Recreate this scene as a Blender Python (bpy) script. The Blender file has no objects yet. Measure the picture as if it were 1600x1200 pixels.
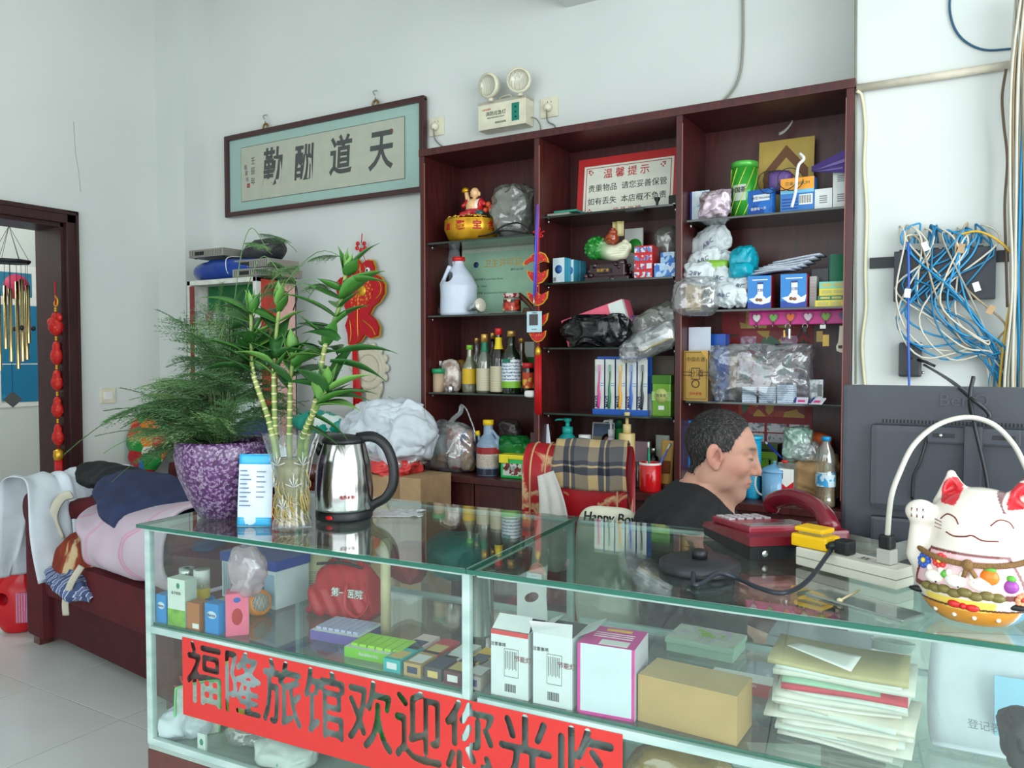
import bpy,bmesh,math,random
import numpy as np
from mathutils import Vector,Matrix,Euler,noise as mnoise
SC = bpy.context.scene
COL = SC.collection
random.seed(7)
# ------------------------------------------------------------------ camera
F_PX = 1240.0;CAM_H = 1.3
YAW = math.radians(30.7);PITCH = math.radians(2.0)
cam = bpy.data.cameras.new('camera');cam_o = bpy.data.objects.new('camera',cam);COL.objects.link(cam_o)
cam.sensor_fit = 'HORIZONTAL';cam.sensor_width = 36.0;cam.lens = F_PX/1600*36.0
cam.clip_start = 0.05
cam_o.location = (0,0,CAM_H)
cam_o.rotation_euler = (math.pi/2 - PITCH,0,YAW)
SC.camera = cam_o
# ------------------------------------------------------------------ world, window light, exposure
W = bpy.data.worlds.new('daylight');SC.world = W;W.use_nodes = True
_bg = W.node_tree.nodes['Background'];_bg.inputs[0].default_value = (0.86,0.95,1.0,1);_bg.inputs[1].default_value = .62
def area_light(name,loc,rot,sx,sy,power,col):
 l = bpy.data.lights.new(name,'AREA');l.shape = 'RECTANGLE';l.size = sx;l.size_y = sy;l.energy = power;l.color = col
 o = bpy.data.objects.new(name,l);COL.objects.link(o);o.location = loc;o.rotation_euler = rot
 return o
area_light('shopfront_daylight',(-0.3,-2.15,1.75),(math.radians(90),0,0),5.6,2.9,72,(0.91,0.975,1.0))
area_light('side_window_daylight',(2.15,0.2,1.75),(math.radians(90),0,math.radians(90)),3.4,2.6,96,(0.92,0.975,1.0))
SC.view_settings.view_transform = 'Standard';SC.view_settings.look = 'None'
SC.view_settings.gamma = 1.0;SC.view_settings.use_curve_mapping = False
SC.view_settings.exposure = 0.68
SC.cycles.max_bounces = 9;SC.cycles.transparent_max_bounces = 32;SC.cycles.transmission_bounces = 8
SC.cycles.glossy_bounces = 4;SC.cycles.diffuse_bounces = 3
SC.cycles.caustics_reflective = False;SC.cycles.caustics_refractive = False
SC.cycles.sample_clamp_indirect = 6.0
# ------------------------------------------------------------------ pixel -> world (places every thing at its own real depth)
_cy,_sy,_cp,_sp = math.cos(YAW),math.sin(YAW),math.cos(PITCH),math.sin(PITCH)
_R = np.array([_cy,_sy,0.]);_F = np.array([-_sy*_cp,_cy*_cp,-_sp]);_U = np.cross(_R,_F);_C = np.array([0,0,CAM_H])
def at(x,y,**k):
 (n,v),= k.items();i = 'XYZ'.index(n)
 d = _F + _R*(x - 800)/F_PX - _U*(y - 600)/F_PX
 return Vector(_C + d*(v - _C[i])/d[i])
# ------------------------------------------------------------------ materials
def lin(c):
 return tuple(((v/255)/12.92 if v/255 <= .04045 else ((v/255 + .055)/1.055) ** 2.4) for v in c[:3])
MATS = {}
def mat(name,col=(200,200,200),rough=.5,metal=0.,spec=.5,var=.06,vs=18.,bump=0.,bs=60.,trans=0.,ior=1.45,alpha=1.,coat=0.,emit=0.,sub=0.,stretch=None):
 if name in MATS:return MATS[name]
 m = bpy.data.materials.new(name);m.use_nodes = True;nt = m.node_tree;N = nt.nodes;L = nt.links
 b = N['Principled BSDF'];c = (*lin(col),1)
 b.inputs['Base Color'].default_value = c;b.inputs['Roughness'].default_value = rough;b.inputs['Metallic'].default_value = metal
 b.inputs['Specular IOR Level'].default_value = spec;b.inputs['IOR'].default_value = ior
 b.inputs['Transmission Weight'].default_value = trans;b.inputs['Alpha'].default_value = alpha;b.inputs['Coat Weight'].default_value = coat
 if sub:b.inputs['Subsurface Weight'].default_value = sub;b.inputs['Subsurface Radius'].default_value = (.01,.004,.002);b.inputs['Subsurface Scale'].default_value = .6
 if emit:b.inputs['Emission Color'].default_value = c;b.inputs['Emission Strength'].default_value = emit
 if var or bump:
  tc = N.new('ShaderNodeTexCoord');mp = N.new('ShaderNodeMapping');L.new(tc.outputs['Object'],mp.inputs[0])
  if stretch:mp.inputs['Scale'].default_value = stretch
 if var:
  n = N.new('ShaderNodeTexNoise');n.inputs['Scale'].default_value = vs;n.inputs['Detail'].default_value = 5
  L.new(mp.outputs[0],n.inputs['Vector'])
  r = N.new('ShaderNodeMapRange');r.inputs[1].default_value = .3;r.inputs[2].default_value = .7;r.inputs[3].default_value = 1 - var;r.inputs[4].default_value = 1 + var
  L.new(n.outputs[0],r.inputs[0])
  mx = N.new('ShaderNodeVectorMath');mx.operation = 'SCALE';mx.inputs[0].default_value = c[:3];L.new(r.outputs[0],mx.inputs['Scale'])
  L.new(mx.outputs[0],b.inputs['Base Color'])
 if bump:
  n2 = N.new('ShaderNodeTexNoise');n2.inputs['Scale'].default_value = bs;n2.inputs['Detail'].default_value = 3
  L.new(mp.outputs[0],n2.inputs['Vector'])
  bp = N.new('ShaderNodeBump');bp.inputs['Strength'].default_value = bump;bp.inputs['Distance'].default_value = .01
  L.new(n2.outputs[0],bp.inputs['Height']);L.new(bp.outputs[0],b.inputs['Normal'])
 MATS[name] = m;return m
def film(name,col,opac,rough=.1,gloss=.25,bump=0.,bs=30.):
 """thin clear sheet: straight-through tinted light, a little haze, and a Fresnel sheen"""
 if name in MATS:return MATS[name]
 m = bpy.data.materials.new(name);m.use_nodes = True;N = m.node_tree.nodes;L = m.node_tree.links
 N.remove(N['Principled BSDF']);out = N['Material Output'];c = (*lin(col),1)
 t = N.new('ShaderNodeBsdfTransparent');t.inputs[0].default_value = tuple(.35 + .65*v for v in c[:3]) + (1,) if opac > .02 else c
 d = N.new('ShaderNodeBsdfDiffuse');d.inputs[0].default_value = c
 g = N.new('ShaderNodeBsdfGlossy');g.inputs[0].default_value = (1,1,1,1);g.inputs[1].default_value = rough
 m1 = N.new('ShaderNodeMixShader');m1.inputs[0].default_value = opac;L.new(t.outputs[0],m1.inputs[1]);L.new(d.outputs[0],m1.inputs[2])
 fr = N.new('ShaderNodeFresnel');fr.inputs[0].default_value = 1.45
 mu = N.new('ShaderNodeMath');mu.operation = 'MULTIPLY_ADD';mu.inputs[1].default_value = 1.0;mu.inputs[2].default_value = gloss*.12;mu.use_clamp = True
 L.new(fr.outputs[0],mu.inputs[0])
 ge = N.new('ShaderNodeNewGeometry');ir = N.new('ShaderNodeMapRange');ir.inputs[3].default_value = 1.45;ir.inputs[4].default_value = 1/1.45
 L.new(ge.outputs['Backfacing'],ir.inputs[0]);L.new(ir.outputs[0],fr.inputs[0])
 if bump:
  tc = N.new('ShaderNodeTexCoord');n2 = N.new('ShaderNodeTexNoise');n2.inputs['Scale'].default_value = bs;L.new(tc.outputs['Object'],n2.inputs['Vector'])
  bp = N.new('ShaderNodeBump');bp.inputs['Strength'].default_value = bump;bp.inputs['Distance'].default_value = .01
  L.new(n2.outputs[0],bp.inputs['Height']);L.new(bp.outputs[0],g.inputs['Normal']);L.new(bp.outputs[0],fr.inputs['Normal'])
 m2 = N.new('ShaderNodeMixShader');L.new(mu.outputs[0],m2.inputs[0]);L.new(m1.outputs[0],m2.inputs[1]);L.new(g.outputs[0],m2.inputs[2])
 L.new(m2.outputs[0],out.inputs[0]);MATS[name] = m;return m
def ramp_mat(name,kind,scale,stops,rough=.5,spec=.4,dist=0.,bump=0.,stretch=None,constant=False,metal=0.,coat=0.):
 """noise / voronoi / wave / checker pattern through a colour ramp"""
 if name in MATS:return MATS[name]
 m = bpy.data.materials.new(name);m.use_nodes = True;N = m.node_tree.nodes;L = m.node_tree.links;b = N['Principled BSDF']
 b.inputs['Roughness'].default_value = rough;b.inputs['Specular IOR Level'].default_value = spec;b.inputs['Metallic'].default_value = metal;b.inputs['Coat Weight'].default_value = coat
 tc = N.new('ShaderNodeTexCoord');mp = N.new('ShaderNodeMapping');L.new(tc.outputs['Object'],mp.inputs[0])
 if stretch:mp.inputs['Scale'].default_value = stretch
 if kind == 'noise':
  n = N.new('ShaderNodeTexNoise');n.inputs['Scale'].default_value = scale;n.inputs['Detail'].default_value = 4;n.inputs['Distortion'].default_value = dist;o = n.outputs[0]
 elif kind == 'voronoi':
  n = N.new('ShaderNodeTexVoronoi');n.inputs['Scale'].default_value = scale
  s = N.new('ShaderNodeSeparateColor');L.new(n.outputs['Color'],s.inputs[0]);o = s.outputs[0]
 elif kind == 'cells':
  n = N.new('ShaderNodeTexVoronoi');n.inputs['Scale'].default_value = scale;o = n.outputs['Distance']
 elif kind == 'lines':
  n = N.new('ShaderNodeTexWave');n.bands_direction = 'Z';n.inputs['Scale'].default_value = scale;n.inputs['Distortion'].default_value = dist;n.inputs['Detail'].default_value = 4;n.inputs['Detail Scale'].default_value = 6;o = n.outputs[1]
 elif kind == 'wave':
  n = N.new('ShaderNodeTexWave');n.inputs['Scale'].default_value = scale;n.inputs['Distortion'].default_value = dist;n.inputs['Detail'].default_value = 2;o = n.outputs[1] if len(n.outputs) > 1 else n.outputs[0]
 L.new(mp.outputs[0],n.inputs['Vector'])
 r = N.new('ShaderNodeValToRGB');L.new(o,r.inputs[0])
 if constant:r.color_ramp.interpolation = 'CONSTANT'
 e = r.color_ramp.elements
 while len(e) < len(stops):e.new(.5)
 for i,(p,c) in enumerate(stops):e[i].position = p;e[i].color = (*lin(c),1)
 L.new(r.outputs[0],b.inputs['Base Color'])
 if bump:
  bp = N.new('ShaderNodeBump');bp.inputs['Strength'].default_value = bump;bp.inputs['Distance'].default_value = .005
  L.new(o,bp.inputs['Height']);L.new(bp.outputs[0],b.inputs['Normal'])
 MATS[name] = m;return m
def paint_mat(name,rough=.35,spec=.5,metal=0.,coat=0.,sub=0.,bump=0.,bs=80.):
 """glaze / dye colours carried by the mesh (attribute 'paint')"""
 if name in MATS:return MATS[name]
 m = mat(name,(255,255,255),rough,metal,spec,var=0,bump=bump,bs=bs,coat=coat,sub=sub);N = m.node_tree.nodes;L = m.node_tree.links
 a = N.new('ShaderNodeAttribute');a.attribute_name = 'paint';L.new(a.outputs['Color'],N['Principled BSDF'].inputs['Base Color']);return m
def C(*rgb):return mat('col_%d_%d_%d' % rgb,rgb,.45,var=.05)
# ------------------------------------------------------------------ things, parts
def tag(o,label=None,cat=None,group=None,kind=None):
 if label:o['label'] = label
 if cat:o['category'] = cat
 if group:o['group'] = group
 if kind:o['kind'] = kind
 return o
def thing(name,label,cat,loc=(0,0,0),rz=0.,group=None,rot=None):
 o = bpy.data.objects.new(name,None);COL.objects.link(o);o.location = loc
 o.rotation_euler = rot if rot else (0,0,rz);o.empty_display_size = .02
 return tag(o,label,cat,group)
def dup(root,loc=None,rz=None,label=None,group=None):
 r = root.copy();COL.objects.link(r)
 if loc is not None:r.location = loc
 if rz is not None:r.rotation_euler = (0,0,rz)
 if label:r['label'] = label
 if group:r['group'] = group
 for ch in list(root.children):
  c = ch.copy();COL.objects.link(c);c.parent = r
  for g in ch.children:
   d = g.copy();COL.objects.link(d);d.parent = c
 return r
class MB:
 """collects shapes; build() links them as ONE mesh object"""
 def __init__(s):s.v = [];s.f = [];s.sm = [];s.mi = [];s.cur = 0
 def m(s,i):s.cur = i;return s
 def add(s,vs,fs,smooth=False,T=None):
  o = len(s.v)
  if T is not None:vs = [T @ Vector(v) for v in vs]
  s.v += [tuple(v) for v in vs];s.f += [tuple(i + o for i in f) for f in fs];s.sm += [smooth]*len(fs);s.mi += [s.cur]*len(fs);return s
 def box(s,x0,x1,y0,y1,z0,z1,bev=0.,T=None):
  if bev <= 0:
   vs = [(x,y,z) for z in (z0,z1) for y in (y0,y1) for x in (x0,x1)]
   fs = [(0,2,3,1),(4,5,7,6),(0,1,5,4),(2,6,7,3),(0,4,6,2),(1,3,7,5)]
   return s.add(vs,fs,T=T)
  bm = bmesh.new();bmesh.ops.create_cube(bm,size=1)
  for v in bm.verts:v.co = Vector(((x0 + x1)/2 + v.co.x*(x1 - x0),(y0 + y1)/2 + v.co.y*(y1 - y0),(z0 + z1)/2 + v.co.z*(z1 - z0)))
  bmesh.ops.bevel(bm,geom=bm.edges[:],offset=bev,segments=2,profile=.7,affect='EDGES')
  bm.verts.index_update();s.add([v.co.copy() for v in bm.verts],[[v.index for v in f.verts] for f in bm.faces],T=T);bm.free();return s
 def lathe(s,prof,seg=24,T=None,smooth=True,cap=True,squash=1.,a0=0.,a1=2*math.pi):
  n = len(prof);full = abs(a1 - a0 - 2*math.pi) < 1e-6;k = seg if full else seg + 1
  vs = []
  for r,z in prof:
   for i in range(k):
    a = a0 + (a1 - a0)*i/seg;vs.append((r*math.cos(a),r*math.sin(a)*squash,z))
  fs = []
  for j in range(n - 1):
   for i in range(seg):
    i2 = (i + 1) % k;fs.append((j*k + i,j*k + i2,(j + 1)*k + i2,(j + 1)*k + i))
  if cap and full:
   if prof[0][0] > 1e-6:fs.append(tuple(reversed(range(k))))
   if prof[-1][0] > 1e-6:fs.append(tuple((n - 1)*k + i for i in range(k)))
  return s.add(vs,fs,smooth,T)
 def tube(s,pts,r,seg=8,T=None,caps=True,flat=1.):
  pts = [Vector(p) for p in pts];n = len(pts);rs = r if isinstance(r,(list,tuple)) else [r]*n
  up = None;vs = []
  for i,p in enumerate(pts):
   t = (pts[min(i + 1,n - 1)] - pts[max(i - 1,0)])
   t = t.normalized() if t.length > 1e-9 else Vector((0,0,1))
   if up is None:up = t.orthogonal().normalized()
   u = (up - t*up.dot(t));u = u.normalized() if u.length > 1e-6 else t.orthogonal().normalized();up = u;w = t.cross(u)
   for k in range(seg):
    a = 2*math.pi*k/seg;vs.append(p + (u*math.cos(a) + w*math.sin(a)*flat)*rs[i])
  fs = [(i*seg + k,i*seg + (k + 1) % seg,(i + 1)*seg + (k + 1) % seg,(i + 1)*seg + k) for i in range(n - 1) for k in range(seg)]
  if caps:fs += [tuple(reversed(range(seg))),tuple((n - 1)*seg + k for k in range(seg))]
  return s.add(vs,fs,True,T)
 def prism(s,poly,y0,y1,T=None,smooth=False):
  """polygon in x,z extruded along y"""
  n = len(poly);vs = [(x,y0,z) for x,z in poly] + [(x,y1,z) for x,z in poly]
  fs = [tuple(range(n)),tuple(reversed(range(n,2*n)))]
  s.add(vs,fs,False,T);o = len(s.v) - 2*n
  for i in range(n):
   j = (i + 1) % n;s.f.append((o + i,o + n + i,o + n + j,o + j));s.sm.append(smooth);s.mi.append(s.cur)
  return s
 def ball(s,c,r,seg=16,rings=10,T=None):
  r = r if isinstance(r,(list,tuple)) else (r,r,r);vs = [];fs = []
  for j in range(rings + 1):
   t = math.pi*j/rings
   for i in range(seg):
    a = 2*math.pi*i/seg;vs.append((c[0] + r[0]*math.sin(t)*math.cos(a),c[1] + r[1]*math.sin(t)*math.sin(a),c[2] - r[2]*math.cos(t)))
  for j in range(rings):
   for i in range(seg):fs.append((j*seg + i,j*seg + (i + 1) % seg,(j + 1)*seg + (i + 1) % seg,(j + 1)*seg + i))
  return s.add(vs,fs,True,T)
 def sheet(s,fn,nu,nv,T=None,thick=0.,smooth=True):
  """surface fn(u,v) -> point; thickness gives a back side"""
  vs = [Vector(fn(i/nu,j/nv)) for j in range(nv + 1) for i in range(nu + 1)]
  fs = [(j*(nu + 1) + i,j*(nu + 1) + i + 1,(j + 1)*(nu + 1) + i + 1,(j + 1)*(nu + 1) + i) for j in range(nv) for i in range(nu)]
  if thick:
   nor = [Vector() for _ in vs]
   for f in fs:
    n = (vs[f[1]] - vs[f[0]]).cross(vs[f[3]] - vs[f[0]])
    for i in f:nor[i] += n
   k = len(vs);vs = vs + [v - (n.normalized() if n.length > 0 else Vector((0,0,1)))*thick for v,n in zip(vs,nor)]
   fs = fs + [tuple(k + i for i in reversed(f)) for f in fs]
   b = [i for i in range(nu + 1)] + [(j)*(nu + 1) + nu for j in range(1,nv + 1)] + [nv*(nu + 1) + i for i in range(nu - 1,-1,-1)] + [j*(nu + 1) for j in range(nv - 1,0,-1)]
   fs = fs + [(b[i],k + b[i],k + b[(i + 1) % len(b)],b[(i + 1) % len(b)]) for i in range(len(b))]
  return s.add(vs,fs,smooth,T)
 def crumple(s,amp,scale,seed=0,ridg=True,keep_base=False):
  z0 = min(v[2] for v in s.v);z1 = max(v[2] for v in s.v);out = []
  off = Vector((seed*3.7,seed*1.3,-seed*2.1))
  for v in s.v:
   p = Vector(v)*scale + off
   d = mnoise.noise_vector(p) + .55*mnoise.noise_vector(p*2.3)
   if ridg:q = Vector((abs(d.x),abs(d.y),abs(d.z)));d = d*.6 + (q - Vector((.3,.3,.3)))*.8
   k = min(1,(v[2] - z0)/(.15*(z1 - z0) + 1e-9)) if keep_base else 1.
   out.append(tuple(Vector(v) + Vector((d.x*amp,d.y*amp,d.z*amp*k))))
  s.v = out;return s
 def crinkle(s,amp,scale,seed=0,floor=None):
  """sharp creases, as in thin film or paper"""
  c = Vector((sum(v[0] for v in s.v),sum(v[1] for v in s.v),sum(v[2] for v in s.v)))/len(s.v);off = Vector((seed*3.7,seed*1.3,-seed*2.1));out = []
  for v in s.v:
   v = Vector(v);p = v*scale + off;n = (v - c);n = n.normalized() if n.length > 1e-9 else Vector((0,0,1))
   p = p + mnoise.noise_vector(p*.6)*.5
   d1 = mnoise.voronoi(p)[0];d2 = mnoise.voronoi(p*2.2)[0]
   k = (.45 - (d1[1] - d1[0]))*1.2 + (.4 - (d2[1] - d2[0]))*.55
   q = v + n*k*amp + mnoise.noise_vector(p*.5)*amp*.9
   if floor is not None and q.z < floor:q.z = floor
   out.append(tuple(q))
  s.v = out;return s
 def build(s,name,mats,parent=None,loc=None,rot=None,mods=None):
  me = bpy.data.meshes.new(name);me.from_pydata(s.v,[],s.f)
  mats = mats if isinstance(mats,(list,tuple)) else [mats]
  for m in mats:me.materials.append(m)
  me.polygons.foreach_set('use_smooth',s.sm);me.polygons.foreach_set('material_index',s.mi);me.update()
  o = bpy.data.objects.new(name,me);COL.objects.link(o)
  if parent:o.parent = parent
  if loc is not None:o.location = loc
  if rot is not None:o.rotation_euler = rot
  return o
def struct(name,mb,m,parent=None):
 o = mb.build(name,m,parent)
 if parent is None:o['kind'] = 'structure'
 return o
def blob(rx,ry,rz,sub=4):
 bm = bmesh.new();bmesh.ops.create_icosphere(bm,subdivisions=sub,radius=1)
 vs = [Vector((v.co.x*rx,v.co.y*ry,v.co.z*rz)) for v in bm.verts];bm.verts.index_update()
 fs = [[v.index for v in f.verts] for f in bm.faces];bm.free()
 return MB().add(vs,fs,True)
def smooth_path(pts,n=8):
 """Catmull-Rom through points"""
 P = [Vector(p) for p in pts];P = [P[0]*2 - P[1]] + P + [P[-1]*2 - P[-2]];out = []
 for i in range(1,len(P) - 2):
  a,b,c,d = P[i - 1:i + 3]
  for k in range(n):
   t = k/n;out.append(.5*((2*b) + (c - a)*t + (2*a - 5*b + 4*c - d)*t*t + (3*b - 3*c + d - a)*t ** 3))
 out.append(P[-2]);return out
def text(body,size,m,parent,loc,rot=(math.pi/2,0,0),name='lettering',ext=.0004,align='CENTER',sx=1.,bold=0.,shear=0.,sp=1.,line=1.):
 c = bpy.data.curves.new('t','FONT');c.body = body;c.size = size;c.extrude = ext;c.align_x = align;c.align_y = 'CENTER'
 c.offset = bold;c.shear = shear;c.space_character = sp;c.space_line = line;c.resolution_u = 3
 o = bpy.data.objects.new('t',c);COL.objects.link(o)
 me = bpy.data.meshes.new_from_object(o.evaluated_get(bpy.context.evaluated_depsgraph_get()))
 bpy.data.objects.remove(o);bpy.data.curves.remove(c)
 me.materials.clear();me.materials.append(m)
 q = bpy.data.objects.new(name,me);COL.objects.link(q);q.parent = parent;q.location = loc;q.rotation_euler = rot;q.scale = (sx,1,1)
 return q
# ------------------------------------------------------------------ signed-distance modelling (organic bodies)
def s_ell(P,c,r,R=None):
 p = P - np.array(c)
 if R is not None:p = p @ np.array(R)
 r = np.array(r);k0 = np.linalg.norm(p/r,axis=-1);k1 = np.linalg.norm(p/(r*r),axis=-1)
 return k0*(k0 - 1)/np.maximum(k1,1e-9)
def s_cap(P,a,b,ra,rb=None):
 a = np.array(a,float);b = np.array(b,float);rb = ra if rb is None else rb;ab = b - a
 t = np.clip(((P - a) @ ab)/(ab @ ab),0,1);return np.linalg.norm(P - a - t[...,None]*ab,axis=-1) - (ra + (rb - ra)*t)
def smin(a,b,k):h = np.clip(.5 + .5*(b - a)/k,0,1);return b + (a - b)*h - k*h*(1 - h)
def smax(a,b,k):return -smin(-a,-b,k)
def rotm(x=0,y=0,z=0):return np.array(Euler((math.radians(x),math.radians(y),math.radians(z))).to_matrix())
def surface_net(f,lo,hi,h):
 ax = h if isinstance(h,list) else [np.arange(l,u + h,h) for l,u in zip(lo,hi)]
 if isinstance(f,list):                      # list of (function, box lo, box hi, blend): each evaluated only near its own shape
  V = np.full([len(a) for a in ax],1.0)
  for fn,bl,bh,k in f:
   sl_ = tuple(slice(max(0,np.searchsorted(a,l) - 1),np.searchsorted(a,u) + 1) for a,l,u in zip(ax,bl,bh))
   G = np.stack(np.meshgrid(*[a[s] for a,s in zip(ax,sl_)],indexing='ij'),-1);d = fn(G)
   V[sl_] = smin(V[sl_],d,k) if k >= 0 else smax(V[sl_],-d,-k)
 else:
  G = np.stack(np.meshgrid(*ax,indexing='ij'),-1);V = f(G)
 n = V.shape;I = V < 0
 cnt = np.zeros([k - 1 for k in n]);acc = np.zeros([k - 1 for k in n] + [3])
 cs = [(i,j,k) for i in (0,1) for j in (0,1) for k in (0,1)]
 sl = lambda c:tuple(slice(c[d],n[d] - 1 + c[d]) for d in range(3))
 for a in cs:
  for d in range(3):
   if a[d]:continue
   b = tuple(a[e] + (e == d) for e in range(3));va,vb = V[sl(a)],V[sl(b)];x = (va < 0) != (vb < 0)
   t = np.where(x,va/np.where(x,va - vb,1),0)
   for e in range(3):acc[...,e] += np.where(x,a[e] + (t if e == d else 0),0)
   cnt += x
 act = cnt > 0;idx = -np.ones(cnt.shape,int);idx[act] = np.arange(act.sum())
 cell = np.argwhere(act);cf = cell + acc[act]/cnt[act][:,None];verts = np.stack([np.interp(cf[:,d],np.arange(n[d]),ax[d]) for d in range(3)],1)
 quads = []
 for d in range(3):
  e1,e2 = (d + 1) % 3,(d + 2) % 3
  s0 = [slice(None)]*3;s1 = [slice(None)]*3;s0[d] = slice(0,-1);s1[d] = slice(1,None)
  x = np.argwhere(I[tuple(s0)] != I[tuple(s1)])
  x = x[(x[:,e1] > 0) & (x[:,e2] > 0) & (x[:,e1] < n[e1] - 1) & (x[:,e2] < n[e2] - 1)]
  if not len(x):continue
  ins = I[tuple(x.T)]
  def cc(o1,o2):
   y = x.copy();y[:,e1] -= o1;y[:,e2] -= o2;return idx[tuple(y.T)]
  q = np.stack([cc(1,1),cc(0,1),cc(0,0),cc(1,0)],1);q[~ins] = q[~ins][:,::-1];quads.append(q)
 return verts,np.concatenate(quads)
def sdf_obj(name,f,lo,hi,h,m,parent=None,paint=None,loc=None,rot=None):
 v,q = surface_net(f,lo,hi,h)
 me = bpy.data.meshes.new(name);me.vertices.add(len(v));me.vertices.foreach_set('co',v.ravel())
 me.loops.add(4*len(q));me.polygons.add(len(q));me.loops.foreach_set('vertex_index',q.ravel())
 me.polygons.foreach_set('loop_start',np.arange(len(q))*4)
 me.update(calc_edges=True);me.validate();me.polygons.foreach_set('use_smooth',np.ones(len(me.polygons),bool))
 me.materials.append(m)
 if paint is not None:
  vv = np.empty(len(me.vertices)*3);me.vertices.foreach_get('co',vv);c = paint(vv.reshape(-1,3))
  a = me.color_attributes.new('paint','FLOAT_COLOR','POINT');a.data.foreach_set('color',np.concatenate([c,np.ones((len(c),1))],1).ravel())
 o = bpy.data.objects.new(name,me);COL.objects.link(o)
 if parent:o.parent = parent
 if loc is not None:o.location = loc
 if rot is not None:o.rotation_euler = rot
 return o
# ================================================================== THE ROOM
XL,YB,ZC = -4.24,3.2,3.46
wall_m = ramp_mat('painted_plaster','noise',1.3,[(.3,(203,208,204)),(.7,(212,216,212))],rough=.75,spec=.25,bump=.06)
wood = ramp_mat('mahogany_laminate','noise',9,[(.25,(50,18,19)),(.6,(74,28,26)),(.85,(88,36,31))],rough=.38,spec=.45,stretch=(6,6,.7))
wood_d = ramp_mat('dark_door_wood','noise',9,[(.25,(40,20,22)),(.75,(64,32,33))],rough=.4,stretch=(6,6,.5))
tile_m = ramp_mat('floor_tile_glaze','noise',2.5,[(.3,(196,199,196)),(.7,(206,209,206))],rough=.22,spec=.5)
grout = mat('grout',(120,120,116),.9)
fl = struct('floor',MB().box(-6.2,2.3,-2.3,3.4,-.12,-.004),grout)
TS = .56
tm = MB().box(.002,TS - .002,.002,TS - .002,-.02,0,bev=.0015)
t0 = None
for i in range(-6,10):
 for j in range(-8,4):
  x,y = -3.193 + TS*i,1.69 + TS*j
  if x < -6.3 or x > 1.9 or y < -2.6 or y > 3.2:continue
  if t0 is None:t = t0 = tm.build('tile',tile_m,fl)
  else:t = t0.copy();COL.objects.link(t)
  t.location = (x,y,0)
struct('ceiling',MB().box(-6.2,2.3,-2.3,3.4,ZC,ZC + .1),wall_m)
struct('wall_back',MB().box(-4.5,2.3,YB,YB + .15,0,ZC),wall_m)
D0,D1,DT = 1.55,2.452,2.01
struct('wall_left',MB().box(XL - .245,XL,-2.3,D0,0,ZC).box(XL - .245,XL,D1,YB,0,ZC).box(XL - .245,XL,D0,D1,DT,ZC),wall_m)
struct('wall_pilaster',MB().box(XL,-3.99,3.01,YB,0,ZC),wall_m)
struct('wall_hallway',MB().box(-5.75,-5.6,-2.3,3.4,0,ZC).box(-5.6,XL - .245,3.3,3.4,0,ZC),wall_m)
struct('wall_column',MB().box(-.386,.42,2.93,YB,0,ZC),wall_m)
struct('wall_right',MB().box(2.2,2.3,-2.3,YB,0,.45).box(2.2,2.3,-2.3,YB,3.05,ZC).box(2.2,2.3,1.95,YB,.45,3.05).box(2.2,2.3,-2.3,-1.55,.45,3.05),wall_m)
struct('wall_front',MB().box(-4.3,2.3,-2.3,-2.2,3.2,ZC).box(-4.3,-3.2,-2.3,-2.2,0,3.2).box(2.0,2.3,-2.3,-2.2,0,3.2),wall_m)
p = at(886,12,Y=YB)
struct('wall_beam',MB().box(p.x,.3,2.3,YB,p.z,p.z + .35),wall_m)
crack_m = mat('plaster_crack',(120,128,122),.9)
ck = [(115,190),(117,225),(118,240),(123,268),(126,300)]
struct('trim_crack',MB().tube([at(x,y,X=XL + .0005) for x,y in ck],.0008,4),crack_m)
dz = struct('door_1',MB().box(XL - .01,XL + .025,D1 - .005,D1 + .065,0,DT + .07,bev=.006).box(XL - .01,XL + .025,D0 - .07,D0 + .005,0,DT + .07,bev=.006).box(XL - .01,XL + .025,D0 - .07,D1 + .065,DT,DT + .07,bev=.006),wood_d)
struct('jamb',MB().box(XL - .25,XL - .005,D1 - .02,D1,0,DT).box(XL - .25,XL - .005,D0,D0 + .02,0,DT).box(XL - .25,XL - .005,D0,D1,DT - .02,DT + .001),wood_d,dz)
struct('casing_moulding',MB().box(XL + .02,XL + .032,D1 + .045,D1 + .06,0,DT + .06,bev=.003).box(XL + .02,XL + .032,D0 - .07,D1 + .06,DT + .045,DT + .06,bev=.003),wood_d,dz)
struct('baseboard_left',MB().box(XL,XL + .012,D1 + .07,3.0,0,.1,bev=.003),mat('skirting',(150,148,142),.5))
# ================================================================== BOOKCASE
BX = [-2.205,-1.603,-.993,-.388];BY = 2.9;BT = 2.2;BB = .775
bk = thing('bookcase','tall mahogany three-bay bookcase with dark glass shelves and lower cupboards','bookcase',(0,0,0))
edge = mat('laminate_edge_strip',(150,96,84),.4)
for i,x in enumerate(BX):
 a = MB().box(x - (.0 if i == 0 else .012 if i < 3 else .024),x + (.024 if i == 0 else .012 if i < 3 else 0),BY,YB - .012,BB,BT)
 sd = a.build('side_panel' if i in (0,3) else 'divider',wood,bk)
 e0 = x + (.024 if i == 0 else .012 if i < 3 else -.024)
 MB().box(e0 - .0016,e0 + .0008,BY - .0015,BY + .003,BB + .03,BT - .03).build('edge_strip',edge,sd)
MB().box(BX[0] - .004,BX[3] + .004,BY - .006,YB - .012,BT,BT + .03,bev=.002).build('top_board',wood,bk)
MB().box(BX[0],BX[3],YB - .012,YB - .001,.05,BT + .02).build('back_panel',wood,bk)
MB().box(BX[0] - .03,BX[3] + .004,BY - .045,YB - .012,BB - .028,BB,bev=.003).build('worktop',wood,bk)
cb = MB().box(BX[0],BX[0] + .02,BY,YB - .012,0,BB - .028).box(BX[3] - .02,BX[3],BY,YB - .012,0,BB - .028).box(BX[0],BX[3],BY + .02,YB - .012,.0,.06)
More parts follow.
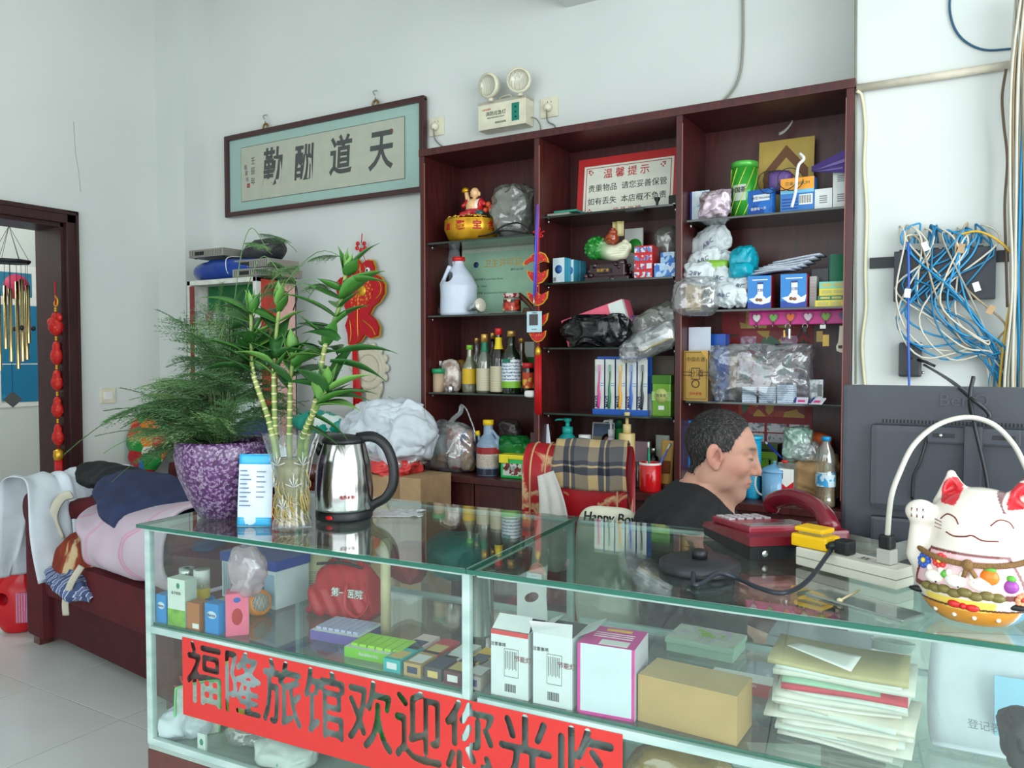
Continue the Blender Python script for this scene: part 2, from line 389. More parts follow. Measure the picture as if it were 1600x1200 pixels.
for x in BX[1:3]:cb.box(x - .01,x + .01,BY + .003,YB - .012,.06,BB - .03)
cb.build('cupboard_body',wood,bk)
for b in range(3):
 for k in range(2):
  w = (BX[b + 1] - BX[b])/2;x0 = BX[b] + k*w + .003;x1 = x0 + w - .006
  d = MB().box(x0,x1,BY - .018,BY,.065,BB - .034,bev=.002).build('cupboard_door',wood,bk)
  hx = x1 - .03 if k == 0 else x0 + .03
  MB().tube([(hx,BY - .018,.42),(hx,BY - .04,.43),(hx,BY - .04,.53),(hx,BY - .018,.54)],.004,8).build('handle',mat('chrome',(210,210,210),.2,1.),d)
shelf_g = mat('dark_shelf_glass',(30,42,36),.12,spec=.6,var=0.02,coat=.3)
SH = {0:[1.812,1.484,1.137],1:[1.878,1.604,1.336,1.066],2:[1.81,1.472,1.132]}
steel = mat('steel',(190,192,192),.3,1.)
for b in range(3):
 for z in SH[b]:
  s = MB().box(BX[b] + .026,BX[b + 1] - .026,BY + .012,YB - .014,z - .008,z,bev=.001).build('glass_shelf',shelf_g,bk)
  for xx in (BX[b] + .03,BX[b + 1] - .03):
   MB().lathe([(.004,0),(.004,.014)],8).build('shelf_pin',steel,s,(xx,BY + .05,z - .023))
# ================================================================== DISPLAY COUNTERS
CT = .9                                     # counter top height
c0 = Vector((-1.72,1.172,0));CA = math.radians(4.2)
cu = Vector((math.cos(CA),math.sin(CA),0));cv = Vector((-math.sin(CA),math.cos(CA),0));CD = .535
def cpt(u,v,z):return c0 + cu*u + cv*v + Vector((0,0,z))
glass_m = film('counter_glass',(248,253,251),0.004,.01,.0)
glass_top = film('counter_top_glass',(240,250,246),0.02,.012,.6)
glass_edge = mat('glass_edge_green',(20,92,74),.15,spec=.6,var=.12,vs=9,coat=.4)
alu = ramp_mat('pale_green_aluminium','noise',22,[(.3,(140,170,164)),(.7,(184,204,198))],rough=.4,stretch=(.3,.3,1))
base_m = mat('brown_base_board',(92,52,48),.5,var=.15)
Rz = Matrix.Rotation(CA,4,'Z')
def counter(u0,u1,label,left_side,mid):
 t = thing('display_counter',label,'counter',cpt(u0,0,0),CA,'glass display counters')
 L = u1 - u0;zb,zm = .365,.66
 MB().box(0,L,0,CD,0,zb - .012,bev=.004).build('base',base_m,t)
 MB().box(.002,L - .002,.002,CD - .002,zb - .012,zb,bev=.001).build('floor_board',mat('case_floor',(150,168,160),.35),t)
 for x in [0,L - .016]:
  for y in (0,CD - .016):
   if x == 0 and not left_side:continue
   MB().box(x,x + .016,y,y + .016,zb,CT - .008,bev=.002).build('corner_post',alu,t)
 for z in (zb,zm - .022,CT - .016):
  hgt = .01 if z > .8 else .016
  MB().box(.016,L - .016,.0,.014,z,z + hgt,bev=.0015).build('front_rail',alu,t)
  MB().box(.016,L - .016,CD - .014,CD,z,z + hgt,bev=.0015).build('back_rail',alu,t)
  for x in [0.001,L - .015]:
   if x < .01 and not left_side:continue
   MB().box(x,x + .014,.016,CD - .016,z,z + hgt,bev=.0015).build('side_rail',alu,t)
 MB().box(.008,L - .008,.004,.008,zb + .012,CT - .016).build('front_pane',glass_m,t)
 if left_side:MB().box(.004,.008,.016,CD - .016,zb + .012,CT - .016).build('side_pane',glass_m,t)
 sh = MB().box(.01,L - .01,.012,CD - .06,zm - .006,zm).build('inner_shelf',film('inner_shelf_glass',(236,248,243),.03,.02,.5),t)
 MB().box(.01,L - .01,.0095,.012,zm - .006,zm).build('polished_edge',glass_edge,sh)
 for v0,v1,off in ((.008,L*.52,0),(L*.48,L - .008,.006)):
  MB().box(v0,v1,CD - .012 + off,CD - .008 + off,zb + .012,CT - .016).build('sliding_pane',glass_m,t)
 tp = MB().box(-.012 if left_side else 0,L,-.012,CD + .01,CT - .008,CT - .0005).build('top_pane',glass_top,t)
 e = MB().box(-.012 if left_side else 0,L,-.0125,-.0105,CT - .0085,CT - .0003)
 e.box(-.0125 if left_side else -.0003,-.0105 if left_side else .0015,-.0125,CD + .01,CT - .0085,CT - .0003)
 e.build('polished_edge',glass_edge,tp)
 return t
SEAM = .893
K1 = counter(0,SEAM,'left glass display counter with plants, kettle and red lettered strip',True,False)
K2 = counter(SEAM + .001,SEAM + 1.52,'right glass display counter carrying the telephone and cat figurine',False,False)
hl = thing('added_hallway_lamp','unseen round white ceiling lamp added to brighten the hallway beyond the door','lamp',(-5.0,1.7,ZC))  # unseen lamp, added to brighten the hallway and its map
MB().lathe([(.16,-.005),(.17,-.03),(.12,-.07),(0,-.085)],28,cap=False).build('lamp_shade',mat('opal_shade',(240,240,236),.4,emit=3.),hl);MB().lathe([(.18,0),(.18,-.012),(.15,-.012)],28,cap=False).build('rim',mat('lamp_rim',(200,200,196),.3),hl)
_pl = bpy.data.lights.new('hallway_fill_light','POINT');_pl.energy = 42;_pl.shadow_soft_size = .15;_po = bpy.data.objects.new('hallway_fill_light',_pl);COL.objects.link(_po);_po.location = (-5.0,1.7,ZC - .25)  # added fill light under the unseen lamp
# ================================================================== THINGS ON THE WALLS
def rect(x0,y0,x1,y1,Y):
 a,b = at(x0,y0,Y=Y),at(x1,y1,Y=Y);return a.x,b.x,b.z,a.z
black = mat('black_plastic',(22,23,26),.45);ink = mat('black_ink',(28,34,36),.8,var=.2);red_ink = mat('red_ink',(170,38,40),.7)
white = mat('white_plastic',(225,226,222),.4);cream = mat('aged_cream_plastic',(214,210,186),.45,var=.1)
gold = mat('gold_print',(214,165,48),.35,metal=.6);red = mat('festive_red',(196,26,30),.45,var=.12)
paper = mat('paper',(232,232,226),.8,var=.04)
# --- calligraphy scroll in frame
FY = 3.165
a = at(352,213,Y=FY);b = at(664,150,Y=FY);c = at(357,341,Y=FY);d = at(662,300,Y=FY)
X0,X1,Z0,Z1 = a.x,b.x,(c.z + d.z)/2,(a.z + b.z)/2
t = thing('framed_calligraphy','long framed scroll of four black brush characters hung beside the bookcase','picture',((X0 + X1)/2,FY,Z0))
w,h = X1 - X0,Z1 - Z0;fr = mat('dark_red_frame',(58,22,24),.3,var=.1,coat=.3)
ft = .03
MB().box(-w/2,w/2,-.012,.02,0,ft,bev=.008).box(-w/2,w/2,-.012,.02,h - ft,h,bev=.008).box(-w/2,-w/2 + ft,-.0125,.02,.005,h - .005,bev=.008).box(w/2 - ft,w/2,-.0125,.02,.005,h - .005,bev=.008).build('frame',fr,t)
MB().box(-w/2 + .02,w/2 - .02,.004,.018,.02,h - .02).build('mount',mat('pale_green_silk',(168,198,190),.7,var=.05,vs=120),t)
mx,mz = w*.088,h*.17
MB().box(-w/2 + mx,w/2 - mx,.0025,.004,mz,h - mz).build('border_line',ink,t)
MB().box(-w/2 + mx + .003,w/2 - mx - .003,.0015,.0035,mz + .003,h - mz - .003).build('paper',mat('scroll_paper',(196,194,176),.8),t)
MB().box(-w/2 + .02,w/2 - .02,-.0005,.0005,.02,h - .02).build('pane',film('picture_glass',(250,252,251),.0,.03,.1),t)
L0 = Vector(t.location)
for ch,x,y,s in (('天',594,238,.22),('道',531,247,.215),('酬',474,257,.2),('勤',425,264,.215)):
 p = at(x,y,Y=FY) - L0;text(ch,s,ink,t,(p.x,.001,p.z),name='brush_character',bold=s*.022,shear=.1,sx=.74)
for k,(ch,x,y) in enumerate((('壬',395,252),('辰',395,268),('年',395,284))):
 p = at(x,y,Y=FY) - L0;text(ch,.046,ink,t,(p.x,.001,p.z),name='small_character',sx=.8)
for k,(ch,x,y) in enumerate((('陈',386,262),('寅',387,271),('书',388,281))):
 p = at(x,y,Y=FY) - L0;text(ch,.032,ink,t,(p.x - .012,.001,p.z),name='small_character',sx=.8)
p = at(388,290,Y=FY) - L0;MB().box(p.x - .012,p.x + .012,.0008,.0014,p.z - .013,p.z + .013).build('red_seal',red_ink,t)
p = at(611,205,Y=FY) - L0;MB().lathe([(0,0),(.014,0),(.014,.0006),(0,.0006)],16,T=Matrix.Translation((p.x,.0014,p.z)) @ Matrix.Rotation(math.pi/2,4,'X')).build('red_seal',red_ink,t)
brass = mat('aged_brass',(150,120,70),.35,1.)
for x in (413,585):
 p = at(x,190 if x < 500 else 152,Y=FY) - L0
 hk = MB().lathe([(.022,-.004),(.026,0),(.022,.004),(.014,.004),(.014,-.004),(.022,-.004)],16,T=Matrix.Translation((p.x,.008,h + .01)) @ Matrix.Rotation(math.pi/2,4,'X'),cap=False).build('hanger_ring',brass,t)
 MB().tube(smooth_path([(p.x,.008,h + .03),(p.x + .008,-.002,h + .045),(p.x,-.004,h + .06),(p.x - .008,.002,h + .075),(p.x,.02,h + .082)],5),.0035,6).build('wall_hook',steel,t)
# --- twin-head emergency light
X0,X1,Z0,Z1 = rect(748,168,822,197,3.13);w = X1 - X0;h = .115
t = thing('emergency_light','cream twin-headed emergency lamp box mounted above the bookcase','lamp',((X0 + X1)/2,YB,at(785,199,Y=3.13).z))
MB().box(-w/2,w/2,-.075,-.002,0,h,bev=.003).build('housing',cream,t)
MB().box(-w/2 - .001,w/2 + .001,-.076,-.002,h - .001,h + .012,bev=.002).build('lid',mat('grey_lid',(168,164,150),.5),t)
ind = MB().box(w*.22,w*.37,-.078,-.074,.02,h - .016,bev=.001).build('indicator_panel',mat('teal_panel',(18,120,104),.4),t)
for k in range(3):MB().ball((w*.3,-.078,.036 + .022*k),.004,8,6).build('indicator_light',black,ind)
text('消防应急灯',.022,ink,t,(-.03,-.0762,.068),ext=.0002);text('FIRE EMERGENCY LIGHT',.0085,ink,t,(-.03,-.0762,.05),ext=.0002)
text('LANGJIN',.012,red_ink,t,(-.08,-.0762,.09),ext=.0002);text('请勿私自拆装',.01,ink,t,(-.005,-.0762,.025),ext=.0002)
lens = ramp_mat('ribbed_lens','wave',60,[(.2,(150,144,120)),(.8,(226,224,208))],rough=.08,spec=.8,dist=.5)
for x,y,az in ((765,134,-.15),(811,126,.35)):
 p = at(x,y,Y=3.1) - Vector(t.location)
 T = Matrix.Translation((p.x,p.y,p.z)) @ Matrix.Rotation(az,4,'Z') @ Matrix.Rotation(math.pi/2 + .12,4,'X')
 hd = MB().lathe([(0,-.05),(.03,-.045),(.05,-.02),(.056,.004),(.056,.014),(.046,.016)],28,T=T,cap=False).build('lamp_head',cream,t)
 MB().lathe([(.046,.015),(.047,.012),(.03,.005),(0,-.002)],28,T=T,cap=False).build('lens',lens,hd)
 MB().tube([(p.x,p.y + .01,p.z - .05),(p.x,p.y + .012,h + .005)],.012,10).build('swivel',cream,t)
MB().tube(smooth_path([(-.03,-.04,h + .01),(-.028,-.04,h + .032),(.0,-.04,h + .036),(.03,-.04,h + .034),(.033,-.04,h + .01)],4),.0045,8).build('carry_handle',cream,t)
# --- wall sockets with plugs
def socket(x0,y0,x1,y1,label):
 X0,X1,Z0,Z1 = rect(x0,y0,x1,y1,3.195);w = .088
 t = thing('wall_socket',label,'socket',((X0 + X1)/2,YB,(Z0 + Z1)/2))
 MB().box(-w/2,w/2,-.009,0,-w/2,w/2,bev=.003).build('plate',cream,t)
 MB().box(-.032,.032,-.0105,-.008,-.036,.036,bev=.001).build('insert',cream,t)
 MB().box(-.008,-.005,-.0108,-.01,.02,.026).box(.01,.013,-.0108,-.01,.02,.026).build('slot',black,t)
 return t
s1 = socket(671,186,694,210,'cream wall socket with a plug between the framed scroll and the emergency lamp')
s2 = socket(845,152,872,184,'cream wall socket with a plug just beside the emergency lamp')
def wplug(s,dx,path,label):
 l = Vector(s.location);t = thing('power_plug',label,'plug',l + Vector((dx,-.011,-.004)))
 MB().lathe([(.016,0),(.019,-.006),(.017,-.02),(.008,-.026),(0,-.027)][::-1],16,T=Matrix.Rotation(-math.pi/2,4,'X')).build('plug_body',cream,t)
 MB().tube(smooth_path([Vector((0,-.02,-.006)),Vector((0,-.02,-.025))] + [q - Vector(t.location) for q in path],6),.0035,8).build('cord',mat('grey_cord',(120,122,112),.5),t)
wplug(s1,0,[at(680,218,Y=3.185),at(690,228,Y=3.185),at(705,234,Y=3.17),at(722,232,Y=3.15)],'round cream plug and cord in the socket by the framed scroll')
wplug(s2,0,[at(856,190,Y=3.185),at(866,196,Y=3.185),at(869,208,Y=3.185),at(868,216,Y=3.18)],'round cream plug and cord in the socket beside the emergency lamp')
tag(MB().tube(smooth_path([at(830,183,Y=3.16),at(838,186,Y=3.17),at(844,196,Y=3.185),at(844,208,Y=3.185),at(842,220,Y=3.185)],6),.003,8).build('lamp_cord',mat('grey_cord',(120,122,112),.5)),'short grey cord running from the emergency lamp down behind the bookcase','cord')
tag(MB().tube(smooth_path([at(1160,-40,Y=3.19),at(1161,40,Y=3.19),at(1160,80,Y=3.19),at(1156,115,Y=3.188),at(1143,143,Y=3.185),at(1115,170,Y=3.18),at(1095,182,Y=3.17)],8),.005,8).build('hanging_cable',mat('grey_cable',(140,142,128),.5)),'grey cable looping down the wall to the top of the bookcase','cable')
# --- light switch on left wall
p = at(168,618,X=XL)
t = thing('light_switch','square cream light switch on the wall above the sofa','switch',p)
MB().box(0,.009,-.043,.043,-.043,.043,bev=.003).build('plate',cream,t);MB().box(.008,.012,-.026,.026,-.022,.022,bev=.002).build('rocker',white,t)
# --- things in the doorway: map, wind chime, gourd string
sea = ramp_mat('map_print','noise',2.6,[(.0,(24,120,160)),(.56,(36,140,178)),(.585,(196,190,160)),(.66,(206,196,170)),(.72,(190,120,110))],rough=.5,constant=True,dist=.4)
a = at(-60,405,X=-5.59);b = at(73,420,X=-5.59);zb = at(60,634,X=-5.59).z;zt = at(60,418,X=-5.59).z
t = thing('wall_map','blue printed sea map poster on the wall beyond the doorway','map',(-5.6,b.y,zb))
hh = zt - zb;L = b.y - a.y
MB().box(0,.004,-L,0,0,hh).build('sheet',paper,t)
MB().box(.004,.005,-L + .03,-.03,.03,hh*.72).build('sea_print',sea,t)
MB().box(.004,.005,-.36,-.1,hh*.78,hh*.95).build('inset_print',mat('inset_blue',(46,120,150),.5),t)
MB().lathe([(0,0),(.085,0),(.085,.001),(0,.001)],20,T=Matrix.Translation((.005,-.2,hh*.85)) @ Matrix.Rotation(math.pi/2,4,'Y')).build('pink_print',mat('pink_print',(176,50,84),.5),t)
MB().box(.005,.006,-.32,-.312,.03,hh*.3).box(.005,.006,-.32,-.03,hh*.3,hh*.307).build('inset_border',paper,t)
p = at(14,353,X=-4.33)
t = thing('wind_chime','brass tube wind chime hanging from the door head','wind chime',p)
brass_t = mat('polished_chime_brass',(196,178,128),.18,1.)
S = 3.95/F_PX
def dz_(y):return -(y - 353)*S
MB().lathe([(0,dz_(413)),(.095,dz_(413)),(.1,dz_(410)),(.095,dz_(408)),(0,dz_(408))],8).build('top_plate',black,t)
for k in range(6):
 a_ = k*math.pi/3;MB().tube([(0,0,0),(.085*math.cos(a_),.085*math.sin(a_),dz_(408))],.0012,4).build('string',black,t)
for k in range(9):
 a_ = 2*math.pi*k/9 + .2;r = .078;ln = (.42,.3,.36,.46,.33,.4,.28,.44,.37)[k] ;z1 = dz_(440 + (k % 3)*8)
 tb = MB().lathe([(.0095,z1 - ln),(.0095,z1),(.0075,z1),(.0075,z1 - ln)],12,cap=False,T=Matrix.Translation((r*math.cos(a_),r*math.sin(a_),0))).build('chime_tube',brass_t,t)
 MB().tube([(r*math.cos(a_),r*math.sin(a_),dz_(411)),(r*math.cos(a_),r*math.sin(a_),z1)],.0012,4).build('string',black,tb)
for k in range(5):
 a_ = 2*math.pi*k/5;MB().ball((.1*math.cos(a_),.1*math.sin(a_),dz_(518)),(.011,.011,.014),8,6).build('small_bell',black,t)
MB().tube([(0,0,dz_(410)),(.0,0,dz_(632))],.0012,4).build('string',black,t)
wk = .043
MB().prism([(0,dz_(634) - wk),(wk,dz_(634)),(0,dz_(634) + wk),(-wk,dz_(634))],-.003,.003,T=Matrix.Rotation(1.1,4,'Z')).build('wind_catcher',black,t)
t = thing('gourd_string','string of red embroidered gourds with gold trim and red tassel on door jamb','hanging ornament',at(86,440,Y=2.415))
S = 4.33/F_PX;fab = ramp_mat('embroidered_red_fabric','cells',55,[(.0,(226,170,40)),(.16,(206,60,24)),(.3,(192,28,22)),(1,(176,20,22))],rough=.55,bump=.4)
def dz_(y):return -(y - 440)*S
MB().tube([(0,0,0),(0,0,dz_(740))],.004,6).build('cord',red,t)
MB().tube(smooth_path([(0,0,dz_(462)),(.02,0,dz_(468)),(.012,0,dz_(478)),(-.012,0,dz_(474)),(0,0,dz_(470))],5),.005,6).build('gold_knot',gold,t)
for y0,y1,wd in ((487,523,.05),(531,568,.04),(575,607,.04),(616,649,.04),(658,692,.04)):
 z1,z0 = dz_(y0),dz_(y1);hh = z1 - z0
 MB().lathe([(0,z0),(wd*.55,z0 + hh*.06),(wd*.98,z0 + hh*.3),(wd*.9,z0 + hh*.5),(wd*.6,z0 + hh*.68),(wd*.62,z0 + hh*.8),(wd*.4,z0 + hh*.96),(0,z1)],14,squash=.7).build('gourd',fab,t)
 for q in range(2):MB().ball((0,0,z1 + .008 + q*.012),.008,8,6).build('gold_bead',gold,t)
MB().ball((-.05,0,dz_(502)),(.022,.015,.024)).ball((.03,0,dz_(495)),(.022,.015,.024)).build('gourd_leaf',fab,t)
MB().lathe([(.022,dz_(714)),(.026,dz_(708)),(.024,dz_(700)),(.008,dz_(697))],12).build('tassel_cap',gold,t)
ts = MB()
for k in range(26):a_ = k*2.4;r = .022*math.sqrt((k + .5)/26);ts.tube([(r*math.cos(a_),r*math.sin(a_)*.7,dz_(712)),(r*1.1*math.cos(a_),r*.8*math.sin(a_),dz_(744))],.0042,5)
ts.build('tassel',red,t)
# --- red fish hanging and cream medallion on the back wall
FYW = 3.17
t = thing('fish_hanging','red velvet double fish hanging with gold scales and a long red tassel','hanging ornament',at(566,365,Y=FYW))
L0 = Vector(t.location);S = at(567,365,Y=FYW).x - L0.x
def fp(x,y):q = at(x,y,Y=FYW) - L0;return (q.x,q.z)
body = [(556,408),(562,405),(568,412),(576,405),(584,406),(588,416),(589,428),(597,432),(604,444),(604,458),(596,472),(586,480),(580,492),(590,500),(596,512),(594,526),(582,530),(572,524),(566,534),(556,542),(546,540),(545,524),(541,510),(546,496),(540,480),(533,468),(527,456),(526,442),(533,434),(546,430),(549,418)]
velvet = mat('red_velvet',(178,12,28),.6,var=.1)
MB().prism([fp(x,y) for x,y in body],-.006,.004).build('outline_panel',gold,t)
cx = sum(x for x,y in body)/len(body);cyy = sum(y for x,y in body)/len(body)
MB().prism([fp(cx + (x - cx)*.95,cyy + (y - cyy)*.97) for x,y in body],-.016,-.004).build('fish_body',velvet,t)
scl = ramp_mat('gold_scale_embroidery','cells',70,[(0,(70,130,110)),(.25,(220,150,50)),(.42,(196,40,30)),(1,(180,16,28))],rough=.5,bump=.3)
MB().prism([fp(x,y) for x,y in ((552,440),(562,434),(570,436),(580,440),(586,452),(583,466),(575,478),(562,486),(552,478),(548,460))],-.019,-.015).build('scale_panel',scl,t)
for x,y in ((553,423),(578,423)):
 q = fp(x,y);e = MB().lathe([(0,0),(.017,0),(.014,.006),(0,.008)],16,T=Matrix.Translation((q[0],-.016,q[1])) @ Matrix.Rotation(math.pi/2,4,'X')).build('eye',white,t)
 MB().ball((q[0],-.0235,q[1]),(.007,.003,.007),8,6).build('pupil',black,e)
for pth in ([(566,412),(566,440),(563,470),(562,500),(563,530)],[(590,436),(598,444),(598,458),(590,468)],[(532,440),(534,456),(544,470)],[(570,500),(584,512),(590,524)],[(550,500),(552,520),(550,536)],[(560,415),(552,434)],[(572,415),(584,432)]):
 MB().tube(smooth_path([(fp(x,y)[0],-.0175,fp(x,y)[1]) for x,y in pth],4),.0026,5).build('gold_piping',gold,t)
q = fp(566,455);MB().lathe([(0,0),(.03,0),(.026,.004),(0,.005)],20,T=Matrix.Translation((q[0] + .015,-.019,q[1])) @ Matrix.Rotation(math.pi/2,4,'X')).build('gold_medallion',gold,t)
MB().tube([(0,0,0),(0,-.008,fp(566,380)[1])],.0025,6).tube([(0,-.008,fp(566,390)[1]),(fp(559,408)[0],-.01,fp(559,408)[1])],.0016,5).tube([(0,-.008,fp(566,390)[1]),(fp(573,408)[0],-.01,fp(573,408)[1])],.0016,5).build('cord',red,t)
kn = MB()
for dx,dy in ((-5,-3),(5,-3),(-6,4),(6,4),(0,7)):
 q = fp(566 + dx,384 + dy);kn.ball((q[0],-.01,q[1]),(.013,.006,.012),10,6)
kn.build('knot',red,t)
ts = MB()
for k in range(22):
 a_ = k*2.4;r = .02*math.sqrt((k + .5)/22);x0,z0 = fp(556,545);x1,z1 = fp(562,645)
 ts.tube([(x0 + r*math.cos(a_)*.6,-.01 + r*math.sin(a_)*.3,z0),((x0 + x1)/2 + r*math.cos(a_),-.012 + r*math.sin(a_)*.5,(z0 + z1)/2),(x1 + r*1.7*math.cos(a_),-.012 + r*.5*math.sin(a_),z1 + .02*math.cos(k))],.004,5)
ts.build('tassel',red,t)
p = at(578,575,Y=3.19);t = thing('wall_medallion','cream carved round wall plaque partly behind the fish hanging','wall plaque',p)
ivory = mat('ivory_plaster',(206,200,178),.5,var=.08)
R_ = .115
T = Matrix.Rotation(math.pi/2,4,'X')
MB().lathe([(0,0),(R_,0),(R_,.012),(R_*.9,.02),(R_*.8,.012),(R_*.74,.014),(R_*.5,.01),(0,.01)],40,T=T).build('disc',ivory,t)
lob = MB()
for k in range(14):
 a_ = 2*math.pi*k/14;lob.ball((R_*math.cos(a_),-.006,R_*math.sin(a_)),(.022,.008,.022),10,6)
lob.build('scalloped_rim',ivory,t)
MB().lathe([(R_*.66,.0105),(R_*.66,.0125),(R_*.58,.0125),(R_*.58,.0105)],40,T=T,cap=False).build('patterned_band',ramp_mat('band_print','cells',120,[(0,(90,70,56)),(.4,(196,186,160))],rough=.6),t)
p2 = at(585,625,Y=3.19) - p
MB().prism([(p2.x + x*.07,p2.z + z*.1) for x,z in ((-.8,1),(.4,1.1),(.9,.6),(.6,.1),(1,-.3),(.6,-.9),(-.2,-1.1),(-.8,-.6),(-.6,0))],-.012,0,smooth=False).build('pendant',ivory,t)
# ================================================================== CORNER CABINET with boxes on top
KY = 2.76
a = at(292,440,Y=KY);b = at(400,430,Y=KY);X0,X1 = a.x,b.x;ZT = (at(292,435,Y=KY).z + b.z)/2 - .01
dep = .27
t = thing('corner_cabinet','weathered white open cabinet with green poster lining in the corner','cabinet',(X0,KY,0))
cw = X1 - X0
wpaint = mat('chipped_white_paint',(198,200,190),.6,var=.15,vs=25);redp = mat('faded_red_paint',(176,62,48),.6,var=.15)
MB().box(0,.025,0,dep,0,ZT,bev=.002).build('side_panel',wpaint,t)
MB().box(cw - .025,cw,0,dep,0,ZT,bev=.002).build('side_panel',wpaint,t)
MB().box(0,cw,0,dep,ZT - .025,ZT,bev=.002).build('top_board',wpaint,t)
MB().box(0,cw,dep - .01,dep,0,ZT).build('back_board',wpaint,t)
zs = at(340,508,Y=KY).z
for z in (zs,.62,.3,.06):MB().box(.025,cw - .025,.005,dep - .01,z - .018,z).build('shelf',wpaint,t)
MB().box(.026,.06,-.004,0,.06,ZT - .03).build('red_strip',mat('dull_maroon_strip',(120,48,48),.6,var=.2),t)
MB().box(cw,cw + .004,.03,.13,.1,ZT - .01).build('red_strip',redp,t)
MB().box(.045,cw - .025,.1,.104,zs,ZT - .025).build('poster_lining',ramp_mat('green_poster','noise',3,[(.35,(20,84,44)),(.6,(28,120,62))],rough=.4),t)
MB().box(cw + .004,cw + .006,.15,.25,.1,ZT - .02).build('pink_paper',mat('pink_paper',(214,170,160),.7),t)
MB().box(.03,cw - .03,-.003,.0,.63,zs - .02).build('door_pane',mat('frosted_door',(196,206,204),.25,var=.05),t)
text('Ande',.05,mat('dark_print',(40,40,40),.6),t,(cw*.8,.0995,zs + .045),ext=.0003)
cabZ = ZT
p = at(306,480,Y=2.805);t = thing('crushed_water_bottle','clear ribbed plastic water bottle lying on the cabinet shelf','bottle',(p.x,2.805,zs + .042),0)
pet = film('pet_plastic',(232,240,242),.28,.06,.8,bump=.3,bs=40)
prof = [(0,0),(.036,.002)] + [(.041 - .004*(k % 2),.01 + k*.0085) for k in range(18)] + [(.04,.18),(.036,.2),(.016,.235),(.016,.25),(0,.25)]
T = Matrix.Rotation(math.pi/2,4,'Y')
MB().lathe(prof,20,T=T).build('bottle_body',pet,t)
MB().lathe([(.0425,.13),(.0425,.185)],20,T=T,cap=False).build('wrap_label',ramp_mat('bottle_label','wave',30,[(.2,(40,40,44)),(.6,(150,56,44)),(.9,(220,210,190))],rough=.4,constant=True),t)
MB().lathe([(.017,.243),(.017,.262),(0,.262)],14,T=T).build('cap',white,t)
def dvd(x0,y0,x1,Y,Z,w,d,h,label,rz=0):
 p = at(x0,y0,Y=Y);t = thing('set_top_box',label,'set-top box',(p.x,Y,Z),rz)
 MB().box(0,w,0,d,0.004,h,bev=.003).build('casing',mat('matt_silver_case',(150,148,140),.4,.4),t)
 MB().box(.01,w - .01,-.002,.001,.009,h - .006,bev=.001).build('front_panel',ramp_mat('vent_panel','wave',24,[(.4,(150,148,138)),(.7,(70,70,66))],rough=.5),t)
 MB().box(w*.2,w*.45,-.003,0,.014,h - .012).build('display',black,t)
 for k in range(4):MB().box((.02,w - .03,.02,w - .03)[k],(.03,w - .02,.03,w - .02)[k],(.02,.02,d - .03,d - .03)[k],(.03,.03,d - .02,d - .02)[k],0,.004).build('foot',black,t)
 return t
p = at(290,440,Y=2.8);bw = at(388,440,Y=2.68).x - p.x
t = thing('blue_bundle','blue plastic-wrapped bundle lying on the corner cabinet','bundle',(p.x + .5*bw,2.9,cabZ + .055))
bl = blob(bw*.5,.13,.062,4);bl.v = [(max(-bw*.5,min(bw*.5,v[0]*1.12)),v[1],max(-.052,min(.05,v[2]*1.3))) for v in bl.v]
bl.crumple(.012,9,3).build('wrapping',mat('blue_tarpaulin',(24,60,140),.3,var=.2),t)
MB().tube(smooth_path([(.05,-.12,-.03),(.052,-.135,0),(.05,-.12,.055),(.05,.0,.068)],4),.002,5).build('tie_string',white,t)
zb1 = cabZ + .118
dvd(295,402,372,2.77,zb1,.27,.22,.045,'grey set-top box lying on the blue bundle')
dvd(363,425,440,2.78,cabZ + .0,.27,.22,.045,'lower silver set-top box beside the blue bundle')
dvd(365,408,450,2.79,cabZ + .046,.26,.2,.045,'upper silver set-top box under the black bag')
p = at(366,400,Y=2.8)
t = thing('shoulder_bag','black padded camera bag on the topmost set-top box','bag',(p.x + .11,2.9,cabZ + .093))
bl = blob(.135,.09,.062,4);bl.v = [(v[0],v[1],max(-.046,v[2]*1.1) + .046 + v[0]*.12) for v in bl.v];bl.v = [(v[0],v[1],max(0,v[2])) for v in bl.v]
bl.crumple(.006,14,5).build('body',mat('black_nylon',(44,44,46),.5,var=.2,bump=.3,bs=200),t)
MB().tube(smooth_path([(.1,-.08,.02),(.135,-.06,.05),(.13,0,.09),(.1,.04,.1)],5),.009,8,flat=.4).build('strap',black,t)
MB().tube(smooth_path([(-.12,-.05,.05),(0,-.095,.065),(.11,-.07,.075)],5),.0025,6).build('zip',mat('zip_grey',(120,120,118),.4),t)
tag(MB().tube(smooth_path([at(425,416,Y=2.82),at(450,424,Y=2.76),at(462,445,Y=2.74),at(464,465,Y=2.74),at(458,485,Y=2.74)],6),.003,6).build('black_lead',black),'thin black lead dangling from the set-top boxes past the cabinet side','cable')
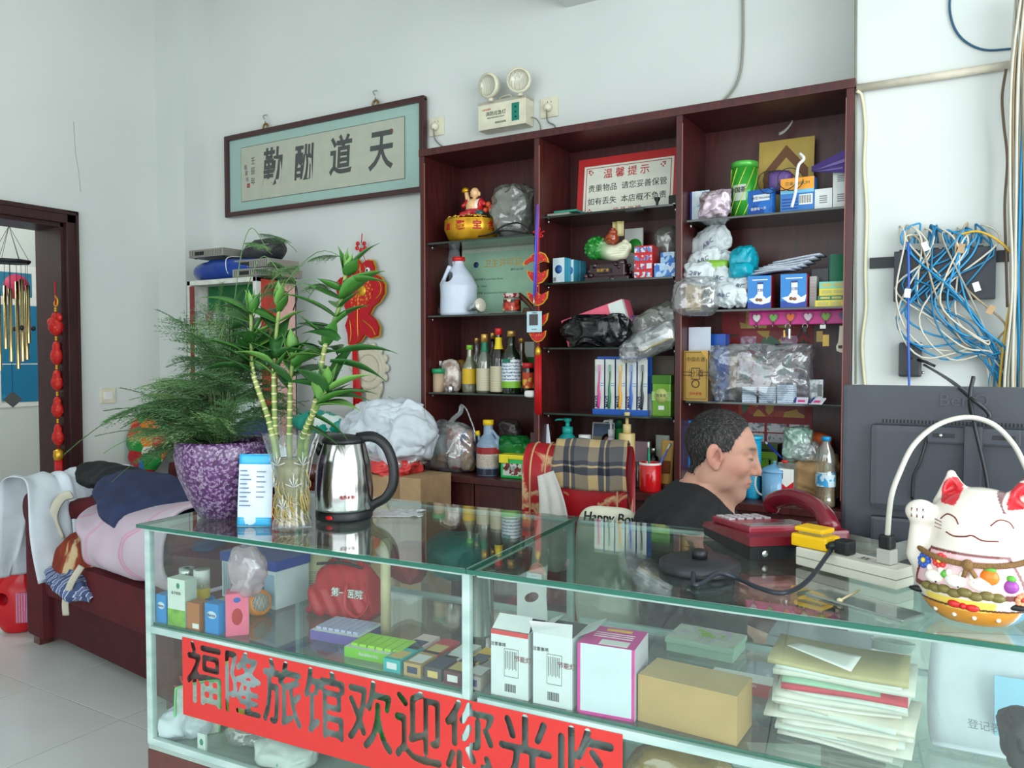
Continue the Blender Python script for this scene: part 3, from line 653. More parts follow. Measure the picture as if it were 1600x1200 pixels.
# ================================================================== SOFA
so = thing('sofa','dark red velvet sofa with wooden trim under heaps of clothes','sofa',(-3.72,1.96,0),math.radians(-6.5))
velv = mat('dark_red_velvet',(80,11,19),.75,var=.25,vs=9,bump=.1,bs=60);velv_d = mat('dark_red_skirt',(66,14,20),.8,var=.2)
swood = mat('sofa_wood',(84,40,30),.3,var=.2,coat=.4)
SW = 1.25;SD = .78
MB().box(.16,SW - .16,.03,SD,.05,.24,bev=.01).build('base',velv_d,so)
MB().box(.16,SW - .16,-.01,SD - .18,.24,.425,bev=.04).build('seat_cushion',velv,so)
MB().box(.14,SW - .14,SD - .2,SD,.22,.78,bev=.05).build('backrest',velv,so)
for x in (0,SW - .17):
 ar = MB().box(x,x + .17,-.02,SD - .02,.04,.62,bev=.03).build('arm',velv,so)
 MB().lathe([(0,-.03),(.07,-.03),(.078,-.02),(.078,SD - .1),(0,SD - .09)],20,T=Matrix.Translation((x + .085,0,.62)) @ Matrix.Rotation(-math.pi/2,4,'X')).build('arm_roll',velv,ar)
for x in (.03,SW - .09):
 for y in (.0,SD - .08):MB().box(x,x + .06,y,y + .06,0,.05).build('foot',swood,so)
MB().tube([(.1,SD - .06,.79),(SW - .1,SD - .06,.79)],.035,12).build('back_rail',swood,so)
SI = Matrix.Translation((-3.72,1.96,0)) @ Matrix.Rotation(math.radians(-6.5),4,'Z')
def sp(x,y,z):return SI @ Vector((x,y,z))
def cloth(name,label,cat,prof,width,m,loc,rz,amp=.012,fs=7.,seed=1,nu=40,thick=.004,wob=.02,group=None,taper=None):
 """prof: list of (y,z) along the cloth; width runs along local x"""
 pr = smooth_path([(0,y,z) for y,z in prof],10);n = len(pr) - 1;off = Vector((seed*5.1,seed*2.3,0))
 def fn(u,v):
  q = pr[min(n,int(round(v*n)))]
  wv = width*(taper(v) if taper else 1.)
  d = mnoise.noise_vector(Vector((u*fs,v*fs*.5,0)) + off);e = mnoise.noise_vector(Vector((u*fs*2.4,v*fs*.9,3)) + off)
  return ((u - .5)*wv + d.x*wob + (v - .5)*wob*d.y,q.y + d.y*amp + e.y*amp*.5,q.z + abs(d.z)*amp*1.6 + e.z*amp*.6 + amp)
 o = MB().sheet(fn,nu,n,thick=thick).build(name,m,None,loc,(0,0,rz))
 return tag(o,label,cat,group)
linen = mat('white_cotton',(206,214,222),.85,var=.05,bump=.15,bs=300)
cloth('white_cloth','white cotton cloth draped over the near sofa arm','cloth',[(-.2,.3),(-.17,.5),(-.1,.69),(0.0,.735),(.1,.705),(.14,.55),(.17,.38),(.2,.26)][::-1],.5,linen,sp(.1,.16,0),math.radians(-6.5 + 90),amp=.024,fs=6,seed=4,wob=.05)
q = thing('pink_quilt','folded pale pink quilt with stitched blossom lines on the sofa seat','quilt',sp(.74,.24,.43),math.radians(-6.5))
pink = ramp_mat('pink_quilt_cloth','wave',.9,[(.0,(190,172,186)),(.955,(194,178,190)),(.975,(206,140,168)),(1,(196,166,184))],rough=.85,dist=18.,bump=.1)
def qf(u,v):
 a = v*math.pi*2;r1 = .30;hh = .105 + .05*u
 c,s = math.cos(a),math.sin(a);x0 = -.33 + .25*min(1,(1 - (s + 1)/2)*2.2) ** .8*(.35 + .65*(c < .2));x = x0 + (.52 - x0)*u
 sg = lambda t:math.copysign(abs(t) ** .6,t)
 n = mnoise.noise_vector(Vector((u*4,c*1.5,s*1.5)))
 return (x,sg(c)*r1 + n.y*.02,hh*sg(s) + hh + n.z*.022 + .01)
MB().sheet(qf,36,60,thick=.012).build('quilt_cover',pink,q)
rug = ramp_mat('rust_blanket','noise',5,[(.4,(120,42,26)),(.5,(140,60,36)),(.54,(196,170,130)),(.7,(206,184,146))],rough=.9,dist=1.2)
bl = blob(.15,.12,.11,4);bl.v = [(v[0],v[1],v[2] + .1) for v in bl.v];o = bl.crumple(.02,9,6).build('rust_blanket',rug,None,at(134,874,Y=1.98) - Vector((0,0,.1)),(0,0,-.2));tag(o,'rust and cream patterned blanket stuffed inside the pink quilt','blanket')
stripe = ramp_mat('blue_white_stripe','wave',9,[(.3,(70,84,124)),(.5,(196,204,216)),(.75,(96,110,150))],rough=.85,dist=1.5,constant=True)
o = blob(.16,.09,.05,4).crumple(.03,11,8).crinkle(.015,20,3).build('striped_cloth',stripe,None,at(118,908,Y=1.9),(0,.25,-.1));tag(o,'blue and white striped cloth bundled at the front of the sofa','cloth')
tag(MB().tube(smooth_path([sp(.6,-.04,.45),sp(.57,-.07,.38),sp(.53,-.075,.30),sp(.52,-.07,.24)],6),.014,8,flat=.2).build('canvas_strap',mat('canvas',(196,190,172),.85)),'pale canvas strap hanging over the sofa seat front','strap')
tag(MB().tube(smooth_path([sp(.27,.02,.5),sp(.25,.0,.6),sp(.28,.02,.68),sp(.32,.05,.70)],6),.02,8,flat=.2).build('canvas_belt',mat('canvas',(196,190,172),.85)),'wide cream canvas belt curled beside the near sofa arm','belt')
tag(MB().tube([sp(.22,.1,.61),sp(.46,.34,.66)],.05,14).build('velvet_bolster',velv),'small dark red velvet bolster roll beside the near sofa arm','bolster')
navy = mat('navy_cloth',(40,50,84),.85,var=.2,bump=.2,bs=250);navy_d = mat('black_lining',(20,22,28),.8,var=.2)
def heap(name,label,cat,m,loc,r,seed,amp,sc,rot=(0,0,0),sub=5,base=None):
 bl = blob(*r,sub)
 bl.v = [(v[0],v[1],max(-r[2]*.55,v[2])) for v in bl.v]
 bl.crumple(amp*.6,sc,seed);return tag(bl.crinkle(amp*.45,sc*1.5,seed).build(name,m,None,loc,rot),label,cat)
heap('navy_jacket','crumpled navy jacket with its sleeve thrown over the sofa back','jacket',navy,sp(.36,.36,.62),(.42,.2,.12),11,.05,5)
heap('black_jacket','black lined jacket lying open on top of the navy one','jacket',navy_d,sp(.32,.24,.74),(.36,.12,.05),12,.035,6,(.1,.05,-.15))
heap('navy_trousers','navy trousers spread over the pink quilt','trousers',navy,sp(.86,.16,.69),(.44,.2,.05),13,.03,6,(.12,.22,-.2))
tag(MB().tube(smooth_path([sp(.7,.5,.8),sp(.66,.62,.9),sp(.72,.7,.96),sp(.8,.72,.9)],6),[.05,.055,.06,.06,.065] + [.06]*14,12).crumple(.02,8,4).build('jacket_sleeve',navy),'navy sleeve hanging over the wooden sofa back rail','sleeve')
heap('white_shirt','white shirt heaped on the sofa behind the navy jacket','shirt',linen,sp(.98,.52,.82),(.22,.16,.1),14,.045,7)
snack = ramp_mat('snack_print','voronoi',9,[(0,(190,30,30)),(.25,(220,120,40)),(.45,(230,226,210)),(.6,(40,140,60)),(.75,(180,30,40)),(.9,(60,120,180))],rough=.25,constant=True)
bl = blob(.13,.05,.2,4);o = bl.crumple(.03,9,15).build('snack_bag',snack,None,at(232,690,Y=2.82) + Vector((0,0,.0)),(0,.25,.3));tag(o,'bright red and green printed snack bag standing behind the white shirt','bag')
bl = blob(.07,.03,.09,3);o = bl.crumple(.02,12,17).build('orange_packet',mat('orange_foil',(206,84,44),.35,var=.2),None,at(268,640,Y=2.85));tag(o,'small orange packet above the snack bag by the fern','packet')
p = at(20,1003,Z=0)
t = thing('detergent_bottle','red plastic detergent jug with white label on the floor beside the sofa','bottle',(-3.9,1.99,0),math.radians(38))
rp = mat('glossy_red_plastic',(186,20,30),.25,var=.08)
def jug(P):
 b = s_ell(P,(0,0,.14),(.1,.055,.16));b = smax(b,P[...,2]*-1 + .0,.01)
 b = smin(b,s_cap(P,(0.03,0,.25),(.045,0,.33),.035,.03),.03)
 return smax(b,-s_cap(P,(-.045,-.1,.16),(-.03,.1,.19),.028,.022),.012)
sdf_obj('body',jug,(-.13,-.08,-.01),(.13,.08,.4),.006,rp,t)
MB().lathe([(.034,.345),(.036,.37),(.03,.4),(.018,.42),(0,.42)],18,T=Matrix.Translation((.045,0,0))).build('cap',rp,t)
MB().box(.02,.085,-.056,-.053,.06,.2,T=Matrix.Rotation(.0,4,'Z')).build('label_panel',ramp_mat('detergent_label','wave',28,[(.3,(200,40,46)),(.6,(226,214,220)),(.8,(90,90,170))],rough=.4,constant=True),t)
t2 = thing('red_bucket','red plastic bucket standing against the sofa arm','bucket',(-4.0,2.3,0))
MB().lathe([(.1,0),(.13,.2),(.14,.24),(.14,.25),(.128,.25),(.095,.01),(0,.01)],28,cap=False).build('pail',rp,t2)
MB().lathe([(.06,.2),(.1,.26),(.11,.3),(.06,.34),(.045,.42),(.05,.46)],20,cap=True).build('lid_stack',mat('magenta_plastic',(150,40,80),.4),t2)
p = at(625,745,Y=2.72)
t = thing('cardboard_carton','brown taped cardboard carton standing beside the bookcase','carton',(at(578,745,Y=2.62).x,2.62,0))
cw = at(657,745,Y=2.62).x - t.location.x;ch = at(620,745,Y=2.62).z
kraft = mat('kraft_cardboard',(176,144,108),.8,var=.1)
MB().box(0,cw,0,.22,0,ch,bev=.003).build('box',kraft,t)
MB().box(cw*.45,cw*.6,-.001,.221,.01,ch + .001).build('packing_tape',film('clear_tape',(200,170,130),.4,.15,.8),t)
heap('red_plastic_bag','crumpled red plastic bag on the cardboard carton','bag',mat('red_bag_plastic',(204,60,58),.25,var=.2),at(612,732,Y=2.72) + Vector((0,0,.01)),(.13,.1,.05),21,.05,12)
heap('teal_packet','teal and white printed packet behind the bamboo vase','packet',ramp_mat('teal_print','noise',12,[(.45,(20,150,130)),(.55,(210,226,220))],rough=.3,constant=True),at(500,662,Y=2.95),(.2,.05,.06),22,.03,9)
for k,(x,y,Y,r) in enumerate(((575,660,2.95,(.13,.1,.09)),(618,655,2.8,(.15,.1,.1)),(640,685,2.76,(.12,.12,.14)),(590,690,2.76,(.14,.1,.07)))):
 heap('white_garment',('round white cotton garment by the red tassel end','white garment at the top of the laundry by the bookcase','white garment hanging down beside the bookcase side panel','lowest white garment on the carton by the kettle handle')[k],'garment',linen,at(x,y,Y=Y),r,30 + k,.06,7)['group'] = 'white laundry on the carton'
bl = blob(.2,.1,.07,4);o = bl.crumple(.04,10,41).build('clear_plastic_bag',film('clear_bag',(220,226,230),.3,.1,.8,bump=.4,bs=25),None,at(605,715,Y=2.74));tag(o,'clear plastic bag between the white laundry and the red bag','bag')
# ================================================================== THINGS IN THE BOOKCASE
S1,S2,S3 = SH[0],SH[1],SH[2]
def mpp(x,Y):return at(x + 1,600,Y=Y).x - at(x,600,Y=Y).x
def hgt(x,y,Y,Z):return at(x,y,Y=Y).z - Z
def prints(name,cols,scale=60,rough=.4,kind='voronoi',stretch=None,dist=0.):
 n = len(cols);return ramp_mat(name,kind,scale,[(i/n,c) for i,c in enumerate(cols)],rough=rough,constant=True,stretch=stretch,dist=dist)
def boxmesh(w,d,h,bev=.0):
 m = MB();m.box(-w/2,w/2,0,d,0,h)
 m.mi = [1,1,0,2,2,2]            # slots: front, top, sides
 return m
def carton(name,label,cat,x0,x1,yt,Y,Z,d,front,side=None,top=None,rz=0.,group=None,h=None,rot=None):
 a,b = at(x0,600,Y=Y),at(x1,600,Y=Y);w = b.x - a.x;h = h or hgt((x0 + x1)/2,yt,Y,Z)
 t = thing(name,label,cat,((a.x + b.x)/2,Y,Z),rz,group,rot)
 boxmesh(w,d,h).build('box',[front,top or front,side or front],t)
 t['w'] = w;t['h'] = h
 return t
def panel(t,u0,u1,v0,v1,m,name='printed_panel',y=-.0006):
 w,h = t['w'],t['h'];return MB().box((u0 - .5)*w,(u1 - .5)*w,y,0,v0*h,v1*h).build(name,m,t)
def fin(t):
 for k in ('w','h'):
  if k in t.keys():del t[k]
def bot(name,label,xc,wpx,yt,Y,Z,prof,body,cap=None,capz=.86,lab=None,labz=(.2,.5),cat='bottle',sq=1.,group=None,seg=20,capr=None,neck=None,neckz=None,rz=0):
 c = at(xc,600,Y=Y);r = wpx*mpp(xc,Y)/2;h = hgt(xc,yt,Y,Z)
 t = thing(name,label,cat,(c.x,Y,Z),rz,group)
 MB().lathe([(r*a,h*b) for a,b in prof],seg,squash=sq).build('body',body,t)
 def rad(z):
  for (a,b),(a2,b2) in zip(prof,prof[1:]):
   if b <= z <= b2:return r*(a + (a2 - a)*(z - b)/max(1e-6,b2 - b))
  return r*prof[-1][0]
 if cap:cr = capr*r if capr else rad(min(capz + .02,.999))*1.18 + .0008;MB().lathe([(cr,h*capz),(cr,h*.992),(cr*.92,h*1.0),(0,h*1.001)],seg,squash=sq).build('cap',cap,t)
 if lab:MB().lathe([(rad(labz[0] + (labz[1] - labz[0])*k/4)*1.012 + .0004,h*(labz[0] + (labz[1] - labz[0])*k/4)) for k in range(5)],seg,squash=sq,cap=False).build('paper_label',lab,t)
 if neck:MB().lathe([(rad(neckz[0] + (neckz[1] - neckz[0])*k/4)*1.03 + .0005,h*(neckz[0] + (neckz[1] - neckz[0])*k/4)) for k in range(5)],seg,squash=sq,cap=False).build('neck_foil',neck,t)
 t['w'] = 2*r;t['h'] = h
 return t
P_SAUCE = [(.95,0),(1,.02),(1,.5),(.92,.58),(.55,.68),(.4,.76),(.36,.9),(.4,1)]
P_WINE = [(.95,0),(1,.02),(1,.56),(.9,.64),(.45,.72),(.38,.78),(.36,1)]
P_JAR = [(.9,0),(1,.05),(1,.72),(.86,.82),(.86,1)]
P_TUB = [(.97,0),(1,.03),(1,1)]
P_SHAMP = [(.9,0),(1,.04),(1,.7),(.85,.78),(.42,.82),(.42,1)]
def bagblob(name,label,x0,x1,y0,y1,Y,m,seed,dep=.06,amp=None,sc=10,cat='bag',sub=5,group=None,rot=(0,0,0),base=None,flatb=True,pinch=0.):
 """crumpled bag filling the pixel rectangle at depth Y"""
 a,b = at(x0,y0,Y=Y),at(x1,y1,Y=Y);w,h = (b.x - a.x)/2,(a.z - b.z)/2;zc = (a.z + b.z)/2
 if base is not None:zc = base + (a.z - base)/2;h = (a.z - base)/2
 bl = blob(w,dep,h,sub);amp = amp or min(w,h)*.22
 out = []
 for v in bl.v:
  x,y,z = v;q = z/h
  k = 1 - pinch*max(0,q)
  out.append((math.copysign(abs(x/w) ** .6,x)*w*k,y*k,math.copysign(abs(q) ** (.6 if flatb else 1),q)*h))
 bl.v = out;bl.crumple(amp*1.0,sc*.8,seed);bl.crinkle(amp*1.1,sc*1.9,seed);lim_ = (w*1.08,dep*1.2,h*1.05);bl.v = [tuple(max(-l_,min(l_,c_)) for c_,l_ in zip(v,lim_)) for v in bl.v]
 if base is not None:bl.v = [(v[0],v[1],max(-h,v[2])) for v in bl.v]
 return tag(bl.build(name,m,None,((a.x + b.x)/2,Y,zc),rot),label,cat,group)
clear = film('clear_bag',(220,226,230),.18,.1,.8,bump=.4,bs=25)
clear_w = film('cloudy_bag',(226,230,232),.18,.12,.9,bump=.4,bs=30)
greybag = film('grey_bag',(150,150,142),.42,.15,.8,bump=.4,bs=25)
dgreen = mat('dark_green_glass',(18,30,16),.08,spec=.7,var=0,coat=.5);dbrown = mat('dark_sauce_glass',(26,14,8),.08,spec=.7,var=0,coat=.5)
cglass = film('clear_bottle_glass',(214,222,214),.12,.03,.8)
# ---- bay 1, shelf 1: treasure bowl with laughing figure
p = at(735,372,Y=3.0);t = thing('treasure_bowl','gold treasure bowl figurine with a laughing monk seated on coins','figurine',(p.x,3.02,S1[0]));k = mpp(735,3.02)
goldp = mat('gold_paint',(206,152,34),.28,metal=.55,var=.2);R_ = 37*k
MB().lathe([(R_*.7,0),(R_*.86,R_*.12),(R_*1.0,R_*.45),(R_*.98,R_*.72),(R_*1.0,R_*.74),(R_*.9,R_*.74),(0,R_*.6)],28).build('bowl',goldp,t)
co = MB();random.seed(3)
for i in range(60):
 a_ = random.random()*6.28;r = R_*.92*math.sqrt(random.random());T = Matrix.Translation((r*math.cos(a_),r*math.sin(a_),R_*(.78 + .2*(1 - r/R_)))) @ Euler((random.uniform(-.6,.6),random.uniform(-.6,.6),0)).to_matrix().to_4x4()
 co.lathe([(0,0),(.009,0),(.009,.003),(0,.003)],8,T=T)
o = co.build('coin_heap',mat('bright_gold',(232,190,80),.25,.7),t);o['kind'] = 'stuff'
skin_p = mat('painted_skin',(222,178,130),.35)
def monk(P):
 b = s_ell(P,(0,0,.06),(.045,.035,.035));b = smin(b,s_ell(P,(0,-.012,.082),(.034,.03,.03)),.012)
 for s in (-1,1):
  b = smin(b,s_cap(P,(s*.03,0,.1),(s*.055,-.01,.085),.014,.011),.01);b = smin(b,s_cap(P,(s*.02,-.02,.045),(s*.05,-.03,.04),.018,.014),.01)
 b = smin(b,s_cap(P,(-.035,0,.1),(-.045,0,.14),.013,.01),.01)
 b = smin(b,s_ell(P,(.005,-.008,.137),(.021,.021,.024)),.006)
 for s in (-1,1):b = smin(b,s_ell(P,(.005 + s*.022,-.004,.132),(.005,.005,.011)),.003)
 return b
def monkp(v):
 c = np.tile(np.array(lin((226,180,130))),(len(v),1));c[v[:,2] < .062] = lin((176,24,44));s = (np.abs(v[:,0] - 0) > .03) & (v[:,2] < .112);c[s] = lin((190,30,36))
 s = (v[:,2] > .062) & (v[:,2] < .11) & (np.abs(v[:,0]) > .022) & (np.abs(v[:,0]) < .03);c[s] = lin((230,220,200));c[(v[:,0] > .03) & (v[:,2] < .055)] = lin((30,90,90));return c
sdf_obj('monk',monk,(-.08,-.07,.01),(.08,.06,.18),.0028,paint_mat('glazed_paint',.3,coat=.3),t,monkp,(0.012,-.0,R_*.66))
MB().ball((.0,-.026,.0),(.002,.002,.002),6,4).build('button',black,t,(.01,0,R_*.66 + .1))
MB().ball((.085,0,R_*.66 + .08),.014).ball((.098,.0,R_*.66 + .06),.014).ball((.075,-.01,R_*.66 + .055),.012).build('peaches',mat('peach_orange',(206,84,44),.3),t)
MB().ball((-.07,-.01,R_*.8),(.02,.02,.016)).build('green_ingot',mat('jade_green',(40,110,60),.3),t)
MB().ball((-.095,.0,R_*.78),(.02,.02,.024)).build('orange_gourd',mat('orange_glaze',(222,140,30),.3),t)
MB().ball((-.04,.0,R_*.66 + .155),(.018,.014,.014)).build('raised_ingot',goldp,t)
for ch,a_ in (('聚',-20),('宝',14),('盆',46),('招',-52)):
 a_ = math.radians(a_ - 90 + 28);rr = R_*1.0
 text(ch,.042 if ch != '招' else .028,mat('deep_red_print',(170,24,20),.4),t,(rr*math.cos(a_),rr*math.sin(a_),R_*.47),(math.pi/2 - .1,0,a_ + math.pi/2),name='painted_character',bold=.0014,ext=.002)
o = bagblob('wrapped_parcel','grey plastic-wrapped parcel beside the gold treasure bowl',779,838,294,370,3.05,greybag,5,dep=.08,base=S1[0])
bagblob('parcel_contents','dull blue and brown bundle inside the grey wrapped parcel',788,832,304,368,3.06,prints('parcel_print',[(96,92,80),(90,110,120),(120,112,96),(60,100,140)],14),6,dep=.06,base=S1[0] + .002)
tag(MB().tube(smooth_path([at(742,370,Y=2.95),at(765,366,Y=2.93),at(785,354,Y=2.93),at(805,348,Y=2.93),at(818,352,Y=2.93),at(833,366,Y=2.95)],6),.0035,6).tube(smooth_path([at(760,368,Y=2.96),at(790,360,Y=2.95),at(832,367,Y=2.97)],6),.003,6).build('black_cable',black),'black cable curled on the shelf in front of the grey parcel','cable')
# ---- bay 1, shelf 2: certificate, jug, jar
Z = S1[1]
X0,X1,Z0,Z1 = rect(724,392,846,488,3.15)
t = thing('certificate','pale green framed hygiene licence certificate leaning behind the white jug','certificate',((X0 + X1)/2,3.11,Z),rot=(math.radians(-5),0,0));w = X1 - X0;h = at(780,386,Y=3.15).z - Z
MB().box(-w/2,w/2,0,.012,0,h,bev=.002).build('backing',mat('certificate_border',(170,186,166),.5),t)
MB().box(-w/2 + .008,w/2 - .008,-.001,.0,.008,h - .008).build('ornate_border',ramp_mat('guilloche','cells',160,[(0,(120,130,110)),(.4,(186,196,176))],rough=.5),t)
MB().box(-w/2 + .02,w/2 - .02,-.002,-.001,.02,h - .02).build('sheet',mat('mint_paper',(150,188,160),.5),t)
text('卫生许可证',.04,gold,t,(.02,-.0022,h*.76),ext=.0002,sp=1.1);text('编号 No.1201',.012,ink,t,(.1,-.0022,h*.66),ext=.0002)
for i,s in enumerate(('单位名称 A Local Guest House','地 址  1 Road','许可项目  Accommodation Services','法定代表人')):text(s,.012,ink,t,(-.13,-.0022,h*(.54 - .1*i)),ext=.0002,align='LEFT')
MB().lathe([(0,0),(.014,0),(.014,.001),(0,.001)],18,T=Matrix.Translation((-.125,-.002,h*.76)) @ Matrix.Rotation(math.pi/2,4,'X')).build('emblem',mat('emblem_blue',(40,70,110),.5),t)
t = thing('white_jug','white plastic jug with red cap in front of the green certificate','jug',(at(715,490,Y=2.99).x,3.0,Z),.5);k = mpp(715,3.0);r = 24*k;h = hgt(715,405,3.0,Z)
def jg(P):
 x,y,z = P[...,0],P[...,1],P[...,2];q = np.hypot(x,y*1.15)
 rr = np.interp(z,[0,.01,.1*1,h*.52,h*.7,h*.86,h*.92,h],[r*.93,r,r*.98,r,r*.72,r*.36,r*.26,r*.26])
 b = (q - rr)*.7;b = np.maximum(b,np.maximum(-z,z - h))
 hole = s_ell(P,(-r*.52,0,h*.68),(r*.24,r*2,h*.1),rotm(0,28,0));b = smax(b,-hole,.004)
 g = smin(b,s_cap(P,(-r*.9,0,h*.56),(-r*.52,0,h*.86),.009,.009),.01)
 return g
sdf_obj('body',jg,(-r*1.2,-r*1.1,-.005),(r*1.1,r*1.1,h + .004),.0035,mat('milky_plastic',(196,206,220),.35,var=.04),t)
MB().lathe([(r*.34,h*.96),(r*.34,h*1.03),(0,h*1.03)],18).build('cap',mat('cap_red',(200,34,36),.35),t)
bagblob('clear_sleeve','clear plastic sleeve standing behind the white jug',694,720,384,470,3.12,clear,61,dep=.03,amp=.01)
t = bot('preserve_jar','small jar with red patterned lid and label on certificate shelf',800,24,459,2.97,Z,P_JAR,cglass,cap=prints('jar_lid',[(150,24,36),(210,190,180)],90),capz=.8,lab=prints('jar_label',[(150,30,24),(40,30,20),(220,200,160),(190,60,30)],60),labz=(.15,.7),cat='jar',capr=1.0);fin(t)
t = thing('glass_lamp_bulb','reflector bulb lying on the shelf before the certificate','bulb',at(733,487,Y=2.96) + Vector((0,0,.0)),0,rot=(0,math.radians(80),math.radians(-20)));t.location.z = Z + .027
MB().lathe([(0,0),(.012,.002),(.013,.028),(.016,.034),(.016,.05),(.03,.08),(.031,.088)],20,cap=False).build('reflector',mat('mirror_glass',(190,196,186),.12,.8),t)
MB().lathe([(.0305,.087),(.02,.094),(0,.096)],20,cap=False).build('lens',lens,t)
t = carton('small_dark_box','small dark glossy box at the end of the certificate shelf','box',674,692,477,3.0,Z,.05,mat('dark_gloss',(34,28,28),.2));panel(t,.2,.8,.3,.7,mat('dim_print',(80,66,60),.4));fin(t)
t = thing('brown_clip','brown curved plastic handset lying behind the hanging lanyard','handset',at(822,484,Y=3.0),0,rot=(0,.3,0));t.location.z = Z
MB().tube(smooth_path([(-.06,0,.07),(-.02,0,.055),(.02,0,.035),(.045,0,.012)],5),.012,8).build('grip',mat('brown_plastic',(90,52,26),.4),t);MB().box(-.01,.06,-.02,.02,0,.025,bev=.004).build('head',mat('brown_plastic',(90,52,26),.4),t)
tag(MB().box(0,.14,0,.05,0,.004).build('flat_booklet',mat('dark_cover',(50,52,54),.4),None,(at(768,488,Y=2.95).x,2.93,Z)),'thin dark booklet lying under the jar','booklet')
# ---- bay 1, shelf 3: bottles
Z = S1[2]
lp = prints('cream_label',[(206,198,170),(200,194,166),(204,196,168),(150,140,110)],70,kind='lines',dist=2)
t = bot('spice_shaker','spice bottle with green cap at the end of the sauce bottle shelf',685,14,576,2.96,Z,P_TUB,mat('spice_tan',(176,152,124),.5),cap=mat('cap_green',(30,140,90),.4),capz=.8);fin(t)
t = bot('salt_bottle','clear spice bottle with a pale cap behind the green-capped one',687,12,564,3.02,Z,P_SHAMP,cglass,cap=white,capz=.84);fin(t)
bagblob('foil_pouch','crumpled silver and brown pouch among the sauce bottles',692,718,562,612,3.0,ramp_mat('crumpled_foil','noise',26,[(.4,(150,130,120)),(.6,(214,206,198))],rough=.3),9,dep=.03,base=Z)
bagblob('seasoning_packet','small brown and gold seasoning packet behind the silver pouch',712,728,563,612,3.08,prints('gold_packet',[(150,110,40),(90,60,30),(180,150,70)],30),10,dep=.02,base=Z)
t = bot('metal_shaker','tiny metal pepper shaker before the silver pouch',704,8,600,2.93,Z,P_SHAMP,steel,cat='shaker');fin(t)
def sauce(xc,wpx,yt,Y,prof,body,cap,label,lab=None,labz=(.12,.42),neck=None,neckz=None,capz=.9):
 t = bot('sauce_bottle',label,xc,wpx,yt,Y,Z,prof,body,cap,capz,lab,labz,group='bottles on the sauce shelf',neck=neck,neckz=neckz);fin(t);return t
gcap = mat('gold_cap',(190,150,80),.3,.6);ycap = mat('yellow_cap',(226,190,30),.4);rcap = mat('cap_red',(200,34,36),.35)
sauce(734,19,539,3.0,P_SAUCE,film('oil_bottle',(150,150,120),.55,.04,.8),mat('lime_cap',(110,170,50),.4),'dark oil bottle with light green cap and yellow label',mat('yellow_label',(210,170,30),.5),(.18,.5))
sauce(745,14,528,3.08,P_WINE,cglass,gcap,'clear slim bottle half hidden behind the green-necked bottle',lp,(.2,.55))
sauce(757,21,522,2.98,P_SAUCE,film('vinegar_bottle',(120,130,110),.45,.04,.8),gcap,'gold-capped bottle with green neck foil and cream label',lp,(.04,.42),mat('green_foil',(10,110,80),.4),(.7,.86),.86)
sauce(770,15,520,3.08,P_WINE,dgreen,gcap,'dark bottle half hidden between the green-necked and yellow-necked bottles')
sauce(779,22,513,2.97,P_SAUCE,dbrown,rcap,'red-capped dark bottle with wide yellow neck foil and cream label',lp,(.03,.42),mat('yellow_foil',(224,196,20),.4),(.68,.86),.9)
wl = prints('grape_label',[(214,220,220),(206,212,216),(210,216,216),(90,120,150)],22,kind='lines',dist=4)
t = bot('sauce_bottle','tall dark wine bottle with large white and green picture label',799,26,517,2.96,Z,P_WINE,dgreen,gcap,.91,wl,(.1,.55),group='bottles on the sauce shelf')
MB().lathe([(t['w']/2*1.03,t['h']*.1),(t['w']/2*1.03,t['h']*.2)],20,cap=False).build('label_band',mat('lime_band',(120,180,40),.4),t);MB().box(-.018,.018,-t['w']/2 - .003,-t['w']/2 + .004,t['h']*.5,t['h']*.555).build('label_badge',mat('green_foil',(10,110,80),.4),t);fin(t)
sauce(815,21,528,3.06,P_SAUCE,film('brown_clear',(110,90,60),.4,.04,.8),gcap,'clear brownish bottle with golden cap behind the wine bottle',mat('amber_label',(190,130,30),.5),(.2,.5))
t = carton('green_white_box','white and green box behind the bottles beside the red tassel','box',820,838,534,3.12,Z,.05,mat('box_white',(206,214,208),.5));panel(t,0,1,.3,.7,mat('box_green',(40,120,50),.5));fin(t)
t = bot('chili_jar','red-lidded chilli sauce jar at the end of the sauce shelf',826,17,567,2.97,Z,P_JAR,dbrown,rcap,.84,prints('chili_label',[(190,60,30),(150,30,20),(220,170,60)],50),(.2,.7),cat='jar',capr=1.);fin(t)
bagblob('tissue_scrap','white crumpled tissue at the edge of the sauce shelf',820,836,610,621,2.915,paper,12,dep=.015,cat='tissue',sub=3)
# ---- bay 1, worktop
Z = BB
Tb = at(703,730,Y=2.95)
o = bagblob('carrier_bag','clear knotted carrier bag full of packets on the bookcase worktop',664,745,655,732,2.97,clear_w,14,dep=.09,base=Z,amp=.014,pinch=.45)
o2 = MB().tube(smooth_path([at(700,668,Y=2.95),at(708,655,Y=2.95),at(719,645,Y=2.95),at(722,634,Y=2.95),at(729,640,Y=2.95),at(735,655,Y=2.95),at(741,672,Y=2.95),at(742,690,Y=2.95)],6),.012,8,flat=.35).build('handle_loop',clear_w,o);o2.matrix_parent_inverse = Matrix.Translation(-Vector(o.location))
for i,(x0,x1,y0,y1,m,lb) in enumerate(((676,700,680,728,prints('pk_a',[(120,140,130),(196,190,170),(150,120,90)],20),'pale green packet inside the clear carrier bag'),(700,728,664,728,prints('pk_b',[(176,40,40),(214,196,190),(190,90,80),(220,210,200)],24),'red and white packet inside the clear carrier bag'),(724,742,672,728,prints('pk_c',[(170,110,60),(60,80,130),(190,150,100)],22),'orange brown packet inside the clear carrier bag'))):
 bagblob('snack_packet',lb,x0,x1,y0,y1,2.98,m,15 + i,dep=.04,base=Z + .006,cat='packet',group='packets in the carrier bag')
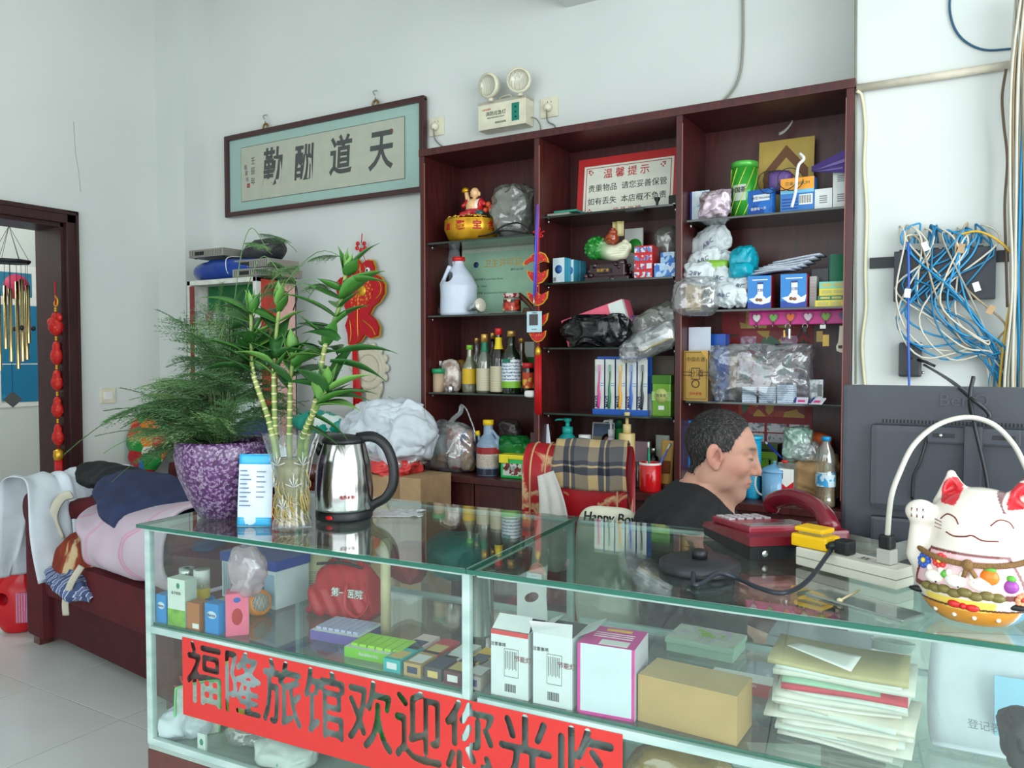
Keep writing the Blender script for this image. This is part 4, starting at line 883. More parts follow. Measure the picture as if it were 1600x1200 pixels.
bagblob('green_packet','bright green packet behind the clear carrier bag',671,682,668,690,3.1,mat('leaf_green',(140,180,40),.4,var=.2),44,dep=.02,cat='packet',sub=3,base=Z)
xc = 760;t = thing('vinegar_jug','plastic vinegar jug with yellow caps and red banded label','jug',(at(xc,600,Y=2.94).x,2.955,Z));k = mpp(xc,2.95);r = 15.5*k;h = hgt(xc,660,2.95,Z)
def vj(P):
 x,y,z = P[...,0],P[...,1],P[...,2];q = np.hypot(x,y)
 rr = np.interp(z,[0,.01,h*.58,h*.7,h*.78,h],[r*.92,r,r,r*.7,r*.42,r*.38]);b = np.maximum((q - rr)*.75,np.maximum(-z,z - h*.99))
 b = smin(b,s_cap(P,(r*.85,0,h*.52),(r*.95,0,h*.72),.007,.007),.006);b = smin(b,s_cap(P,(r*.95,0,h*.72),(r*.45,0,h*.84),.007,.007),.006)
 return smin(b,s_cap(P,(-r*.7,0,h*.5),(-r*.98,0,h*.74),.011,.006),.006)
sdf_obj('body',vj,(-r*1.3,-r*1.1,-.004),(r*1.3,r*1.1,h*1.02),.003,mat('bluish_plastic',(128,150,172),.2,var=.06),t)
MB().lathe([(r*1.012,h*.16),(r*1.012,h*.42)],22,cap=False).build('paper_label',prints('vinegar_label',[(216,206,190),(210,200,186),(120,90,84)],60,kind='lines',dist=3),t)
MB().lathe([(r*1.014,h*.42),(r*1.014,h*.54)],22,cap=False).build('label_band',mat('label_red',(150,36,36),.5),t)
MB().lathe([(r*1.01,0.006),(r*1.01,h*.14)],22,cap=False).build('dark_contents',mat('vinegar_dark',(44,50,66),.2),t)
MB().lathe([(r*.46,h*.95),(r*.46,h*1.05),(0,h*1.05)],16).build('cap',ycap,t)
MB().lathe([(r*.2,0),(r*.22,.02),(0,.022)],12,T=Matrix.Translation((-r*1.0,0,h*.74)) @ Matrix.Rotation(-.35,4,'Y')).build('spout_cap',ycap,t)
bagblob('dark_foil_bag','dark brown foil bag standing behind the green bag',780,812,656,735,3.08,mat('dark_foil',(56,44,42),.25,var=.3),18,dep=.04,base=Z);
bagblob('green_plastic_bag','shiny green plastic bag behind the lidded green tub',776,832,680,735,3.02,mat('green_film',(26,110,50),.2,var=.35,vs=12),19,dep=.05,base=Z,amp=.02,sc=16)
a = at(785,740,Y=2.93);b = at(822,740,Y=2.93);w = b.x - a.x;h = hgt(803,716,2.93,Z)
t = thing('lidded_tub','green plastic tub with yellow lid and nut label on the worktop','tub',((a.x + b.x)/2,2.92,Z),.12);gp = mat('bright_green_plastic',(30,176,84),.35)
MB().box(-w/2,w/2,0,.1,0,h,bev=.008).build('body',gp,t);MB().box(-w/2 - .006,w/2 + .006,-.006,.106,h - .004,h + .016,bev=.006).build('lid',mat('lid_yellow',(222,204,30),.35),t)
MB().box(-w/2 - .002,-w/2 + .04,-.012,-.004,h - .02,h + .008,bev=.003).build('lid_clasp',mat('lid_yellow',(222,204,30),.35),t)
MB().box(-w/2 + .012,w/2 - .02,-.0008,.001,.012,h - .022,bev=.0).build('label_panel',prints('nut_label',[(206,214,206),(190,200,190),(120,40,30),(90,140,50)],30,kind='noise'),t);text('香酥花生',.018,ink,t,(-.005,-.0012,h*.5),ext=.0002)
t = carton('chocolate_pack','slim brown upright snack pack against the bookcase divider','packet',829,839,676,2.95,Z,.02,mat('choc_brown',(70,32,26),.35),rz=.1);MB().lathe([(0,0),(.009,0),(.009,.001),(0,.001)],14,T=Matrix.Translation((0,0,t['h']*.62)) @ Matrix.Rotation(math.pi/2,4,'X')).build('round_badge',white,t);fin(t)
# ---- hanging ornament and lanyard on divider 1
HY = 2.87;t = thing('bat_hanging','red and gold bat and fish charm string with tassel on bookcase divider','hanging ornament',at(841,350,Y=HY));L0 = Vector(t.location)
def hp(x,y):q = at(x,y,Y=HY) - L0;return (q.x,q.z)
MB().tube([(0,.005,0),(0,.005,hp(840,545)[1])],.0028,6).build('cord',red,t)
for dx,dy in ((-7,-2),(7,-2),(-5,5),(5,5),(0,-7),(0,7)):
 q = hp(842 + dx,365 + dy);MB().tube(smooth_path([(hp(842,365)[0],0,hp(842,365)[1]),(q[0] - .006,-.002,q[1]),(q[0] + .006,-.002,q[1] + .004),(hp(842,365)[0],0,hp(842,365)[1])],4),.0026,5).build('knot_loop',red,t)
charm = ramp_mat('charm_print','cells',110,[(0,(226,190,90)),(.22,(210,70,30)),(.4,(190,30,30)),(1,(176,22,30))],rough=.35)
wing = [(0,-9),(5,-12),(14,-8),(19,2),(21,12),(15,10),(10,9),(4,12),(0,16),(-5,12),(-10,10),(-16,12),(-22,18),(-27,17),(-24,9),(-16,2),(-8,-8)]
fish_ = [(0,-8),(6,-2),(20,-10),(18,6),(10,18),(2,22),(-4,22),(-12,14),(-18,2),(-20,-8),(-8,-4)]
for cy_,shp in ((402,wing),(428,fish_),(462,fish_),(496,fish_),(522,[(x*.8,y*.8) for x,y in fish_])):
 shp = [(x*.86,y*.72) for x,y in shp];MB().prism([hp(840 + x,cy_ + y) for x,y in shp],-.002,.003).build('charm_edge',gold,t)
 MB().prism([hp(840 + x*.88,cy_ + 3 + (y - 3)*.86) for x,y in shp],-.0055,-.001).build('charm',charm,t)
for cy_ in (416,447):q = hp(840,cy_);MB().ball((q[0],-.002,q[1]),.005,8,6).build('gold_bead',gold,t)
MB().lathe([(.011,hp(840,556)[1]),(.013,hp(840,549)[1]),(.011,hp(840,545)[1]),(.004,hp(840,541)[1])],12).build('tassel_cap',gold,t)
ts = MB()
for k in range(30):
 a_ = k*2.4;r = .0125*math.sqrt((k + .5)/30);ts.tube([(r*math.cos(a_),r*math.sin(a_)*.7,hp(840,553)[1]),(r*1.15*math.cos(a_),r*.8*math.sin(a_),hp(840,644 + (k % 5))[1])],.0026,5)
ts.build('tassel',red,t)
t = thing('id_lanyard','blue lanyard with a pale identity card hung on the bookcase divider','lanyard',at(840,318,Y=2.862));L0 = Vector(t.location)
def lp_(x,y,d=0.):q = at(x,y,Y=2.862) - L0;return (q.x,q.y - d,q.z)
MB().tube([lp_(840,320),lp_(837,400,.003),lp_(835,465,.004)],.0045,8,flat=.3).build('ribbon',mat('lanyard_blue',(70,84,200),.6),t)
MB().tube([lp_(841,318),lp_(841,350),lp_(838,460)],.0035,8,flat=.3).build('ribbon_back',mat('lanyard_magenta',(150,60,140),.6),t)
MB().tube([lp_(835,463,.004),lp_(835,480,.004)],.003,8).build('clip',steel,t)
a = lp_(825,487);b = lp_(848,519)
MB().box(a[0],b[0],-.01,-.007,b[2],a[2],bev=.0008).build('card',mat('card_pale_blue',(176,206,214),.3),t)
MB().box(a[0] + .012,b[0] - .017,-.0112,-.0095,b[2] + .028,a[2] - .012).build('portrait',mat('portrait_dark',(70,64,66),.5),t)
text('上岗证',.009,ink,t,((a[0] + b[0])/2,-.0105,a[2] - .007),ext=.0002);text('No. 0018',.006,ink,t,((a[0] + b[0])/2,-.0105,b[2] + .012),ext=.0002)
# ================= bay 2
# ---- shelf 1 notice board
Z = S2[0];X0,X1,Z0,Z1 = rect(905,255,1060,325,3.13);w = X1 - X0;h = hgt(980,240,3.13,Z)
t = thing('notice_board','red-bordered white printed guest notice board leaning on the top shelf','sign',((X0 + X1)/2,3.1,Z),rot=(math.radians(-6),0,0))
MB().box(-w/2,w/2,0,.01,0,h,bev=.001).build('board',mat('sign_red',(176,40,40),.4),t)
MB().box(-w/2 + .03,w/2 - .016,-.001,0,.012,h - .035).build('white_field',mat('sign_white',(214,216,200),.4),t)
MB().box(-w/2 + .04,w/2 - .026,-.0014,-.0008,h - .046,h - .043).box(-w/2 + .04,-w/2 + .043,-.0014,-.0008,.025,h - .045).box(w/2 - .029,w/2 - .026,-.0014,-.0008,.025,h - .045).build('inner_border',mat('sign_border',(150,60,60),.5),t)
text('温 馨 提 示',.043,mat('sign_crimson',(180,40,50),.5),t,(.0,-.0016,h*.715),ext=.0003,bold=.0003)
text('贵重物品  请您妥善保管',.0335,ink,t,(.005,-.0016,h*.5),ext=.0003);text('如有丢失  本店概不负责',.0335,ink,t,(.005,-.0016,h*.29),ext=.0003)
text('福 隆 旅 馆',.026,mat('sign_crimson',(180,40,50),.5),t,(.01,-.0016,h*.12),ext=.0003)
for sx_,sz_ in ((-1,1),(1,1),(-1,-1)):
 cn = MB()
 for i in range(5):cn.ball((sx_*(w/2 - .05 - .008*(i % 3)) - .004*sx_,-.001,(h - .055 - .008*(i // 2)) if sz_ > 0 else .03 + .008*(i // 2)),(.004,.0012,.004),8,4)
 cn.build('corner_flourish',mat('sign_crimson',(180,40,50),.5),t)
for i,(x0,x1,y,m,lb) in enumerate(((856,890,334,paper,'lowest white paper stack on the notice shelf'),(858,892,329,mat('grey_paper',(150,150,140),.7),'grey booklet on the white paper stack'),(868,903,323,mat('teal_cover',(40,130,110),.5),'teal covered booklet topping the paper stack'))):
 a,b = at(x0,600,Y=2.98),at(x1,600,Y=2.98);tag(MB().box(a.x,b.x,0,.1,0,.009,bev=.002).build('booklet',m,None,(0,2.96,Z + .0093*i),None),lb,'booklet','booklets on the notice shelf')
t = bot('chess_piece_stamp','small black round stamp standing before the notice board',1025,8,309,3.0,Z,[(1,0),(1,.15),(.5,.3),(.5,.6),(1.1,.85),(1.1,1)],black,cat='stamp');fin(t)
t = carton('black_case','small black tilted case by the notice board corner','case',1042,1056,305,2.99,Z,.05,mat('black_gloss',(14,14,15),.2),rz=-.2);panel(t,.5,.8,.25,.35,white);fin(t)
# ---- shelf 2
Z = S2[1]
bw_ = prints('white_blue_box',[(206,222,226),(190,212,220),(214,226,228)],20)
for i,(x0,x1,yt,Y) in enumerate(((863,882,403,2.95),(883,896,406,3.0),(893,906,408,3.05))):
 t = carton('tissue_box',('white and turquoise box nearest the divider on cabbage shelf','second white and turquoise box left of the jade cabbage','third white and turquoise box right beside the jade cabbage')[i],'box',x0,x1,yt,Y,Z,.05,bw_,mat('turq_side',(60,150,176),.4),group='white and turquoise boxes',rz=-.1)
 MB().lathe([(0,0),(.018,0),(.018,.0008),(0,.0008)],16,T=Matrix.Translation((0,0,t['h']*.55)) @ Matrix.Rotation(math.pi/2,4,'X')).build('round_logo',mat('logo_blue',(40,90,150),.4),t);text('清',.018,ink,t,(-.02,-.001,t['h']*.15),ext=.0002);fin(t)
xc = 952;t = thing('jade_cabbage','carved jade cabbage with brown toad on a dark wooden stand','ornament',(at(xc,600,Y=3.0).x,3.0,Z));k = mpp(xc,3.0)
sta = mat('dark_rosewood',(46,22,28),.25,var=.2,coat=.4);ww = 34*k;hs = 26*k
MB().box(-ww,ww,-.035,.035,0,hs*.25,bev=.004).box(-ww*.8,ww*.8,-.028,.028,hs*.25,hs*.95,bev=.006).build('stand',sta,t)
cr = MB();random.seed(5)
for i in range(26):cr.ball((random.uniform(-ww,ww),random.uniform(-.035,.02),hs*random.uniform(.1,.9)),random.uniform(.007,.014),8,6)
cr.ball((ww*.55,0,hs*1.0),.022,10,8).build('carved_relief',sta,t);MB().box(-ww*.45,ww*.2,-.043,-.03,hs*.45,hs*.72).build('name_plate',sta,t);text('财源广进',.013,gold,t,(-ww*.12,-.0436,hs*.58),ext=.0003)
random.seed(6);lum = [(random.gauss(0,1),random.gauss(0,1),random.gauss(0,1)) for _ in range(70)]
def cab(P):
 b = s_ell(P,(0,0,0),(.085,.04,.034),rotm(0,12,0))
 b = smin(b,s_ell(P,(-.055,0,.02),(.05,.04,.042)),.02)
 for i,(a_,b_,c_) in enumerate(lum):
  n = math.sqrt(a_*a_ + b_*b_ + c_*c_);b = smin(b,np.linalg.norm(P - np.array((-.055 + .05*a_/n,.04*b_/n,.02 + .042*c_/n)),axis=-1) - .009,.003)
 b = smin(b,s_ell(P,(.06,0,.012),(.035,.03,.028)),.015)
 for j in range(5):b = smax(b,-s_cap(P,(.0,-.045,.02 - j*.012),(.085,-.02,.012 - j*.007),.0035,.002),.004)
 return b
def cabp(v):
 g = np.array(lin((36,128,44)));w = np.array(lin((206,206,178)));f = np.clip((v[:,:1] + .03)/.05,0,1);return g*(1 - f) + w*f
sdf_obj('cabbage',cab,(-.13,-.06,-.06),(.12,.06,.09),.0028,paint_mat('polished_jade',.15,coat=.6),t,cabp,(0,0,hs + .045))
def toad(P):
 b = s_ell(P,(0,0,0),(.03,.026,.026));b = smin(b,s_ell(P,(.012,-.012,.024),(.018,.016,.015)),.008)
 for s in (-1,1):b = smin(b,s_ell(P,(.014,-.012 + s*.01,.038),(.005,.005,.005)),.003);b = smin(b,s_cap(P,(.0,s*.024,-.01),(.02,s*.03,-.022),.009,.006),.006)
 return b
sdf_obj('toad',toad,(-.05,-.05,-.045),(.05,.05,.06),.0028,mat('amber_brown',(140,56,24),.15,var=.2,coat=.5),t,None,(.012,-.012,hs + .098))
MB().sheet(lambda u,v:(.03 + .045*(u - .5),.01 + .006*math.sin(u*9),hs + .11 + .06*v),8,4,thick=.004).build('carved_leaf',mat('pale_jade',(190,178,120),.3),t)
MB().ball((.068,-.005,hs + .075),(.016,.012,.018)).ball((.085,-.005,hs + .062),(.012,.01,.016)).build('white_curl',mat('white_jade',(210,206,180),.2),t)
t = carton('green_logo_card','white card with a green leaf shape behind the jade cabbage','card',975,1003,357,3.12,Z,.01,mat('card_white',(206,210,204),.5));MB().lathe([(0,0),(.03,0),(.03,.0008),(0,.0008)],20,T=Matrix.Translation((.005,0,t['h']*.68)) @ Matrix.Rotation(math.pi/2,4,'X')).build('green_shape',mat('logo_green',(40,150,50),.4),t);fin(t)
rw = mat('pack_red',(190,36,44),.35);a = at(990,600,Y=2.96);b = at(1019,600,Y=2.96)
t = thing('tissue_multipack','red and white twelve-piece pocket tissue multipack on the cabbage shelf','multipack',((a.x + b.x)/2,2.955,Z),-.05);w = b.x - a.x;h = hgt(1005,384,2.96,Z)
MB().box(-w/2,w/2,0,.07,0,h,bev=.003).build('wrap',rw,t)
for i in range(3):
 for j in range(4):MB().box(-w/2 + w*(i/3 + .03),-w/2 + w*(i/3 + .3),-.002,.001,h*(j/4 + .05),h*(j/4 + .21),bev=.0008).build('tissue_pack',prints('pack_print',[(206,206,214),(190,60,70),(90,130,190)],90),t)
bagblob('grey_bag','grey translucent bag slumped behind the blue boxes',1026,1058,357,436,3.08,greybag,24,dep=.05,base=Z)
bb_ = prints('blue_pack',[(60,110,190),(170,200,226),(70,130,200),(196,214,230)],60)
t = carton('blue_box','lower blue and white toothpaste box beside the red multipack','box',1021,1053,411,2.95,Z,.05,bb_);h1 = t['h'];fin(t)
t = carton('blue_box','upper blue and white box stacked beside the red multipack','box',1030,1053,394,2.97,Z + h1 + .0005,.05,bb_,rz=-.15);t['h'];fin(t)
# ---- shelf 3
Z = S2[2]
a = at(886,540,Y=2.97)
t = thing('pink_box','tilted pink cardboard box half inside a black plastic bag','box',(a.x + .005,2.97,Z + .002),0,rot=(0,math.radians(-17),0));L = at(985,600,Y=2.97).x - a.x
MB().box(0,L,0,.09,0,.115,bev=.002).build('box',mat('pink_card',(222,96,120),.5),t);MB().box(L*.78,L + .001,-.001,.02,.03,.112).build('white_end',mat('box_white',(206,214,208),.5),t)
bagblob('black_bag','glossy black plastic bag crumpled over the pink box',886,984,494,546,2.955,mat('black_film',(16,17,20),.18,var=.3,spec=.6),25,dep=.07,base=Z + .001,amp=.024,sc=15,sub=5)
bagblob('purple_bag','lilac plastic wrap poking out beside the black bag',972,1000,494,540,3.04,film('lilac_film',(176,140,190),.5,.15,.8,bump=.4),26,dep=.04,base=Z + .002)
o = bagblob('document_sleeve','grey plastic sleeve leaning up from the shelf beside the black bag',985,1066,486,540,3.02,greybag,27,dep=.04,rot=(0,math.radians(-28),0),amp=.014)
o = bagblob('clear_wrapped_papers','clear wrapped sheaf of white papers jutting from the middle shelf',968,1064,515,556,2.93,clear_w,28,dep=.045,rot=(0,math.radians(-20),0),amp=.014)
t = thing('white_paper_sheaf','white and yellow paper sheaf inside the clear wrap','papers',at(1012,548,Y=2.935),0,rot=(0,math.radians(-22),0))
for i in range(5):MB().box(-.02,.13,-.03,.05,.004 + i*.005,.008 + i*.005).build('sheet',paper if i else ycap,t)
# ---- shelf 4: toothbrush card
Z = S2[3];a = at(926,600,Y=2.95);b = at(1012,600,Y=2.95);w = b.x - a.x;h = hgt(968,557,2.95,Z)
t = thing('toothbrush_display','blue display box holding five carded toothbrushes','toothbrush pack',((a.x + b.x)/2,2.95,Z));bl_ = mat('display_blue',(30,84,170),.4)
MB().box(-w/2,w/2,0,.05,0,h*.09).box(-w/2,w/2,.045,.05,0,h).build('tray',bl_,t)
for i,c in enumerate(((206,50,140),(16,110,70),(226,160,30),(40,90,190),(30,34,40))):
 x = -w/2 + w*(i + .5)/5*.98 + .004;bw = w/5*.84
 cd_ = MB().box(x - bw/2,x + bw/2,.006,.009,h*.04,h*.95,bev=.0006).build('blister_card',mat('card_white',(206,210,214),.4),t)
 cm = mat('brush_%d' % i,c,.35);MB().tube(smooth_path([(x - .002,.0,h*.1),(x + .002,-.001,h*.3),(x - .001,0,h*.45),(x + .002,0,h*.62),(x + .003,0,h*.78)],4),[.005,.0055,.006,.006,.006,.006,.0055,.005,.0045,.004,.0035,.003,.003,.003,.003,.003,.003],8).build('brush_handle',cm,cd_)
 MB().box(x,x + .007,-.008,.0,h*.74,h*.86,bev=.001).build('bristles',mat('bristle_%d' % i,tuple(min(255,int(v*.5 + 110)) for v in c),.6),cd_)
 text('MAXS',.018,mat('navy_print',(30,40,90),.5),cd_,(x - bw*.3,.0055,h*.22),(math.pi/2,-math.pi/2,0),ext=.0002,bold=.0006)
 MB().box(x + bw*.12,x + bw*.48,.0054,.006,h*.49,h*.5).box(x + bw*.12,x + bw*.48,.0054,.006,h*.53,h*.54).build('blue_stripes',mat('stripe_blue',(60,130,190),.4),cd_)
t = carton('brown_folded_box','grey-brown folded box lying behind the green tea tin','box',1012,1053,556,3.1,Z + .0,.06,mat('taupe_card',(120,112,96),.6));panel(t,.1,.9,.0,.55,mat('brown_print',(110,66,34),.5));fin(t)
t = carton('clear_small_box','narrow clear plastic box beside the green tea tin','box',1011,1019,615,2.97,Z,.03,film('clear_box',(200,206,206),.35,.1,.6));fin(t)
a = at(1020,600,Y=2.955);b = at(1050,600,Y=2.955);w = b.x - a.x;h = hgt(1035,586,2.955,Z)
t = thing('tea_tin','lime green square tea tin with round floral emblem','tin',((a.x + b.x)/2,2.945,Z),-.08);tg = mat('tin_green',(110,160,56),.3,.2)
MB().box(-w/2,w/2,0,w,0,h*.86,bev=.006).build('body',tg,t);MB().box(-w/2 - .0015,w/2 + .0015,-.0015,w + .0015,h*.78,h,bev=.005).build('lid',mat('tin_green_dark',(70,120,40),.3,.2),t)
MB().lathe([(0,0),(w*.36,0),(w*.36,.001),(0,.001)],24,T=Matrix.Translation((0,-.001,h*.5)) @ Matrix.Rotation(math.pi/2,4,'X')).build('emblem',ramp_mat('emblem_print','cells',150,[(0,(30,60,20)),(.3,(190,200,120))],rough=.4),t);MB().box(-w/2 - .001,w/2 + .001,-.0008,.001,h*.38,h*.6).build('band',mat('tin_band',(150,190,110),.4),t)
text('铁观音',.014,ink,t,(0,-.0025,h*.5),ext=.0002);MB().box(-.012,.012,-.001,.001,h*.16,h*.26).build('badge',white,t)
# ---- bay 2, worktop: toiletries
Z = BB
def tube_(label,xc,wpx,yt,Y,m,cap,lean=0.,band=None,name='toothpaste_tube'):
 k = mpp(xc,Y);r = wpx*k/2;h = hgt(xc,yt,Y,Z);t = thing(name,label,'tube',(at(xc,600,Y=Y).x,Y,Z),0,rot=(0,lean,0))
 n = 10;prof = [(r*.9,0.14,r*.9),(r,.2,r*.8),(r,.6,r*.45),(r*1.02,1.,.0015)]
 vs = [];seg = 16
 for a,z,b in prof:
  for i in range(seg):q = 2*math.pi*i/seg;vs.append((a*math.cos(q),b*math.sin(q),z*h))
 fs = [(j*seg + i,j*seg + (i + 1) % seg,(j + 1)*seg + (i + 1) % seg,(j + 1)*seg + i) for j in range(3) for i in range(seg)]
 MB().add(vs,fs,True).build('tube_body',m,t);MB().lathe([(r*.7,0),(r*.75,h*.15),(0,h*.16)],16).build('cap',cap,t)
 if band:MB().box(-r*.7,r*.7,-r*.82,-r*.5,h*.35,h*.6).build('printed_panel',band,t)
 return t
tube_('blue and white toothpaste tube leaning against the bookcase divider',861,14,663,2.97,mat('paste_white',(200,212,222),.35),mat('tube_cap_blue',(40,100,190),.4),-.14,mat('paste_blue',(30,80,150),.4))
def pump(label,xc,wpx,yb,yt,Y,m,pm,style,lab=None,group=None):
 k = mpp(xc,Y);r = wpx*k/2;hb = hgt(xc,yb,Y,Z);ht = hgt(xc,yt,Y,Z);t = thing('pump_bottle',label,'bottle',(at(xc,600,Y=Y).x,Y,Z),0,group)
 MB().lathe([(r*.9,0),(r,.006),(r,hb*.8),(r*.8,hb*.93),(r*.45,hb),(r*.45,hb*1.01)] if style else [(r*.97,0),(r,.004),(r,hb*.985),(r*.96,hb)],24,squash=.75 if style else 1).build('body',m,t)
 MB().lathe([(r*.5,hb),(r*.5,hb + (ht - hb)*.42),(r*.2,hb + (ht - hb)*.45),(r*.2,hb + (ht - hb)*.75),(r*.36,hb + (ht - hb)*.78),(r*.36,ht),(0,ht)],20).build('pump_collar',pm,t)
 MB().tube([(0,0,ht - .006),(-r*1.1,-.004,ht - .008),(-r*1.25,-.004,ht - .014)],.0045,8).build('spout',pm,t) if style else None
 if lab:MB().lathe([(r*1.008,hb*.18),(r*1.008,hb*.48)],24,cap=False,a0=-2.4,a1=-1.0).build('paper_label',lab,t)
 return t
teal = mat('teal_plastic',(20,140,140),.3,var=.08)
pump('teal lotion bottle with teal pump head',887,30,677,653,3.0,teal,mat('teal_pump',(40,170,160),.3),1)
t = bot('cream_jar','squat jar with white lid beside the teal pump bottle',914,18,679,3.0,Z,P_JAR,mat('jar_green',(60,110,70),.3),white,.72,cat='jar',capr=1.0);fin(t)
X0,X1,Z0,Z1 = rect(921,662,956,705,3.1);t = thing('child_photo','colour photograph of a child leaning against the bookcase back','photograph',((X0 + X1)/2,3.1,Z),rot=(math.radians(-8),0,0));w = X1 - X0;h = hgt(938,660,3.1,Z)
MB().box(-w/2,w/2,0,.004,0,h).build('photo_card',paper,t);MB().box(-w/2 + .006,w/2 - .006,-.0006,0,.006,h - .006).build('photo_backdrop',mat('photo_blue',(90,110,140),.4,var=.2),t)
MB().box(-w/2 + .006,w*.1,-.0009,-.0004,h*.5,h*.75).build('photo_sand',mat('photo_sand',(170,160,130),.5),t)
MB().lathe([(0,0),(.026,0),(.026,.0006),(0,.0006)],18,T=Matrix.Translation((w*.2,-.0008,h*.7)) @ Matrix.Rotation(math.pi/2,4,'X')).build('photo_hair',mat('photo_hair',(40,26,24),.5),t)
MB().lathe([(0,0),(.017,0),(.017,.0006),(0,.0006)],18,T=Matrix.Translation((w*.2,-.0014,h*.68)) @ Matrix.Rotation(math.pi/2,4,'X')).build('photo_face',mat('photo_skin',(196,140,120),.5),t)
MB().prism([(w*.05,.01),(w*.4,.01),(w*.35,h*.5),(w*.1,h*.5)],-.0012,-.0006).build('photo_jacket',mat('photo_navy',(40,60,110),.5),t)
pump('white lotion bottle with a white pump spout',955,17,683,655,3.02,mat('lilac_white',(196,186,196),.4),white,1)
t = bot('green_bottle','slim bottle with dark green cap behind the beige pump bottle',968,11,655,3.06,Z,P_TUB,mat('green_print_bottle',(30,120,60),.35,var=.2),mat('cap_dgreen',(10,80,50),.4),.86,lab=lp,labz=(.1,.5));fin(t)
t = pump('tall beige pump bottle with yellow base beside the red mug',980,24,677,644,2.94,mat('beige_plastic',(206,184,126),.4,var=.04),mat('beige_plastic',(206,184,126),.4),0,prints('pump_label',[(196,200,176),(190,196,172),(90,130,100)],80,kind='lines',dist=3))
k = mpp(980,2.94);MB().lathe([(12.3*k,0),(12.3*k,22*k)],24,cap=False).build('yellow_base',mat('base_yellow',(222,170,30),.4),t)
t = carton('lilac_box','dusty pink box behind the red mug','box',992,1012,690,3.08,Z,.05,mat('dusty_pink',(176,140,150),.5));panel(t,.1,.9,.2,.3,mat('pink_print2',(120,80,100),.5));fin(t)
k = mpp(1017,2.93);r = 16.5*k;h = hgt(1017,723,2.93,Z)
t = thing('red_mug','glossy red toothbrush mug on the worktop by the beige bottle','mug',(at(1017,600,Y=2.93).x,2.93,Z))
MB().lathe([(r*.93,0),(r,.004),(r,h),(r*.95,h + .001),(r*.93,h - .002),(r*.9,.008),(0,.008)],28,cap=False).build('body',mat('mug_red',(206,24,30),.2,coat=.4),t);MB().lathe([(r*1.003,h - .006),(r*1.01,h),(r*.95,h + .002)],28,cap=False).build('rim',white,t)
def brush(label,b,e,c):
 t = thing('toothbrush',label,'toothbrush',b,0,'toothbrushes in the red mug');e = Vector(e) - Vector(b);m = mat('brush_c_%d_%d_%d' % c,c,.35)
 MB().tube([e*0,e*.3,e*.7,e*.85,e],[.004,.005,.005,.003,.0045],8).build('brush_handle',m,t);d = Vector((0,-.006,0));MB().tube([e*.87 + d,e*.99 + d],.004,6).build('bristles',white,t)
m_ = Vector(t.location)
brush('green toothbrush standing in the red mug',m_ + Vector((-.006,.0,.012)),at(1014,690,Y=2.93),(30,150,110));brush('blue toothbrush slanting out of the red mug',m_ + Vector((-.01,.004,.012)),at(1048,693,Y=2.95),(90,110,190))
t = bot('black_bottle','short black bottle behind the toothbrush mug',1022,16,700,3.02,Z,P_SHAMP,mat('black_gloss',(14,14,15),.2),steel,.84);fin(t)
t = bot('black_bottle','dark clear tumbler between the beige bottle and the red mug',997,12,722,2.99,Z,P_TUB,film('dim_tumbler',(140,140,140),.5,.05,.6),cat='tumbler');fin(t)
tube_('tall gold cream tube with brown print at the end of bay two',1042,19,688,2.98,mat('gold_tube',(196,152,74),.35,var=.1),mat('tube_cap_brown',(110,60,30),.4),.03,mat('tube_brown',(120,66,36),.4),name='cream_tube')
tube_('pale grey-green cream tube behind the gold tube',1036,22,680,3.06,mat('pale_tube',(176,184,170),.4),white,0,name='cream_tube')
# ================= bay 3
Z = S3[0]
wb = prints('white_aqua_box',[(196,214,222),(206,220,226),(120,176,200)],50)
nv = mat('box_navy',(40,50,120),.4)
t = carton('small_carton','lower small aqua and white carton at the end of top shelf','carton',1079,1106,323,2.98,Z,.05,wb,nv,group='aqua cartons');h1 = t['h'];panel(t,-.12,0,0,1,nv);fin(t)
t = carton('small_carton','upper small aqua and white carton at the end of top shelf','carton',1079,1106,305,2.98,Z + h1 + .0003,.05,wb,nv,group='aqua cartons',h=h1);panel(t,-.12,0,0,1,nv);fin(t)
bagblob('foil_wrap','crumpled silver-pink foil wrapping beside the green tin',1096,1141,300,336,2.94,ramp_mat('silver_pink_foil','noise',18,[(.4,(150,136,140)),(.6,(206,186,200))],rough=.25,metal=.3),51,dep=.03,base=Z,amp=.016,sc=16)
r = 20*mpp(1160,3.0);h = hgt(1160,255,3.0,Z);t = thing('green_tin','green spiral-printed cylindrical tea tin on the top shelf','tin',(at(1160,600,Y=3.0).x,3.0,Z))
def spir(u,v):a = u*2*math.pi;return (r*math.cos(a),r*math.sin(a),v*h*.93)
MB().lathe([(r,0),(r,h*.93)],32).build('body',mat('tin_leaf_green',(50,150,50),.25,.2),t);MB().lathe([(r*1.03,h*.9),(r*1.03,h*.99),(r*.98,h),(0,h)],32).build('lid',mat('tin_lid_green',(80,170,70),.25,.2),t)
for i in range(9):
 a0 = i*2*math.pi/9;MB().tube([(r*1.004*math.cos(a0 + s_*1.6),r*1.004*math.sin(a0 + s_*1.6),h*(.02 + .86*s_)) for s_ in [j/10 for j in range(11)]],.0022,5).build('spiral_line',mat('tin_gold_line',(170,190,70),.3,.3),t)
MB().lathe([(r*1.008,h*.3),(r*1.008,h*.58)],12,cap=False,a0=-2.3,a1=-1.2).build('label',mat('tin_label',(170,184,170),.4),t);text('中国茶',.022,ink,t,(-.012,-r*1.02,h*.48),(math.pi/2,0,-.2),ext=.0006)
t = carton('gold_temple_card','golden temple picture card leaning at the back of top shelf','card',1180,1266,215,3.12,Z,.004,mat('card_olive_gold',(176,150,70),.35,var=.2,vs=9));w,h = t['w'],t['h'];t.rotation_euler = (math.radians(-5),0,0)
